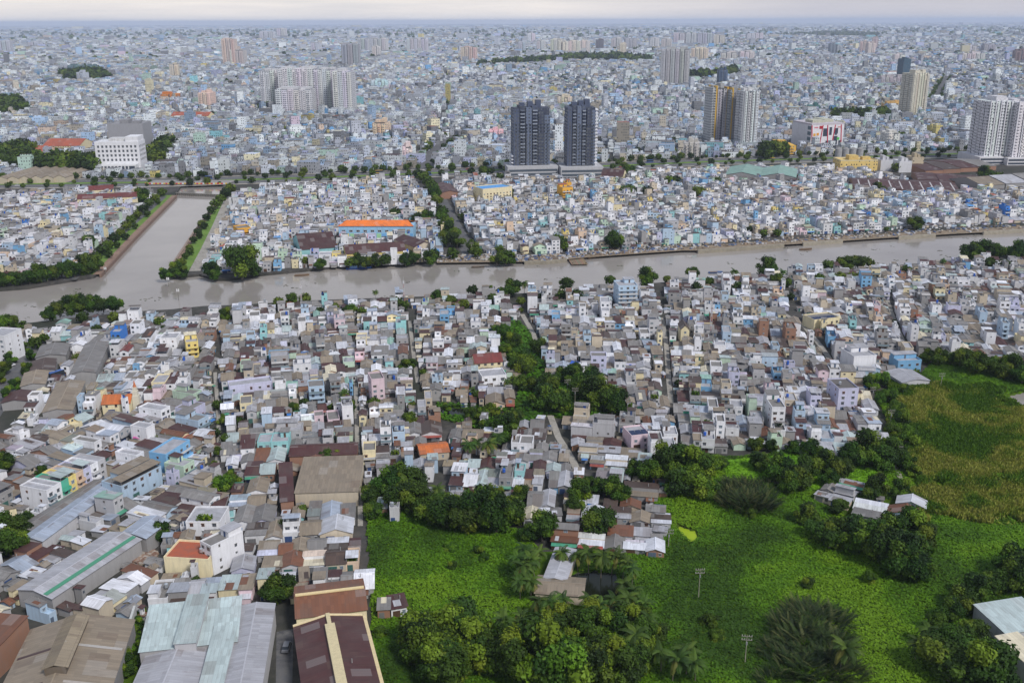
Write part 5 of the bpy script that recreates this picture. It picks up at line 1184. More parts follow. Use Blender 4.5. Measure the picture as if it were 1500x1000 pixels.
fill([(1152, 406), (1300, 396), (1315, 500), (1345, 540), (1300, 548), (1262, 560), (1236, 560), (1180, 480)], az(1250) + .14, PAL_NEAR, 12, stp=(.54, .3, .13, .03))
fill([(1302, 396), (1400, 388), (1560, 372), (1570, 535), (1500, 540), (1430, 530), (1360, 525), (1325, 505)], az(1420) + .2, PAL_NEAR, 13, stp=(.52, .3, .15, .03))
fill([(1192, 716), (1232, 704), (1262, 722), (1258, 738), (1222, 742), (1196, 730)], az(1220) - .3, PAL_SHACK, 14, kind='shack', stp=(1, 0, 0, 0), wr=(4, 8), dr=(5, 9))
fill([(1238, 750), (1262, 742), (1300, 736), (1342, 738), (1350, 756), (1300, 766), (1244, 766)], az(1300) - .1, PAL_SHACK, 18, kind='shack', stp=(1, 0, 0, 0), wr=(5, 11), dr=(6, 10))
fill([(540, 745), (545, 735), (575, 742), (600, 742), (640, 716), (700, 740), (770, 760), (765, 785), (700, 750), (640, 742), (575, 765)], az(640) - .08, PAL_SHACK, 15, stp=(1, 0, 0, 0), wr=(5, 10), dr=(8, 13))
fill([(-40, 480), (0, 488), (60, 484), (80, 492), (10, 505), (-40, 530)], az(20), PAL_NEAR, 16)
fill([(-60, 700), (-60, 600), (-25, 590), (-20, 720)], TH_L, PAL_NEAR, 17)
NNEAR = len(HOUSES)
# far bank, to the boulevard
D1 = G(500, 300) - G(300, 303); TH_F = math.atan2(D1.y, D1.x)
ff = dict(pal=PAL_FAR, stp=(.34, .4, .2, .06), flat=.55, wr=(3.0, 5.8), dr=(7.5, 12), alley=1.8)
FARP = [([(-120, 440), (0, 412), (100, 408), (150, 360), (232, 290), (205, 284), (0, 290), (-120, 296)], TH_F - .1, 31),
        ([(290, 396), (318, 345), (341, 296), (342, 284), (500, 272), (600, 266), (625, 290), (640, 320), (655, 350), (640, 382), (500, 390), (330, 400)], TH_F + .05, 32),
        ([(650, 268), (745, 262), (900, 258), (1060, 250), (1230, 250), (1420, 285), (1560, 280), (1560, 322), (1500, 326), (1300, 337), (1150, 346), (1000, 358), (860, 369), (705, 372)], TH_F + .12, 33)]
CTW = 9; FTW = 8; MATS.append(m_facade('far tower wall', 3.4, 3.4, 0.42, 0.42, (0.16, 0.17, 0.19), 0.85)); MATS.append(m_facade('complex tower wall', 3.6, 3.3, 0.5, 0.5, (0.09, 0.1, 0.12), 0.95))
# ------------------------------------------------------------------ large buildings of the far bank and the city
def landmark(name, label, cat, x1, x2, ybase, ytop, dep, build, rot=0.0, ref=None, group=None, h=None, ex=True):
    """front face spans pixels x1..x2 at its foot row ybase; height reaches row ytop"""
    a, b = G(x1, ybase), G(x2, ybase); u = b - a; w_ = u.length; r_ = math.atan2(u.y, u.x)
    u.normalize(); n_ = Vector((-u.y, u.x, 0)); c = (a + b) / 2 + n_ * dep / 2
    if h is None: h = height_to((a + b) / 2, ytop)
    if rot:
        r_ += rot
        k = 1 / (abs(math.cos(rot)) + dep / w_ * abs(math.sin(rot))); w_ *= k; dep *= k
    if ex: excl_rect(c, w_, dep, r_, 4)
    t = thing(name, label, cat, (c.x, c.y, 0), r_, group)
    build(t, w_, dep, h)
    if ref: REFS.append((c.x, c.y, ref))
    return t
def windows(t, w_, d, h, faces, pu, pv, ww, hh, z0=1.2, frame=0, lim=100, name='window', out=0.0):
    """window objects on the given faces; the first `lim` are parts, the rest one part"""
    spots = []
    for f in faces:
        L = w_ if f in (0, 2) else d; n_ = max(1, int(L / pu)); ns = max(1, int((h - z0) / pv))
        for s_ in range(ns):
            for i in range(n_):
                q = -L / 2 + L * (i + .5) / n_
                p = {0: (q, -d / 2 - out, 0), 1: (w_ / 2 + out, q, PI / 2), 2: (q, d / 2 + out, PI), 3: (-w_ / 2 - out, q, -PI / 2)}[f]
                spots.append((p[0], p[1], z0 + s_ * pv, p[2]))
    sel = spots[:lim]; rest = spots[lim:]
    for x, y, z, r in sel:
        o = bpy.data.objects.new(name, WIN[frame]); COL.objects.link(o); o.parent = t; o.location = (x, y, z); o.rotation_euler = (0, 0, r); o.scale = (ww, 1.5, hh)
    if rest:
        g = Geo()
        for x, y, z, r in rest:
            c, s_ = math.cos(r), math.sin(r)
            g.quad([(x + px_ * c + .06 * s_, y + px_ * s_ - .06 * c, z + pz) for px_, pz in ((-ww / 2, 0), (ww / 2, 0), (ww / 2, hh), (-ww / 2, hh))], I0, GLS, GLASS)
        tag(g.build(name, t), kind='stuff')
def crown_box(g, w_, d, h, col, rg, n=2):
    for k in range(n):
        a = rg.uniform(.2, .4) * w_; b_ = rg.uniform(.3, .6) * d; x = rg.uniform(-w_ / 2 + a / 2 + 1, w_ / 2 - a / 2 - 1); y = rg.uniform(-d * .15, d * .15)
        g.box(x - a / 2, x + a / 2, y - b_ / 2, y + b_ / 2, h, h + rg.uniform(2.5, 6), I0, col, CONC)
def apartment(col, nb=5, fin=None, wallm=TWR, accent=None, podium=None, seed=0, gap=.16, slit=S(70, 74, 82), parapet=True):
    """slab of vertical bays with recessed dark slots between, roof plant and podium"""
    def f(t, w_, d, h):
        rg = random.Random(seed); p0 = podium[0] if podium else 0
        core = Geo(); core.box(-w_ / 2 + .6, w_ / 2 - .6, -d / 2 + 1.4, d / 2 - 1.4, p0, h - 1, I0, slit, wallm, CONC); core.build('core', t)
        bw = w_ / nb
        for i in range(nb):
            g = Geo(); x0, x1 = -w_ / 2 + bw * i + bw * gap / 2, -w_ / 2 + bw * (i + 1) - bw * gap / 2; hh = h - rg.choice((0, 0, 1.5)); c = tuple(q * rg.uniform(.93, 1.05) for q in col)
            g.box(x0, x1, -d / 2 + rg.choice((0, .5)), d / 2 - .2, p0 + .01 if p0 else 0, hh, I0, c, wallm, CONC)
            if fin: g.box(x0 + .02, x0 + .9, -d / 2 - .7, -d / 2 + 1, p0 + .02, hh + 1.5, I0, fin, PAINT)
            if accent and i % 2 == 0: g.box(x1 - 1.6, x1 - .05, -d / 2 - .5, d / 2 - .1, p0 + .02, hh + 2.5, I0, accent, PAINT)
            # balcony stacks
            for s_ in range(1, int((hh - p0) / 3.2)):
                z = p0 + s_ * 3.2; xm = (x0 + x1) / 2
                if w_ < 200 and d > 12: g.box(xm - bw * .16, xm + bw * .16, -d / 2 - 1.0, -d / 2 + .6, z - .1, z + .95, I0, tuple(q * .94 for q in c), PAINT)
            g.build('facade_bay', t)
        if not accent and d > 16:
            ns = max(2, int(d / 9))
            for i in range(ns):
                y0 = -d / 2 + d * i / ns + .8; y1 = -d / 2 + d * (i + 1) / ns - .8
                for sx in (-1, 1):
                    g = Geo(); g.box(sx * w_ / 2 - .9 - .01 * i, sx * w_ / 2 + .7, y0, y1, p0 + .03, h - .5 - i * .01, I0, tuple(q * .9 for q in col), wallm, CONC)
                    g.build('side_bay', t)
        g = Geo(); crown_box(g, w_, d, h - .5, tuple(q * .9 for q in col), rg, 3); g.build('roof_plant', t)
        if podium:
            g = Geo(); ph, pm, pcol = podium; g.box(-w_ / 2 - pm, w_ / 2 + pm, -d / 2 - pm, d / 2 + pm, 0, ph, I0, pcol, WALL, CONC)
            for k in range(int(ph / 3.6)): g.box(-w_ / 2 - pm + 1, w_ / 2 + pm - 1, -d / 2 - pm - .12, -d / 2 - pm + .1, 1 + k * 3.6, 3 + k * 3.6, I0, S(70, 78, 90), GLASS)
            g.build('podium', t)
    return f
# the two dark towers
def dark_tower(white_side):
    def f(t, w_, d, h):
        dk, dk2 = S(70, 80, 104), S(52, 60, 82); nb = 6; bw = w_ / nb
        g = Geo(); g.box(-w_ / 2 + .8, w_ / 2 - .8, -d / 2 + 2, d / 2 - 1, 8, h - 2, I0, dk2, TWR, CONC); g.build('core', t)
        for i in range(nb):
            x0, x1 = -w_ / 2 + bw * i + .25, -w_ / 2 + bw * (i + 1) - .25; hh = h - [3, 0, 1.5, 0, 5, 9][i] * (1 if not white_side else .5)
            g = Geo(); g.box(x0, x1, -d / 2 + [0, 1.4, .4, 1.6, 0, 1.2][i], d / 2 - .3, 8.02, hh, I0, (dk, dk2, S(98, 110, 134))[i % 3], TWR, CONC); g.build('facade_bay', t)
            g = Geo()
            for s_ in range(1, int((hh - 9) / 3.3)):
                z = 8 + s_ * 3.3
                if i in (1, 3): g.box(x0 + .6, x1 - .6, -d / 2 - .2, -d / 2 + 1.5, z, z + 1.0, I0, S(150, 158, 172) if (s_ * 7 + i) % 3 else S(92, 100, 116), PAINT)
            if not g.empty(): g.build('balcony', t)
        g = Geo()
        for k in range(3): g.box(-w_ * .3 + k * w_ * .22, -w_ * .3 + k * w_ * .22 + 5, -4, 5, h - 2, h + 3 + k * 1.2, I0, dk, PAINT)
        g.build('roof_plant', t)
        sx = 1 if white_side else -1
        for s_ in range(int(h / 3.3) - 3):
            z = 9 + s_ * 3.3
            g = Geo(); g.box(sx * w_ / 2 - (.9 if sx > 0 else 1.9), sx * w_ / 2 + (1.9 if sx > 0 else .9), -d / 2 + 1, d / 2 - 3, z, z + 1.1, I0, S(225, 226, 232), PAINT)
            if white_side or s_ < 4: g.build('balcony', t)
        g = Geo(); g.box(-w_ / 2 - 7, w_ / 2 + 7, -d / 2 - 7, d / 2 + 5, 0, 10, I0, S(184, 184, 188), WALL, CONC)
        for k in range(2): g.box(-w_ / 2 - 6, w_ / 2 + 6, -d / 2 - 7.15, -d / 2 - 6.9, 1 + k * 3.8, 3.2 + k * 3.8, I0, S(86, 94, 104), GLASS)
        g.build('podium', t)
        windows(t, w_ - 2, d, h - 14, (0,), 3.4, 3.3, 1.5, 1.7, 10, 1, 100, out=-.02)
    return f
landmark('apartment_tower', 'left of the two dark slate-blue apartment towers', 'tower', 747, 806, 257, 156, 26, dark_tower(False), .16, 'dark twin towers')
landmark('apartment_tower', 'right dark slate-blue apartment tower with white balconies up its side', 'tower', 826, 872, 258, 155, 26, dark_tower(True), .12)
# white hotel block at left
def hotel(t, w_, d, h):
    g = Geo(); g.box(-w_ / 2, w_ / 2, -d / 2, d / 2, 0, h, I0, S(224, 224, 228), WALL, CONC); g.build('wall', t)
    g = Geo(); g.box(-w_ / 2 - 5, w_ / 2 - 2, -d / 2 - 12, -d / 2 - .01, 0, h * .28, I0, S(222, 222, 224), WALL, CONC)
    for k in range(12): g.box(-w_ / 2 - 4 + k * (w_ - 2) / 12, -w_ / 2 - 4 + k * (w_ - 2) / 12 + .9, -d / 2 - 13.4, -d / 2 - 12.4, 0, h * .27, I0, S(230, 230, 232), PAINT)
    g.box(-w_ / 2 - 4, w_ / 2 - 3, -d / 2 - 12.2, -d / 2 - 11.9, 1, h * .24, I0, S(70, 76, 88), GLASS); g.build('podium', t)
    g = Geo(); g.box(-w_ * .2, w_ * .45, -d * .3, d * .3, h, h + 3, I0, S(205, 205, 205), CONC); g.box(w_ * .2, w_ * .49, -d * .45, d * .4, h, h + 5, I0, S(224, 224, 228), WALL); g.build('roof_plant', t)
    windows(t, w_ - 3, d, h, (0,), 4.2, 4.6, 2.0, 2.2, h * .3 + 2, 1, 80)
    windows(t, w_, d - 2, h, (1,), 4.2, 4.6, 1.6, 2.0, h * .3 + 2, 1, 20)
landmark('hotel', 'white ten-storey block with colonnaded podium beside the boulevard, left', 'hotel', 141, 206, 252, 208, 26, hotel, .1, 'white ten-storey block')
def plain(col, roofc=None, wm=FAC, names='wall', plant=2, seed=3, rt='flat'):
    def f(t, w_, d, h):
        rg = random.Random(seed); g = Geo(); g.box(-w_ / 2, w_ / 2, -d / 2, d / 2, 0, h, I0, col, wm, CONC); g.build('wall', t)
        g = Geo()
        if rt == 'flat':
            for a in ((-w_ / 2, w_ / 2, -d / 2, -d / 2 + .3), (-w_ / 2, w_ / 2, d / 2 - .3, d / 2), (-w_ / 2, -w_ / 2 + .3, -d / 2 + .3, d / 2 - .3), (w_ / 2 - .3, w_ / 2, -d / 2 + .3, d / 2 - .3)): g.box(*a, h + .003, h + 1.1, I0, roofc or col, WALL)
            crown_box(g, w_, d, h, tuple(q * .88 for q in col), rg, plant)
        else:
            rise = d * .18
            slab(g, I0, (-w_ / 2 - .5, -d / 2 - .5, h), (w_ / 2 + .5, -d / 2 - .5, h), (w_ / 2 + .5 - (d / 3 if rt == 'hip' else 0), 0, h + rise), (-w_ / 2 - .5 + (d / 3 if rt == 'hip' else 0), 0, h + rise), .15, roofc, ROOF)
            slab(g, I0, (w_ / 2 + .5, d / 2 + .5, h), (-w_ / 2 - .5, d / 2 + .5, h), (-w_ / 2 - .5 + (d / 3 if rt == 'hip' else 0), 0, h + rise), (w_ / 2 + .5 - (d / 3 if rt == 'hip' else 0), 0, h + rise), .15, roofc, ROOF)
        g.build('roof', t)
    return f
landmark('office_block', 'grey windowless block behind the white ten-storey block', 'building', 158, 212, 228, 183, 40, plain(S(150, 150, 155), wm=WALL), .1)
# mall with red slanting bands
def mall(t, w_, d, h):
    g = Geo(); g.box(-w_ / 2, w_ / 2, -d / 2, d / 2, 0, h, I0, S(226, 224, 228), WALL, CONC); g.build('wall', t)
    g = Geo(); g.box(-w_ / 2, w_ / 2, -d / 2, d / 2, h + .01, h + 2, I0, S(196, 188, 196), WALL, CONC); crown_box(g, w_, d, h + 2, S(190, 190, 170), random.Random(4), 3); g.build('roof', t)
    for k, u in enumerate((-.46, -.24, .02, .14, .44)):
        g = Geo(); x = u * w_; s_ = (.07 if k % 2 else -.05) * w_
        g.hexa(((x, -d / 2 - .3, 0), (x + 1.2, -d / 2 - .3, 0), (x + 1.2, -d / 2 + .05, 0), (x, -d / 2 + .05, 0), (x + s_, -d / 2 - .3, h), (x + s_ + 1.2, -d / 2 - .3, h), (x + s_ + 1.2, -d / 2 + .05, h), (x + s_, -d / 2 + .05, h)), I0, S(190, 30, 60), PAINT); g.build('red_band', t)
    for k, (u, v, c, ww, hh) in enumerate(((-.3, .6, (226, 150, 40), 3, 3), (-.4, .58, (230, 170, 50), 3, 3), (.26, .6, (60, 70, 90), 3, 3), (.34, .38, (80, 190, 80), 3.4, 3), (-.22, .9, (170, 25, 40), 4, 3.6), (-.36, .9, (215, 120, 130), 5, 1.4), (.36, .9, (215, 150, 150), 5, 1.4))):
        g = Geo(); g.box(u * w_ - ww / 2, u * w_ + ww / 2, -d / 2 - .25, -d / 2 + .02, v * h - hh / 2, v * h + hh / 2, I0, S(*c), PAINT); g.build('sign_panel', t)
    g = Geo()
    for (u0, u1, v0, v1) in ((-.14, .0, .5, .85), (-.04, .1, .02, .3), (.2, .32, .02, .5), (.2, .32, .6, .85), (.05, .13, .55, .9), (.36, .46, .05, .3)): g.box(u0 * w_, u1 * w_, -d / 2 - .12, -d / 2 + .01, v0 * h, v1 * h, I0, S(64, 70, 84), GLASS)
    g.build('glazing', t)
    for k in range(4):
        g = Geo(); g.box(-w_ / 2 - .25, -w_ / 2 + .02, -d / 2 + 1, -d / 2 + 9, 2 + k * h * .24, 2 + k * h * .24 + h * .16, I0, S(80, 100, 110), GLASS); g.build('window', t)
landmark('shopping_mall', 'white box-shaped mall with slanting red bands on its front', 'mall', 1172, 1238, 217, 184, 60, mall, .26, 'white mall with red bands')
WHT = S(205, 203, 200)
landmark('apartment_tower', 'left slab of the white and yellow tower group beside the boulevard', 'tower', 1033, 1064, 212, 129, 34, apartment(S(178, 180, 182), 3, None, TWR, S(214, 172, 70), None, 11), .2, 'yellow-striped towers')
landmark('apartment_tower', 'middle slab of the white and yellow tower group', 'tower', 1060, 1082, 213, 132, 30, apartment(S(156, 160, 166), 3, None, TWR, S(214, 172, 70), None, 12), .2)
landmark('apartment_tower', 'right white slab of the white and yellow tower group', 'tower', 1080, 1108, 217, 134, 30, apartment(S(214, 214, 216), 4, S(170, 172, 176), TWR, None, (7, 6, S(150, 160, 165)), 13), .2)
landmark('apartment_tower', 'slender pale cream tower with green-tinged crown right of the mall', 'tower', 1324, 1358, 172, 108, 40, apartment(S(218, 212, 196), 6, S(226, 222, 208), TWR, None, None, 14), .3, 'slender cream tower')
landmark('office_tower', 'dark teal glass tower behind the slender cream tower', 'tower', 1318, 1333, 116, 87, 40, plain(S(44, 82, 104), S(60, 96, 116), TWR), .2)
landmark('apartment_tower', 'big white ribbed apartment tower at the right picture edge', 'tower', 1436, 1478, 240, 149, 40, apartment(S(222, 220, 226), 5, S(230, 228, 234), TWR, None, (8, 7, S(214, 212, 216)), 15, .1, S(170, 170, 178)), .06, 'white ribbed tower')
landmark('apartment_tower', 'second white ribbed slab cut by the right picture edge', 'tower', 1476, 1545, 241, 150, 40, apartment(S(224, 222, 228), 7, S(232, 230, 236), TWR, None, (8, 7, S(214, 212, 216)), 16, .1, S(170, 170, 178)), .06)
# long white apartment complex at left
for k, (x1, x2, yb, yt) in enumerate([(384, 412, 162, 104), (410, 438, 164, 101), (405, 457, 168, 131), (436, 470, 164, 101), (468, 493, 164, 102), (489, 517, 166, 105)]):
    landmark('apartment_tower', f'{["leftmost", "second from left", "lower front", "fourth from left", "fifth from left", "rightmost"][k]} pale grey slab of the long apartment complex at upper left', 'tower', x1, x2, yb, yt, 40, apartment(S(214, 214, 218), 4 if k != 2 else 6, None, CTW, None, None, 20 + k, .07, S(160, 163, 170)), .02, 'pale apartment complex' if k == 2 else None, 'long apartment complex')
# further towers
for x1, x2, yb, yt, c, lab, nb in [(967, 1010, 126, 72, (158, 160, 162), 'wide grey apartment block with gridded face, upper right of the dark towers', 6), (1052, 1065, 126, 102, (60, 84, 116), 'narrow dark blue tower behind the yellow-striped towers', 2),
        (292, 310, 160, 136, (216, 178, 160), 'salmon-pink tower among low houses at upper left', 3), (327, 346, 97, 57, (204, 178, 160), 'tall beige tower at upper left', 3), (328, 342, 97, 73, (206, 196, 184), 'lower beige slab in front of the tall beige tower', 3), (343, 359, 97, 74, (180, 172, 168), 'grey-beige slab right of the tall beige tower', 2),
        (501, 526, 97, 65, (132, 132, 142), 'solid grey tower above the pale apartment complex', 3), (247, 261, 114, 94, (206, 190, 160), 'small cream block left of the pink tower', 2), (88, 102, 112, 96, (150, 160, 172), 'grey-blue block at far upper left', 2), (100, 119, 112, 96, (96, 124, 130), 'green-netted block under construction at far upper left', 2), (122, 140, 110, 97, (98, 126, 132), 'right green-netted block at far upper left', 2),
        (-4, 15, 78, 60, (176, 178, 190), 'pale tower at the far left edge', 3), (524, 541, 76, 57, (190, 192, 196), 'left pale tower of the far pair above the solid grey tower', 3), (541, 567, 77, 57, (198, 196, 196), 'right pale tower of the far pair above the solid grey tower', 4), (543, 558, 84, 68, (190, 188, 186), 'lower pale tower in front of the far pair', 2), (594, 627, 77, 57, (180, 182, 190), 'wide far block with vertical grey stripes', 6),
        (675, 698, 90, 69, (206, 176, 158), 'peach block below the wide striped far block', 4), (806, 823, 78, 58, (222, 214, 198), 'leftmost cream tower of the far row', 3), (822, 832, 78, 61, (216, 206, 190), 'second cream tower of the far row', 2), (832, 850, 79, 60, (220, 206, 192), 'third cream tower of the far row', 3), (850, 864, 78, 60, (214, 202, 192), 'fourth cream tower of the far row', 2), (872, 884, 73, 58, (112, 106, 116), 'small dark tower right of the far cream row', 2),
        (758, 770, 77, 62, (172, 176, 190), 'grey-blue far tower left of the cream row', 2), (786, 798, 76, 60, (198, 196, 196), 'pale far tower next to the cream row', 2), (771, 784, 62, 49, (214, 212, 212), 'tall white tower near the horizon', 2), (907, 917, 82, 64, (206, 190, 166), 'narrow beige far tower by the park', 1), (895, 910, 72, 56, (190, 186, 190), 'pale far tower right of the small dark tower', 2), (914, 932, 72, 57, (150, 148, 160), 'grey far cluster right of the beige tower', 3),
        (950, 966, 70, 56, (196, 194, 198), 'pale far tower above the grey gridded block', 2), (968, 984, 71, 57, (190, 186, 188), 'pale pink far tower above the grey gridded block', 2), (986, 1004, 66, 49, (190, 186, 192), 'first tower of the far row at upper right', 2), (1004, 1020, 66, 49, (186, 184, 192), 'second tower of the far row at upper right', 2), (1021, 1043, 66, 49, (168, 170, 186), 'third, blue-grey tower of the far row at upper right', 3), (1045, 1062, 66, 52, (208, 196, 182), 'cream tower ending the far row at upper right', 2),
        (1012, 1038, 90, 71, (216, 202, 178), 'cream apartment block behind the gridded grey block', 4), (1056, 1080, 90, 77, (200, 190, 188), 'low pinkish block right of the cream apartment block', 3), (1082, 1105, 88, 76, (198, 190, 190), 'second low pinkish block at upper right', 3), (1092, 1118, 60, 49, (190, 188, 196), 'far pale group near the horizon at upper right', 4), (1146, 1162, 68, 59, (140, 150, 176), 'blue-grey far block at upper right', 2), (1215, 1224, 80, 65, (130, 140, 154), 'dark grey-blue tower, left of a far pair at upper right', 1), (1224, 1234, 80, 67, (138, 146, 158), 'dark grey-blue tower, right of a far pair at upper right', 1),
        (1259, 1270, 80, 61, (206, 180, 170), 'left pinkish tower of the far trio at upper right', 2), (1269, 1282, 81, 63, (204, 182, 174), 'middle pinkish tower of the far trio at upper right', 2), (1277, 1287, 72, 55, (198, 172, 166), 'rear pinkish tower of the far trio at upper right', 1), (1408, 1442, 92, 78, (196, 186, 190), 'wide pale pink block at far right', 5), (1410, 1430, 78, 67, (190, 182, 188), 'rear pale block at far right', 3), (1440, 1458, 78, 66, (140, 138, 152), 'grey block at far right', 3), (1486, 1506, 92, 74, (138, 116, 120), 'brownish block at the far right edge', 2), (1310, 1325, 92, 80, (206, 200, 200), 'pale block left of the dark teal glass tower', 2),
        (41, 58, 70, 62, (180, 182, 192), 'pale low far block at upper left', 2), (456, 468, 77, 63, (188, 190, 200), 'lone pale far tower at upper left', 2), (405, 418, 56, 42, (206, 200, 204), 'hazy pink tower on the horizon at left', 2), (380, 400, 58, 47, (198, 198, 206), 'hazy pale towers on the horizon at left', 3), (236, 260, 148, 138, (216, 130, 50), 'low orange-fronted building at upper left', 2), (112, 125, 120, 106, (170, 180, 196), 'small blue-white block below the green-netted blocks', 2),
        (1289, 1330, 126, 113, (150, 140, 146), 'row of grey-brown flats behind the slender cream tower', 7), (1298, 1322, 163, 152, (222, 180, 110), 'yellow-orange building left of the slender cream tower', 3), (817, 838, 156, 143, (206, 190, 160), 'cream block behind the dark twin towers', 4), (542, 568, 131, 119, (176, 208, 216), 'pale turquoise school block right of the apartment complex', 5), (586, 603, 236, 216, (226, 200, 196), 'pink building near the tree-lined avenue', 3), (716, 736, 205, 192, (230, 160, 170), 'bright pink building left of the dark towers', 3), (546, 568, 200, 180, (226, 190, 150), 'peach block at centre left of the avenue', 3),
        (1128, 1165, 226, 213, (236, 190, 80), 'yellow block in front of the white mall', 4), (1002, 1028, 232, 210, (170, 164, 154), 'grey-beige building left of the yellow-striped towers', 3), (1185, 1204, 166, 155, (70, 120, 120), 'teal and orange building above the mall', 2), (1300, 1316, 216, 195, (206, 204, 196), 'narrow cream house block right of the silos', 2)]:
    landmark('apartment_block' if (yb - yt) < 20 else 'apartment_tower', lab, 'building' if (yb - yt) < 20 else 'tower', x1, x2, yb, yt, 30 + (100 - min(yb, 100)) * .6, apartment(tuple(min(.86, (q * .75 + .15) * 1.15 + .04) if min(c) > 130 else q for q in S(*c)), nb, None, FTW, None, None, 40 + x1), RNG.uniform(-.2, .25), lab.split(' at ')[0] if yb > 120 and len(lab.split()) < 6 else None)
# far-bank landmarks
def school(t, w_, d, h):
    plain(S(150, 196, 226), S(236, 122, 40), WALL, rt='hip')(t, w_, d, h)
    g = Geo(); pc = [S(236, 170, 180), S(240, 220, 120), S(170, 220, 170), S(120, 180, 230), S(230, 160, 120)]
    for k in range(14): g.box(-w_ / 2 + w_ * k / 14 + .4, -w_ / 2 + w_ * (k + 1) / 14 - .4, -d / 2 - .12, -d / 2 + .02, 1, h * .45, I0, pc[k % 5], PAINT)
    g.build('mural_panel', t)
    windows(t, w_ - 2, d, h, (0,), 5.0, 4, 2.6, 1.6, h * .55, 0, 30)
landmark('school', 'long blue school with orange hipped roof behind maroon sheds', 'school', 497, 606, 351, 327, 16, school, 0, 'orange-roofed school', h=10)
hand('warehouse', 'long maroon-roofed shed with yellow walls in front of the orange-roofed school', 'warehouse', (507, 372, 594, 367), 6, 22, 'yellow', 'maroon', 'gablex', 'yellow-walled maroon shed', blank=True)
hand('warehouse', 'square maroon shed right of the orange-roofed school', 'warehouse', (607, 362, 636, 358), 6, 30, 'beige', 'maroon', 'gable', blank=True)
hand('warehouse', 'broad maroon-roofed shed left of the orange-roofed school', 'warehouse', (441, 366, 494, 362), 7, 40, 'aqua', 'maroon', 'gablex', 'broad maroon shed', blank=True)
hand('building', 'cream four-storey building with blue rooftop strip on the far bank', 'building', (707, 278, 750, 274), 14, 18, 'cream', 'blue', 'flat', 'cream building with blue roof strip', roofpaint=True, st=4)
hand('building', 'red-roofed cream building around a courtyard beside the canal', 'building', (113, 292, 200, 288), 9, 16, 'cream', 'red', 'gablex', 'red-roofed courtyard building', st=3)
hand('building', 'rear red-roofed wing of the courtyard building by the canal', 'building', (130, 279, 166, 277), 9, 16, 'cream', 'red', 'gablex', None, st=3)
hand('house', 'bright yellow three-storey house amid white far-bank houses', 'house', (348, 336, 367, 334), 9.5, 12, 'mustard', 'cream', 'flat', 'bright yellow house')
hand('house', 'mustard four-storey house with red roof box on the far bank', 'house', (824, 276, 839, 275), 14, 12, 'mustard', 'terracotta', 'flat', 'mustard house', head=True)
hand('warehouse', 'wide pale green factory roofs beside the boulevard', 'warehouse', (1062, 256, 1112, 258), 8, 60, 'grey cement', 'green', 'gable', 'pale green factory roofs', blank=True, pitch=.1)
hand('warehouse', 'right half of the pale green factory roofs', 'warehouse', (1113, 258, 1166, 260), 8, 60, 'grey cement', 'green', 'gable', None, blank=True, pitch=.1)
SKY_ = []
for k in range(5):
    r_ = hand('warehouse', f'brown ridged factory roof, {["leftmost", "second from left", "middle", "fourth from left", "rightmost"][k]} of the brown row below the silos', 'warehouse', (1252 + k * 31, 275 + k * 1.2, 1282.6 + k * 31, 276 + k * 1.2), 5, 62, 'raw brick', 'maroon', 'gablex', 'brown factory roofs' if k == 2 else None, 'brown factory roofs', blank=True, pitch=.045); SKY_.append(r_)
for t, w_, d_, hh in SKY_:
    for q in range(2):
        x = -w_ / 2 + w_ * (q + .5) / 2; g = Geo(); z1, z0 = hh + d_ * .045 + .2, hh + .2
        slab(g, I0, (x, -d_ / 2 + 1, z0 + .04), (x + 1.1, -d_ / 2 + 1, z0 + .04), (x + 1.1, -.5, z1), (x, -.5, z1), .05, S(190, 185, 185), PAINT); g.build('skylight', t)
for k in range(3):
    hand('warehouse', f'dark brown factory hall {["nearest the silos", "between two brown halls", "nearest the white ribbed tower"][k]} behind the brown row', 'warehouse', (1345 + k * 32, 263 + k * 2, 1376.6 + k * 32, 264 + k * 2), 5.5, 50, 'raw brick', 'maroon', 'gablex', None, None, blank=True, pitch=.045)
for k in range(4):
    hand('warehouse', f'patched brown factory hall, {["leftmost", "second from left", "third from left", "rightmost"][k]} of the row left of the white ribbed tower', 'warehouse', (1356 + k * 26, 250 - k * 2, 1381.6 + k * 26, 249 - k * 2), 5, 60, 'raw brick', ['maroon', 'dark brown', 'maroon', 'grey'][k], 'gablex', None, None, blank=True, pitch=.045)
for k in range(3):
    hand('warehouse', f'long grey factory roof, {["left", "middle", "right"][k]} one below the white ribbed tower', 'warehouse', (1440 + k * 34, 272 - k * 3, 1472 + k * 34, 270 - k * 3), 7, 44, 'grey cement', ['tan', 'light grey', 'grey'][k], 'gablex', None, None, blank=True, pitch=.1)
hand('warehouse', 'maroon shed beside the upper end of the straight street', 'warehouse', (645, 283, 672, 282), 6, 50, 'raw brick', 'maroon', 'gable', 'street-end maroon shed', blank=True, pitch=.12)
hand('warehouse', 'maroon-roofed hall right of the dark twin towers', 'warehouse', (880, 258, 912, 259), 7, 30, 'cream', 'maroon', 'gablex', None, blank=True)
landmark('factory', 'yellow and cream factory block in front of the grey silos', 'factory', 1228, 1285, 253, 236, 24, plain(S(226, 196, 120), S(214, 200, 160)), .05, 'yellow factory block')
landmark('factory', 'white water-stained factory tower block among the brown roofs', 'factory', 1315, 1335, 253, 238, 20, plain(S(214, 214, 218), wm=WALL), .05)
landmark('factory', 'second white factory block right of the yellow factory', 'factory', 1288, 1307, 251, 236, 20, plain(S(206, 206, 212), wm=WALL), .05)
landmark('factory', 'beige factory tower beside the white factory block', 'factory', 1334, 1352, 250, 232, 18, plain(S(190, 176, 150)), .05)
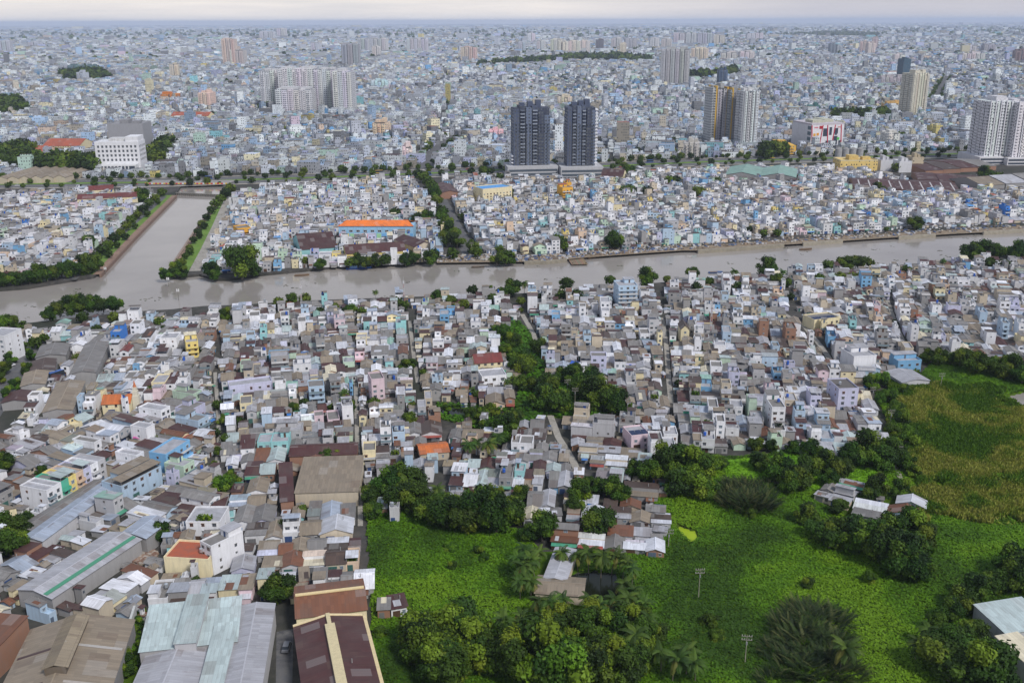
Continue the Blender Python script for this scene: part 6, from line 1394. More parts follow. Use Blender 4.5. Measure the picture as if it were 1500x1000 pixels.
for k in range(4):
    def silo(t, w_, d, h):
        g = Geo(); g.cyl(0, 0, 0, h, w_ * .5, I0, S(168, 168, 170), CONC, 16); g.build('wall', t)
        g = Geo(); g.cyl(0, 0, h, h + 1.8, w_ * .52, I0, S(140, 138, 138), CONC, 16, w_ * .1); g.build('roof', t)
    landmark('silo', f'{["leftmost", "second from left", "third from left", "rightmost"][k]} of the four grey concrete silos', 'silo', 1224 + k * 10.4, 1234 + k * 10.4, 242, 219, 12, silo, 0, 'grey silos' if k == 1 else None, 'grey silos')
for k in range(6):
    hand('warehouse', f'tan saw-tooth roofed shed, {["leftmost", "second", "third", "fourth", "fifth", "rightmost"][k]} of the row at the left edge by the boulevard', 'warehouse', (-6 + k * 17, 262 - k * .4, 10 + k * 17, 262 - k * .4), 6, 70, 'beige', 'tan', 'gable', 'tan saw-tooth sheds' if k == 3 else None, 'tan saw-tooth sheds', blank=True, pitch=.22)
for x1, x2, y, h, d, wl, rf, lab in [(62, 116, 214, 10, 40, 'cream', 'terracotta', 'low orange-roofed school in trees left of the white ten-storey block'), (95, 122, 234, 6, 20, 'white', 'red', 'small white house with red roof in trees at left'), (250, 305, 170, 10, 30, 'cream', 'terracotta', 'long orange-roofed building left of the apartment complex'), (20, 66, 222, 8, 30, 'peach', 'terracotta', 'red-brown roofed hall at the far left')]:
    hand('building', lab, 'building', (x1, y, x2, y), h, d, wl, rf, 'gablex')
for o in list(COL.objects): clean(o)
for poly, rot, sd in FARP: fill(poly, rot, seed=sd, **ff)
n0 = len(HOUSES); gapfill(); print('gap houses', len(HOUSES) - n0)
print('houses', len(HOUSES), 'near', NNEAR)
# ------------------------------------------------------------------ which houses are things of their own, and their labels
def score(a):
    p = pix(a['x'], a['y'], 2); dist = math.hypot(a['x'], a['y'])
    if not (-15 < p[0] < 1515 and p[1] < 1020): return -1
    return (a['w'] + 2) * (a['st'] * 3 + a['d'] * .5) / dist ** 2
for a in HOUSES: a['sc'] = score(a); a['px'] = pix(a['x'], a['y'], 3)
for l in OVR:
    px_, py_ = float(l[0]), float(l[1]); best, bd = None, 1e9
    for a in HOUSES:
        if a.get('ov'): continue
        q = a['px']; dd = math.hypot(q[0] - px_, (q[1] - py_) * 1.5)
        if dd < bd: best, bd = a, dd
    if best is not None and bd < 30:
        best.update(ov=True, wall=l[2].replace('_', ' ') if l[2] != 'off-white' else 'off-white', roof=l[3].replace('_', ' '), st=int(l[4]), rtype=l[5]); best.pop('h', None); best.pop('penthouse', None)
        best['rot'] = (best['rot'] + PI) if abs(((best['rot'] + PI) % (2 * PI)) - PI) > PI / 2 else best['rot']
        if best['rtype'] == 'flat': best['head'] = best.get('head', best['seed'] % 2 == 0)
HOUSES.sort(key=lambda a: -a['sc'])
LIM = {'house': 300 - NHOUSE[0], 'shack': 90}
ind, rest, cnt = [], [], {'house': 0, 'shack': 0}
for a in HOUSES:
    if a['sc'] > 0 and cnt[a['kind']] < LIM[a['kind']]: ind.append(a); cnt[a['kind']] += 1
    else: rest.append(a)
NUMW = {1: 'one', 2: 'two', 3: 'three', 4: 'four', 5: 'five'}
def look(a):
    rt = {'flat': None, 'mono': 'sloping sheet', 'gable': 'gabled sheet', 'gablex': 'gabled sheet'}[a['rtype']]
    s = f"{NUMW[a['st']]}-storey {a['wall']} {a['kind']}"
    if a['kind'] == 'shack': s = f"{a['wall']} shack"
    if rt: s += f" with {a['roof']} {rt} roof"
    else:
        e = [x for x, k in (('roof garden', 'garden'), ('terrace canopy', 'cover'), ('steel tank', 'x'), ('stair head', 'head')) if a.get(k)]
        if a.get('tank'): e.append(f"{a['tank']} tank")
        s += f" with {e[0]} on flat roof" if e else " with bare flat roof"
    return s
REFP = [(x, y, t, pix(x, y, 3)) for x, y, t in REFS]
def rel(a):
    best = min(REFP, key=lambda r: math.hypot((r[3][0] - a['px'][0]), (r[3][1] - a['px'][1]) * 1.3)); q, p = best[3], a['px']
    dx, dy = p[0] - q[0], p[1] - q[1]
    if abs(dx) > abs(dy) * 1.2: w_ = 'right of' if dx > 0 else 'left of'
    else: w_ = 'in front of' if dy > 0 else 'behind'
    return w_, best[2], math.hypot(dx, dy)
grp = {}
for a in ind:
    a['look'] = look(a); a['rel'] = rel(a)
    grp.setdefault((a['look'], a['rel'][0], a['rel'][1]), []).append(a)
for k, L in grp.items():
    L.sort(key=lambda a: a['rel'][2])
    for i, a in enumerate(L):
        lab = f"{a['look']}, {k[1]} the {k[2]}"
        if len(L) > 1: lab = f"{a['look']}, {['nearest', 'second', 'third', 'fourth', 'fifth', 'sixth', 'seventh', 'eighth', 'ninth'][min(i, 8)]} {k[1]} the {k[2]}"
        wds = lab.split()
        if len(wds) > 16: lab = lab.replace(' sheet roof', ' roof').replace(' on flat roof', '').replace(' sloping', '').replace('grey cement', 'grey')
        if len(lab.split()) > 16: lab = lab.replace(f"{NUMW[a['st']]}-storey ", '')
        if len(lab.split()) > 16: lab = lab.replace(' gabled', '').replace(' sheet', '')
        if len(lab.split()) > 16: lab = lab.replace(' pale', '').replace(' flat', '').replace('light ', '').replace('in front of', 'before')
        a['label'] = lab
HG = {'house': 'houses of the near bank', 'shack': 'shanties at the field edge'}
for a in ind:
    t = thing(a['kind'], a['label'], a['kind'], (a['x'], a['y'], 0), a['rot'], HG[a['kind']])
    sk = Sink(I0, None, t); house(sk, a); sk.done()
print('individual', cnt, 'unique labels', len(set(a['label'] for a in ind)))
g = Geo()
for a in rest:
    dist = math.hypot(a['x'], a['y']); a['mid'] = dist < 520
    house(Sink((a['x'], a['y'], 0, a['rot']), g), a)

# ------------------------------------------------------------------ the city beyond the boulevard, out to the horizon
cr = np.random.default_rng(77)
def cellhash(i, j, k): return random.Random(i * 7349 + j * 91 + k)
def arr(p): return np.array([S(*c) for c in p])
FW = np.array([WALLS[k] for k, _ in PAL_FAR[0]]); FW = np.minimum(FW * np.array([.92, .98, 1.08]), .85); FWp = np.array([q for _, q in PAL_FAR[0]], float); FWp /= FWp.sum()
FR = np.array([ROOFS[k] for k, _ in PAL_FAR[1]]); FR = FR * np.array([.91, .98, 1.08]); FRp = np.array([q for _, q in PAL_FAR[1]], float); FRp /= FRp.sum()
HX = np.array([[q.bb[0] - 3, q.bb[1] + 3, q.bb[2] - 3, q.bb[3] + 3] for q in HAND if (q.bb[2] > 800)])
PARKS = [pxz(L) for L in ([(0, 225), (40, 222), (60, 240), (140, 240), (140, 256), (0, 250)], [(0, 150), (30, 148), (40, 165), (0, 172)], [(690, 99), (730, 94), (800, 90), (850, 84), (920, 85), (960, 90), (940, 92), (850, 90), (780, 95)], [(1130, 52), (1200, 47), (1290, 49), (1285, 56), (1200, 53)], [(212, 236), (236, 214), (250, 216), (232, 250)], [(90, 108), (140, 106), (160, 118), (95, 120)], [(1115, 225), (1150, 222), (1150, 232), (1115, 234)], [(385, 165), (520, 163), (520, 157), (385, 159)], [(1000, 116), (1080, 108), (1080, 112), (1000, 120)], [(1220, 172), (1300, 170), (1300, 178), (1220, 180)])]
def inp(P, X, Y):
    ins = np.zeros(len(X), bool); j = len(P) - 1
    for i in range(len(P)):
        xi, yi = P[i]; xj, yj = P[j]
        if yi != yj: ins ^= ((yi > Y) != (yj > Y)) & (X < (xj - xi) * (Y - yi) / (yj - yi) + xi)
        j = i
    return ins
BY = bl  # boulevard centre line (ground)
bx = np.array([p[0] for p in BY]); by = np.array([p[1] for p in BY])
def boxes(X, Y, W_, D_, H_, R_, cw, ct, ms, mt, z0=0.0):
    n = len(X); c, s_ = np.cos(R_), np.sin(R_); V = np.zeros((n, 8, 3))
    for k, (a, b_) in enumerate(((-.5, -.5), (.5, -.5), (.5, .5), (-.5, .5))):
        lx, ly = a * W_, b_ * D_; xx = X + lx * c - ly * s_; yy = Y + lx * s_ + ly * c
        V[:, k, 0] = V[:, k + 4, 0] = xx; V[:, k, 1] = V[:, k + 4, 1] = yy; V[:, k, 2] = z0; V[:, k + 4, 2] = H_
    g.hexas(V, (cw, ct), ms, mt)
def city(d0, d1, cell, sp, wr, hr, detail, tall=.02):
    Xs, Ys, Rs = [], [], []
    tan = 750 / FPX * 1.06 / math.cos(PITCH)
    ni = int(d1 * tan / cell) + 1
    for j in range(int(d0 / cell) - 1, int(d1 / cell) + 1):
        for i in range(-ni, ni + 1):
            cx, cy = i * cell, j * cell
            if abs(cx) > (cy + cell) * tan + cell: continue
            r_ = cellhash(i, j, int(cell)); th = r_.choice((.15, .15, -.25, .5, .05, -.1)) + r_.uniform(-.12, .12)
            n = int(cell * 1.5 / sp) + 1
            uu, vv = np.meshgrid((np.arange(n) - n / 2) * sp, (np.arange(n) - n / 2) * sp * 1.55)
            uu = uu + cr.uniform(-.12, .12, uu.shape) * sp; row = (np.arange(n)[:, None] % 2) * sp * -.42
            vv = vv + row + cr.uniform(-.1, .1, vv.shape) * sp
            x = uu * math.cos(th) - vv * math.sin(th); y = uu * math.sin(th) + vv * math.cos(th)
            m_ = (np.abs(x) < cell * (.478 if cell < 500 else .487)) & (np.abs(y) < cell * (.475 if cell < 500 else .487))
            Xs.append(x[m_] + cx); Ys.append(y[m_] + cy); Rs.append(np.full(m_.sum(), th))
    X, Y, R_ = np.concatenate(Xs), np.concatenate(Ys), np.concatenate(Rs)
    dst = Y
    ok = (dst >= d0) & (dst < d1) & (np.abs(X) < Y * tan + 30)
    yb = np.interp(X, bx, by); ok &= Y > yb + 34
    for q in PARKS + ROADS:
        ok &= ~inp(q.p, X, Y)
    for b_ in HX: ok &= ~((X > b_[0]) & (X < b_[1]) & (Y > b_[2]) & (Y < b_[3]))
    for k in range(9):   # scattered gaps
        pass
    ok &= cr.random(len(X)) > .05
    X, Y, R_ = X[ok], Y[ok], R_[ok]; n = len(X)
    W_ = cr.uniform(*wr, n); D_ = cr.uniform(sp * .95, sp * 1.45, n)
    H_ = hr[0] + cr.gamma(2.2, 1, n) * hr[1]; H_ = np.minimum(H_, hr[2])
    tl = cr.random(n) < tall; H_[tl] *= cr.uniform(1.5, 3.0, tl.sum()); W_[tl] *= cr.uniform(1.2, 2.6, tl.sum()); D_[tl] *= 1.3
    big = cr.random(n) < .025; W_[big] *= 3; D_[big] *= 1.6; H_[big] = cr.uniform(6, 13, big.sum())
    H_ = np.round(H_ / 2.7) * 2.7 + .5 + cr.uniform(0, .8, n)
    cw = FW[cr.choice(len(FW), n, p=FWp)] * cr.uniform(.5, 1.12, (n, 1)); ct = FR[cr.choice(len(FR), n, p=FRp)] * cr.uniform(.5, 1.2, (n, 1))
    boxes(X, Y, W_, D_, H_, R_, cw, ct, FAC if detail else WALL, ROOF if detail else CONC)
    if detail:   # stair heads, set-back floors and canopies on the roofs
        s_ = cr.random(n) < .5; ss = s_.sum(); off = cr.uniform(-.22, .22, (2, ss)) * np.array([W_[s_] * .5, D_[s_]])
        x = X[s_] + off[0] * np.cos(R_[s_]) - off[1] * np.sin(R_[s_]); y = Y[s_] + off[0] * np.sin(R_[s_]) + off[1] * np.cos(R_[s_])
        boxes(x, y, W_[s_] * cr.uniform(.4, .95, ss), D_[s_] * cr.uniform(.22, .5, ss), H_[s_] + cr.uniform(1.0, 2.6, ss), R_[s_], cw[s_] * cr.uniform(.85, 1.1, (ss, 1)), FR[cr.choice(len(FR), ss, p=FRp)] * cr.uniform(.8, 1.1, (ss, 1)), FAC, ROOF, H_[s_] - .05)
        s_ = cr.random(n) < .3; ss = s_.sum()
        dd = D_[s_] * .52; x = X[s_] + dd * np.sin(R_[s_]); y = Y[s_] - dd * np.cos(R_[s_])
        boxes(x, y, W_[s_] * .9, np.full(ss, .9), np.minimum(H_[s_] - 1, 7.6), R_[s_], cw[s_] * .9, cw[s_] * .8, PAINT, PAINT, np.minimum(H_[s_] - 1, 7.6) - 1.1)
    return X, Y
c1_ = city(900, 2300, 230, 7.2, (5.0, 7.4), (2.2, 1.5, 13), True, .02)
c2_ = city(2300, 4200, 380, 10.0, (6.5, 10.5), (2.2, 1.6, 14), True, .02)
c3_ = city(4200, 9000, 800, 18, (11, 18), (2.5, 1.8, 16), False, .025)
c4_ = city(9000, 20000, 1500, 40, (20, 42), (3, 2.0, 22), False, .035)
c5_ = city(20000, 44000, 4000, 110, (50, 110), (4, 2.4, 28), False, .05)
print('city boxes', len(c1_[0]), len(c2_[0]), len(c3_[0]), len(c4_[0]), len(c5_[0]))
tag(g.build('distant_houses'), kind='stuff')

# trees of the city that read as masses of green
tr = np.random.default_rng(5)
TX, TY, TRr = [], [], []
def addt(x, y, r): TX.append(x); TY.append(y); TRr.append(r)
P_ = [Vector((p[0], p[1], 0)) for p in bl]
def along(L, step, off, rr):
    for a, b_ in zip(L[:-1], L[1:]):
        a, b_ = Vector((a[0], a[1], 0)), Vector((b_[0], b_[1], 0)); n = max(1, int((b_ - a).length / step)); u = (b_ - a).normalized(); nn = Vector((-u.y, u.x, 0))
        for i in range(n):
            p = a.lerp(b_, (i + tr.random() * .6) / n) + nn * (off + tr.normal() * 1.0)
            addt(p.x, p.y, tr.uniform(*rr))
for off, step in ((0, 19), (26, 12), (-26, 15), (31, 22)): along(bl, step, off, (1.8, 4.4))
for L in ([(1388, 112), (1374, 138), (1368, 150)], [(612, 250), (640, 220), (656, 206), (676, 194)], [(425, 150), (433, 130), (440, 118)], [(1210, 120), (1290, 118), (1380, 112)]):
    for off in (-11, 11): along(gp(L), 18, off, (3, 6))
for q in PARKS:
    ar = (q.bb[1] - q.bb[0]) * (q.bb[3] - q.bb[2]); far = q.bb[2] > 2500
    n = int(min(900, ar / (90 if not far else 260)))
    X, Y = tr.uniform(q.bb[0], q.bb[1], n), tr.uniform(q.bb[2], q.bb[3], n); k = inp(q.p, X, Y)
    for x, y in zip(X[k], Y[k]): addt(x, y, tr.uniform(6, 10) if not far else tr.uniform(9, 15))
for cx_, cy_, f, r0, r1 in ((c1_[0], c1_[1], .04, 2.5, 6), (c2_[0], c2_[1], .032, 3, 7), (c3_[0], c3_[1], .03, 5, 11), (c4_[0], c4_[1], .035, 12, 26)):
    cl_ = np.array([mnoise.noise((x * .0035, y * .0035, 7)) for x, y in zip(cx_[::3], cy_[::3])])
    pr = np.clip((cl_ + .1) * 6, .15, 5) * f * 1.5
    k = tr.random(len(pr)) < pr
    for x, y in zip(cx_[::3][k], cy_[::3][k]): addt(x + tr.normal() * 5, y + tr.normal() * 5, tr.uniform(r0, r1))
for a in rest[::1]:
    if a['y'] > 600 and tr.random() < .03: addt(a['x'] + a['w'] / 2 + 1, a['y'] - a['d'] / 2 - 1.4, tr.uniform(1.8, 3.4))
    elif a['y'] < 600 and tr.random() < .035: addt(a['x'] + a['w'] / 2, a['y'] - a['d'] / 2 - 1.2, tr.uniform(1.2, 2.4))
for p in SMALL_TREES: addt(p[0], p[1], p[2] * .9)
TX, TY, TRr = np.array(TX), np.array(TY), np.array(TRr)
dist = np.hypot(TX, TY); nc = np.where(dist < 1400, 200, np.where(dist < 2600, 60, np.where(dist < 6000, 26, 12)))
idx = np.repeat(np.arange(len(TX)), nc); n = len(idx)
d = tr.normal(size=(n, 3)); d /= np.linalg.norm(d, axis=1, keepdims=True)
R1 = TRr[idx]; rr = R1 * tr.uniform(.45, 1.0, n)
P = np.stack([TX[idx], TY[idx], R1 * 1.0], 1) + d * rr[:, None] * np.array([1, 1, .8]); P[:, 2] = np.maximum(P[:, 2], .4)
C = (GREENS * .62)[tr.integers(0, 5, len(TX))][idx] * tr.uniform(.7, 1.25, (n, 1))
N = d + tr.normal(size=(n, 3)) * .5
sz = R1 * np.where(nc[idx] > 100, .3, np.where(nc[idx] > 50, .42, .7)) * tr.uniform(.7, 1.3, n)
g = Geo(); g.big.append((cards(P, N, sz, 1.2, C, tr), C, np.zeros(n)))
tag(g.build('distant_trees', None, [LEAF]), kind='stuff')
print('city trees', len(TX), n)
# ------------------------------------------------------------------ small things
def pole(px_, py_, h, label, lamp=False):
    p = G(px_, py_); t = thing('utility_pole', label, 'pole', (p.x, p.y, 0), RNG.uniform(-.3, .3))
    g = Geo(); g.cyl(0, 0, -.2, h, .14, I0, S(150, 144, 128), CONC, 8, .08); g.build('post', t)
    for z in (h - .5, h - 1.5):
        g = Geo(); g.box(-1.3, 1.3, -.08, .08, z, z + .12, I0, S(126, 122, 114), PAINT, bottom=True); a = g.build('crossarm', t)
        g = Geo()
        for x in (-1.15, -.5, .5, 1.15): g.cyl(x, 0, z + .16, z + .5, .07, I0, S(190, 185, 180), PAINT, 6)
        g.build('insulator', a)
    g = Geo(); g.cyl(.0, -.3, h - 2.6, h - 1.8, .2, I0, S(140, 142, 146), PAINT, 8); g.build('transformer', t)
for a in [(1023, 877, 9.5, 'bare concrete utility pole standing alone in the bright grass, middle of the field'), (1091, 973, 8.5, 'concrete utility pole near the bottom spiky palms'), (979, 803, 6.5, 'short utility pole right of the shanty roofs by the green puddle'),
          (1377, 572, 8, 'utility pole at the top of the reed field'), (1277, 588, 6.5, 'utility pole by the edge path, nearest the lavender house'), (1303, 628, 8, 'utility pole among trees left of the reed field'), (1314, 681, 7.5, 'utility pole beside the embankment path'),
          (831, 585, 9, 'left of two utility poles in the central green belt'), (842, 598, 9, 'right of two utility poles in the central green belt'), (691, 376, 10, 'utility pole at the river end of the straight street')]:
    pole(*a)
def mast(px_, py_, h, label):
    p = G(px_, py_); t = thing('antenna_mast', label, 'mast', (p.x, p.y, 0))
    g = Geo()
    for k, (x, y) in enumerate(((-.5, -.3), (.5, -.3), (0, .55))): g.cyl_h((x, y, 0), (x * .5, y * .5, h), .09, I0, S(190, 190, 190), PAINT, 5)
    for k in range(int(h / 1.2)):
        z = k * 1.2; s_ = 1 - .5 * z / h; g.cyl_h((-.5 * s_, -.3 * s_, z), (.5 * s_, -.3 * s_, z + 1.2), .05, I0, S(200, 70, 60) if k % 4 < 2 else S(220, 220, 220), PAINT, 4); g.cyl_h((.5 * s_, -.3 * s_, z), (0, .55 * s_, z + 1.2), .05, I0, S(200, 70, 60) if k % 4 < 2 else S(220, 220, 220), PAINT, 4)
    g.build('lattice', t)
    g = Geo(); g.cyl(0, 0, h, h + 2, .05, I0, S(210, 210, 210), PAINT, 5); g.box(-.15, .15, -.7, -.55, h - 2, h - .4, I0, S(225, 225, 228), PAINT); g.box(.35, .5, -.2, .1, h - 2, h - .4, I0, S(225, 225, 228), PAINT); g.build('antenna', t)
mast(443, 462, 17, 'slim lattice antenna mast rising from the riverside roofs, left of centre')
mast(1040, 498, 22, 'tall antenna mast above the roofs right of centre')
mast(592, 446, 14, 'thin antenna mast at the near shore, centre')
# the canal bridge, its weir and the embankment walls
a, b_ = G(216, 270), G(336, 270); u = (b_ - a); L = u.length; r_ = math.atan2(u.y, u.x); c = (a + b_) / 2
t = thing('bridge', 'boulevard bridge with red and yellow railing over the canal head', 'bridge', (c.x, c.y, 0), r_)
g = Geo(); g.box(-L / 2, L / 2, -6, 20, .3, 1.1, I0, S(150, 146, 142), CONC, bottom=True); g.build('deck', t)
g = Geo(); pc = [S(210, 60, 60), S(232, 196, 80), S(210, 60, 60), S(220, 220, 220), S(232, 196, 80)]
for k in range(40): g.box(-L / 2 + k * L / 40, -L / 2 + (k + .86) * L / 40, -6.2, -6.0, 1.1, 2.3, I0, pc[k % 5], PAINT)
g.build('railing', t)
for x in (-L * .18, 0, L * .18):
    g = Geo(); g.box(x - 1, x + 1, -5, 19, -3, .3, I0, S(140, 134, 126), CONC); g.build('pier', t)
a, b_ = G(258, 286, WZ), G(322, 289, WZ); u = b_ - a; L = u.length; c = (a + b_) / 2
t = thing('weir', 'low weir of concrete posts across the canal below the bridge', 'weir', (c.x, c.y, WZ), math.atan2(u.y, u.x))
g = Geo(); g.box(-L / 2, L / 2, -.8, .8, 2.0, 2.6, I0, S(126, 122, 114), CONC, bottom=True); g.build('walkway', t)
n = 22
for k in range(n):
    g = Geo(); x = -L / 2 + (k + .5) * L / n; g.box(x - .5, x + .5, -.7, .7, -1, 2.0, I0, S(118, 112, 104), CONC); g.build('post', t)
def wall_line(name, label, L, w_, z0, z1, col, m=CONC):
    p = gp(L); g = Geo()
    q = strip_poly(p, w_); k = len(p)
    for i in range(k - 1):
        A, B, Cc, D = q[i], q[i + 1], q[-(i + 2)], q[-(i + 1)]
        g.hexa(((*D, z0), (*Cc, z0), (*B, z0), (*A, z0), (*D, z1), (*Cc, z1), (*B, z1), (*A, z1)), I0, col, m)
    o = g.build(name); return tag(o, label, 'wall')
wall_line('embankment_wall', 'brown retaining wall along the left side of the canal', [(147, 403), (200, 346), (258, 287)], 1.2, -3, .7, S(130, 104, 90))
wall_line('embankment_wall', 'brown retaining wall along the right side of the canal', [(250, 393), (287, 337), (321, 291)], 1.2, -3, .7, S(146, 126, 112))
wall_line('quay_wall', 'pale concrete quay edge at the far shore, left part near the pontoon', [(1022, 368), (1080, 364), (1148, 359)], 1.6, -3, .9, S(150, 142, 126))
wall_line('quay_wall', 'pale concrete quay edge at the far shore, middle part', [(1176, 357), (1205, 355), (1234, 353)], 1.6, -3, .9, S(160, 152, 136))
wall_line('quay_wall', 'pale concrete quay edge at the far shore, right of the dark jetty', [(1316, 348), (1345, 346), (1370, 344.5)], 1.6, -3, .9, S(160, 152, 136))
wall_line('quay_wall', 'pale concrete quay edge at the right picture edge', [(1440, 341), (1475, 339), (1510, 337)], 1.6, -3, .9, S(160, 152, 136))
wall_line('quay_wall', 'long pale quay slab at the far shore, centre', [(768, 384), (800, 383.5), (830, 380.5)], 1.6, -3, .7, S(148, 140, 124))
wall_line('field_wall', 'grey concrete embankment path wall along the reed field', [(1312, 684), (1319, 705), (1326, 724), (1332, 745)], 1.6, 0, .9, S(150, 144, 130))
wall_line('yard_wall', 'white boundary wall right of the tan vented warehouse', [(200, 908), (184, 960), (172, 1010)], .6, 0, 4.5, S(190, 190, 188), WALL)
# boats, pontoon, barge
def boat(px_, py_, L, rot, col, label, cabin=True):
    p = G(px_, py_, WZ); t = thing('boat', label, 'boat', (p.x, p.y, WZ), rot)
    g = Geo(); st_ = [(-1, .55), (-.6, .9), (0, 1), (.5, .85), (.85, .45), (1.05, .05)]
    for (x0, w0), (x1, w1) in zip(st_[:-1], st_[1:]):
        x0, x1, w0, w1 = x0 * L / 2, x1 * L / 2, w0 * L * .17, w1 * L * .17; s0, s1 = .9 + .5 * max(0, x0 / L), .9 + .5 * max(0, x1 / L)
        g.hexa(((x0, -w0 * .6, -.3), (x1, -w1 * .6, -.3), (x1, w1 * .6, -.3), (x0, w0 * .6, -.3), (x0, -w0, s0), (x1, -w1, s1), (x1, w1, s1), (x0, w0, s0)), I0, col, PAINT, PAINT)
    g.build('hull', t)
    g = Geo(); g.box(-L * .4, L * .3, -L * .1, L * .1, .91, .97, I0, S(120, 96, 74), CONC); g.build('deck', t)
    if cabin:
        g = Geo(); g.box(-L * .32, L * .05, -L * .11, L * .11, .97, 2.6, I0, S(110, 150, 200), PAINT); g.build('cabin', t)
        g = Geo(); slab(g, I0, (-L * .36, -L * .14, 2.7), (L * .1, -L * .14, 2.7), (L * .1, L * .14, 2.7), (-L * .36, L * .14, 2.7), .1, S(130, 160, 205), ROOF); g.build('canopy', t)
boat(522, 394, 13, .15, S(40, 80, 160), 'blue wooden boat moored under trees at the far shore, left of its pair')
boat(531, 393, 11, .1, S(60, 110, 190), 'paler blue boat moored at the far shore, right of its pair')
for px_, py_, L_, r_, c_, lab in [(1180, 366, 9, .2, S(110, 84, 60), 'small brown boat below the pale quay, right'), (700, 392, 8, .1, S(90, 80, 70), 'small dark sampan near the far shore, right of the moored pair'), (442, 404, 9, .2, S(120, 96, 72), 'brown sampan off the far shore left of the maroon sheds'), (1048, 400, 9, .1, S(60, 90, 140), 'blue-grey boat moored at the near shore, right of centre')]:
    boat(px_, py_, L_, r_, c_, lab, False)
def barge(px_, py_, w_, d, rot, label, col):
    p = G(px_, py_, WZ); t = thing('pontoon', label, 'pontoon', (p.x, p.y, WZ), rot); g = Geo()
    for k in range(int(w_ / 1.2)): g.box(-w_ / 2 + k * 1.2, -w_ / 2 + k * 1.2 + 1.12, -d / 2, d / 2, .7, .95, I0, tuple(q * RNG.uniform(.8, 1.15) for q in col), CONC, bottom=True)
    g.build('deck', t)
    for x in (-w_ * .4, w_ * .4):
        for y in (-d * .4, d * .4):
            g = Geo(); g.cyl(x, y, -2, 1.6, .3, I0, S(90, 76, 62), CONC, 7); g.build('pile', t)
barge(846, 384, 11, 19, .1, 'square brown wooden pontoon jutting into the river at centre', S(134, 114, 88))
barge(862, 376, 9, 14, .5, 'tilted brown pontoon behind the square brown one', S(150, 118, 84))
barge(887, 372, 9, 12, .1, 'dark timber jetty below the shore road', S(96, 88, 80))
barge(1405, 341, 14, 10, .2, 'dark cluttered jetty at the far shore, right', S(84, 80, 78))
barge(1155, 357, 12, 7, .1, 'dark jetty between two pale quay edges', S(92, 86, 78))
# navigation posts in the water
for px_, py_, h, lab in [(247, 420, 6, 'left channel post in the canal mouth'), (309, 408, 5, 'white-topped channel post by the far tree'), (262, 440, 7, 'channel post near the blue roof at the near shore'), (155, 402, 5, 'channel post at the left canal corner')]:
    p = G(px_, py_, WZ); t = thing('channel_post', lab, 'post', (p.x, p.y, WZ)); g = Geo(); g.cyl(0, 0, -2, h, .16, I0, S(120, 116, 110), PAINT, 6); g.build('post', t)
    g = Geo(); g.box(-.8, .8, -.06, .06, h - 1.8, h - .2, I0, S(225, 225, 225), PAINT, bottom=True); g.build('sign_board', t)
# vehicles
def vehicle_meshes():
    out = {}
    def car(col, L, w_, h, van=False):
        body = Geo(); body.hexa(((-L / 2, -w_ / 2, .35), (L / 2, -w_ / 2, .35), (L / 2, w_ / 2, .35), (-L / 2, w_ / 2, .35), (-L / 2, -w_ / 2 + .05, .9), (L / 2 - .1, -w_ / 2 + .05, .85), (L / 2 - .1, w_ / 2 - .05, .85), (-L / 2, w_ / 2 - .05, .9)), I0, col, PAINT, PAINT, True)
        k0, k1 = (-.49, .36) if van else (-.38, .2)
        cab = Geo(); cab.hexa(((k0 * L, -w_ / 2 + .08, .88), (k1 * L + .5, -w_ / 2 + .08, .86), (k1 * L + .5, w_ / 2 - .08, .86), (k0 * L, w_ / 2 - .08, .88), (k0 * L + .35, -w_ / 2 + .2, h), (k1 * L, -w_ / 2 + .2, h), (k1 * L, w_ / 2 - .2, h), (k0 * L + .35, w_ / 2 - .2, h)), I0, S(50, 56, 64), GLASS, PAINT)
        rf = Geo(); rf.box(k0 * L + .38, k1 * L - .03, -w_ / 2 + .18, w_ / 2 - .18, h - .02, h + .05, I0, col, PAINT)
        wh = Geo()
        wh.cyl_h((0, -.11, 0), (0, .11, 0), .34, I0, S(30, 30, 32), PAINT, 10)
        return [('body', body.mesh('body')), ('cabin', cab.mesh('cabin')), ('roof', rf.mesh('roof'))], wh.mesh('wheel'), L, w_
    out['white car'] = car(S(225, 225, 228), 4.5, 1.8, 1.5); out['white van'] = car(S(228, 228, 228), 5.6, 2.0, 2.3, True); out['red car'] = car(S(160, 40, 40), 4.4, 1.8, 1.5)
    out['grey car'] = car(S(110, 112, 118), 4.5, 1.8, 1.5); out['blue truck'] = car(S(60, 100, 170), 8.5, 2.4, 3.0, True); out['yellow bus'] = car(S(224, 180, 70), 10, 2.5, 3.1, True)
    return out
VM = vehicle_meshes()
def vehicle(kind, x, y, rot, label, group=None):
    parts, wh, L, w_ = VM[kind]; t = thing(kind.split()[1] if kind.split()[1] != 'car' else 'car', label, kind.split()[1], (x, y, .12), rot, group)
    for n_, me in parts:
        o = bpy.data.objects.new(n_, me); COL.objects.link(o); o.parent = t
    for sx in (-.32, .32):
        for sy in (-.5, .5):
            o = bpy.data.objects.new('wheel', wh); COL.objects.link(o); o.parent = t; o.location = (sx * L, sy * (w_ - .1), .34)
for px_, py_, k, rot, lab in [(15, 537, 'white car', 1.1, 'white car parked on the tree-lined road at the left edge'), (79, 563, 'white van', 1.0, 'white van in the lane between the market sheds'), (84, 553, 'blue truck', 1.0, 'blue truck behind the white van between the market sheds'), (35, 588, 'blue truck', 0.1, 'blue truck under the market roofs at the left edge'), (420, 950, 'grey car', 1.6, 'dark grey car in the yard left of the maroon warehouse')]:
    p = G(px_, py_); vehicle(k, p.x, p.y, rot, lab)
ks = ['white car', 'grey car', 'white van', 'red car', 'white car', 'yellow bus', 'grey car', 'blue truck']
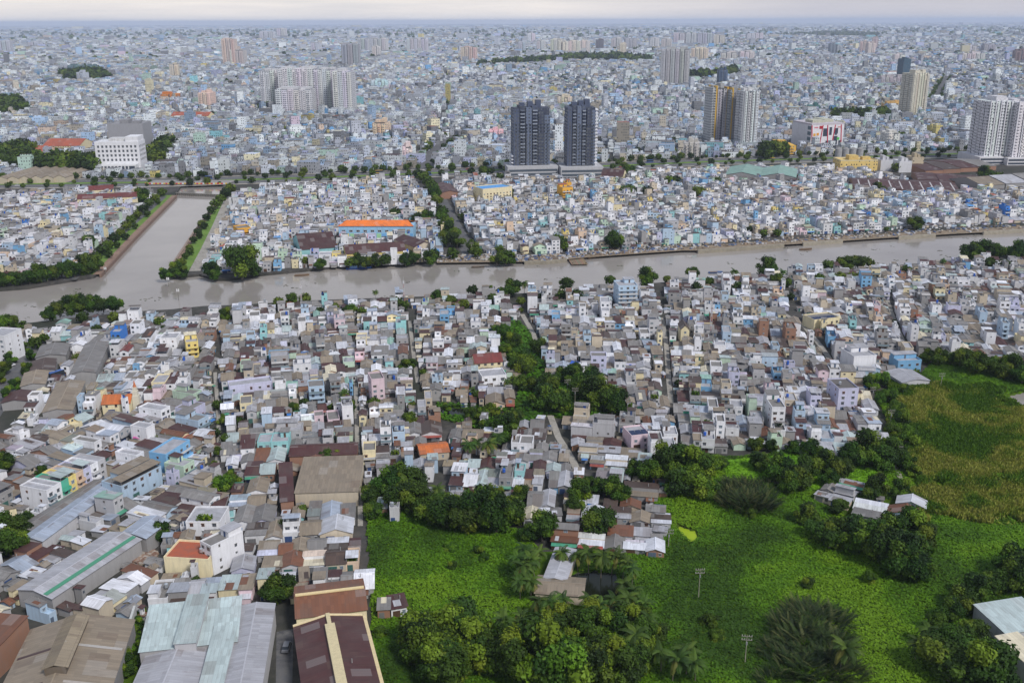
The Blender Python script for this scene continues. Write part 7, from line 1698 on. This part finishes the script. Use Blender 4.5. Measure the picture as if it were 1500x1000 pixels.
for side, off in (('near', -13), ('far', 13)):
    Lp = offset_line(bl, off); n = 14
    for i in range(n):
        f = 1.2 + i * 7.4 / n + RNG.uniform(-.1, .1); s_ = int(f); a, b_ = Vector(Lp[s_]), Vector(Lp[s_ + 1]); p = a.lerp(b_, f - s_); d = b_ - a; k = ks[(i * 3 + (off > 0)) % 8]
        vehicle(k, p.x, p.y, math.atan2(d.y, d.x) + (PI if off > 0 else 0), f'{k}, {"leftmost" if i == 0 else ORD[i]} vehicle{"" if i == 0 else " from the left"} on the {side} carriageway of the boulevard', 'traffic on the boulevard')
# tents, tarpaulins, rubble
for px_, py_, c, lab in [(1037, 470, S(50, 150, 120), 'green tarpaulin canopy on a roof below the tall antenna mast'), (842, 541, S(40, 90, 190), 'blue tarpaulin at the edge of the central green belt'), (1050, 640, S(30, 60, 170), 'blue tarpaulin beside the white box houses'), (205, 650, S(190, 80, 150), 'pink tarpaulin between white houses at left')]:
    p = G(px_, py_); t = thing('tarpaulin', lab, 'tarpaulin', (p.x, p.y, 0), RNG.uniform(-.4, .4)); g = Geo()
    for i in range(4): slab(g, I0, (-2 + i, -1.6, 3 + .25 * math.sin(i * 2)), (-1 + i, -1.6, 3 + .25 * math.sin(i * 2 + 2)), (-1 + i, 1.6, 3.4 + .2 * math.cos(i * 2 + 2)), (-2 + i, 1.6, 3.4 + .2 * math.cos(i * 2)), .05, c, PAINT)
    g.build('sheet', t); g = Geo()
    for x in (-1.9, 1.9):
        for y in (-1.5, 1.5): g.cyl(x, y, 0, 3.1, .06, I0, S(120, 116, 110), PAINT, 5)
    g.build('pole', t)
g = Geo(); Zr = pxz([(192, 822), (206, 804), (230, 808), (230, 818), (208, 826)]); rr_ = random.Random(3)
for _ in range(700):
    x, y = rr_.uniform(Zr.bb[0], Zr.bb[1]), rr_.uniform(Zr.bb[2], Zr.bb[3])
    if Zr.has(x, y): s_ = rr_.uniform(.15, .7); g.box(-s_, s_, -s_ * .6, s_ * .6, -.1, s_ * .8, (x, y, .05, rr_.uniform(0, 3)), rr_.choice((S(150, 125, 108), S(170, 160, 150), S(128, 96, 80))), CONC)
tag(g.build('rubble'), kind='stuff')
g = Geo()
shore = [(640, 382), (700, 380), (740, 381), (800, 381), (860, 374), (930, 369), (1000, 364), (1150, 354), (1300, 345), (1500, 334)]
for i in range(len(shore) - 1):
    A, B = G(*shore[i]), G(*shore[i + 1])
    for _ in range(170):
        p = A.lerp(B, rr_.random()); s_ = rr_.uniform(.3, 1.4); y = p.y + rr_.uniform(-3, 14)
        g.box(-s_, s_, -s_ * .5, s_ * .5, -.1, s_ * rr_.uniform(.3, .9), (p.x, y, .05, rr_.uniform(0, 3)), rr_.choice((S(160, 140, 120), S(190, 185, 175), S(120, 104, 90), S(90, 110, 150), S(200, 200, 205))), CONC)
tag(g.build('shore_debris'), kind='stuff')
g = Geo()   # rafts of floating water plants
for _ in range(90):
    px_ = rr_.uniform(0, 1500); f = rr_.random(); y0 = np.interp(px_, [q[0] for q in far_shore + far_shore2], [q[1] for q in far_shore + far_shore2]); y1 = np.interp(px_, [q[0] for q in near_shore], [q[1] for q in near_shore])
    p = G(px_, y0 + (y1 - y0) * f, WZ); s_ = rr_.uniform(.2, .9)
    for q in range(3): g.box(-s_, s_, -s_ * .5, s_ * .5, 0, .12, (p.x + rr_.uniform(-2, 2), p.y + rr_.uniform(-2, 2), WZ, rr_.uniform(0, 3)), rr_.choice((S(70, 80, 50), S(96, 92, 74), S(60, 66, 50))), CONC)
tag(g.build('floating_plants'), kind='stuff')
bpy.context.view_layer.update()
print('objects', len(bpy.data.objects))
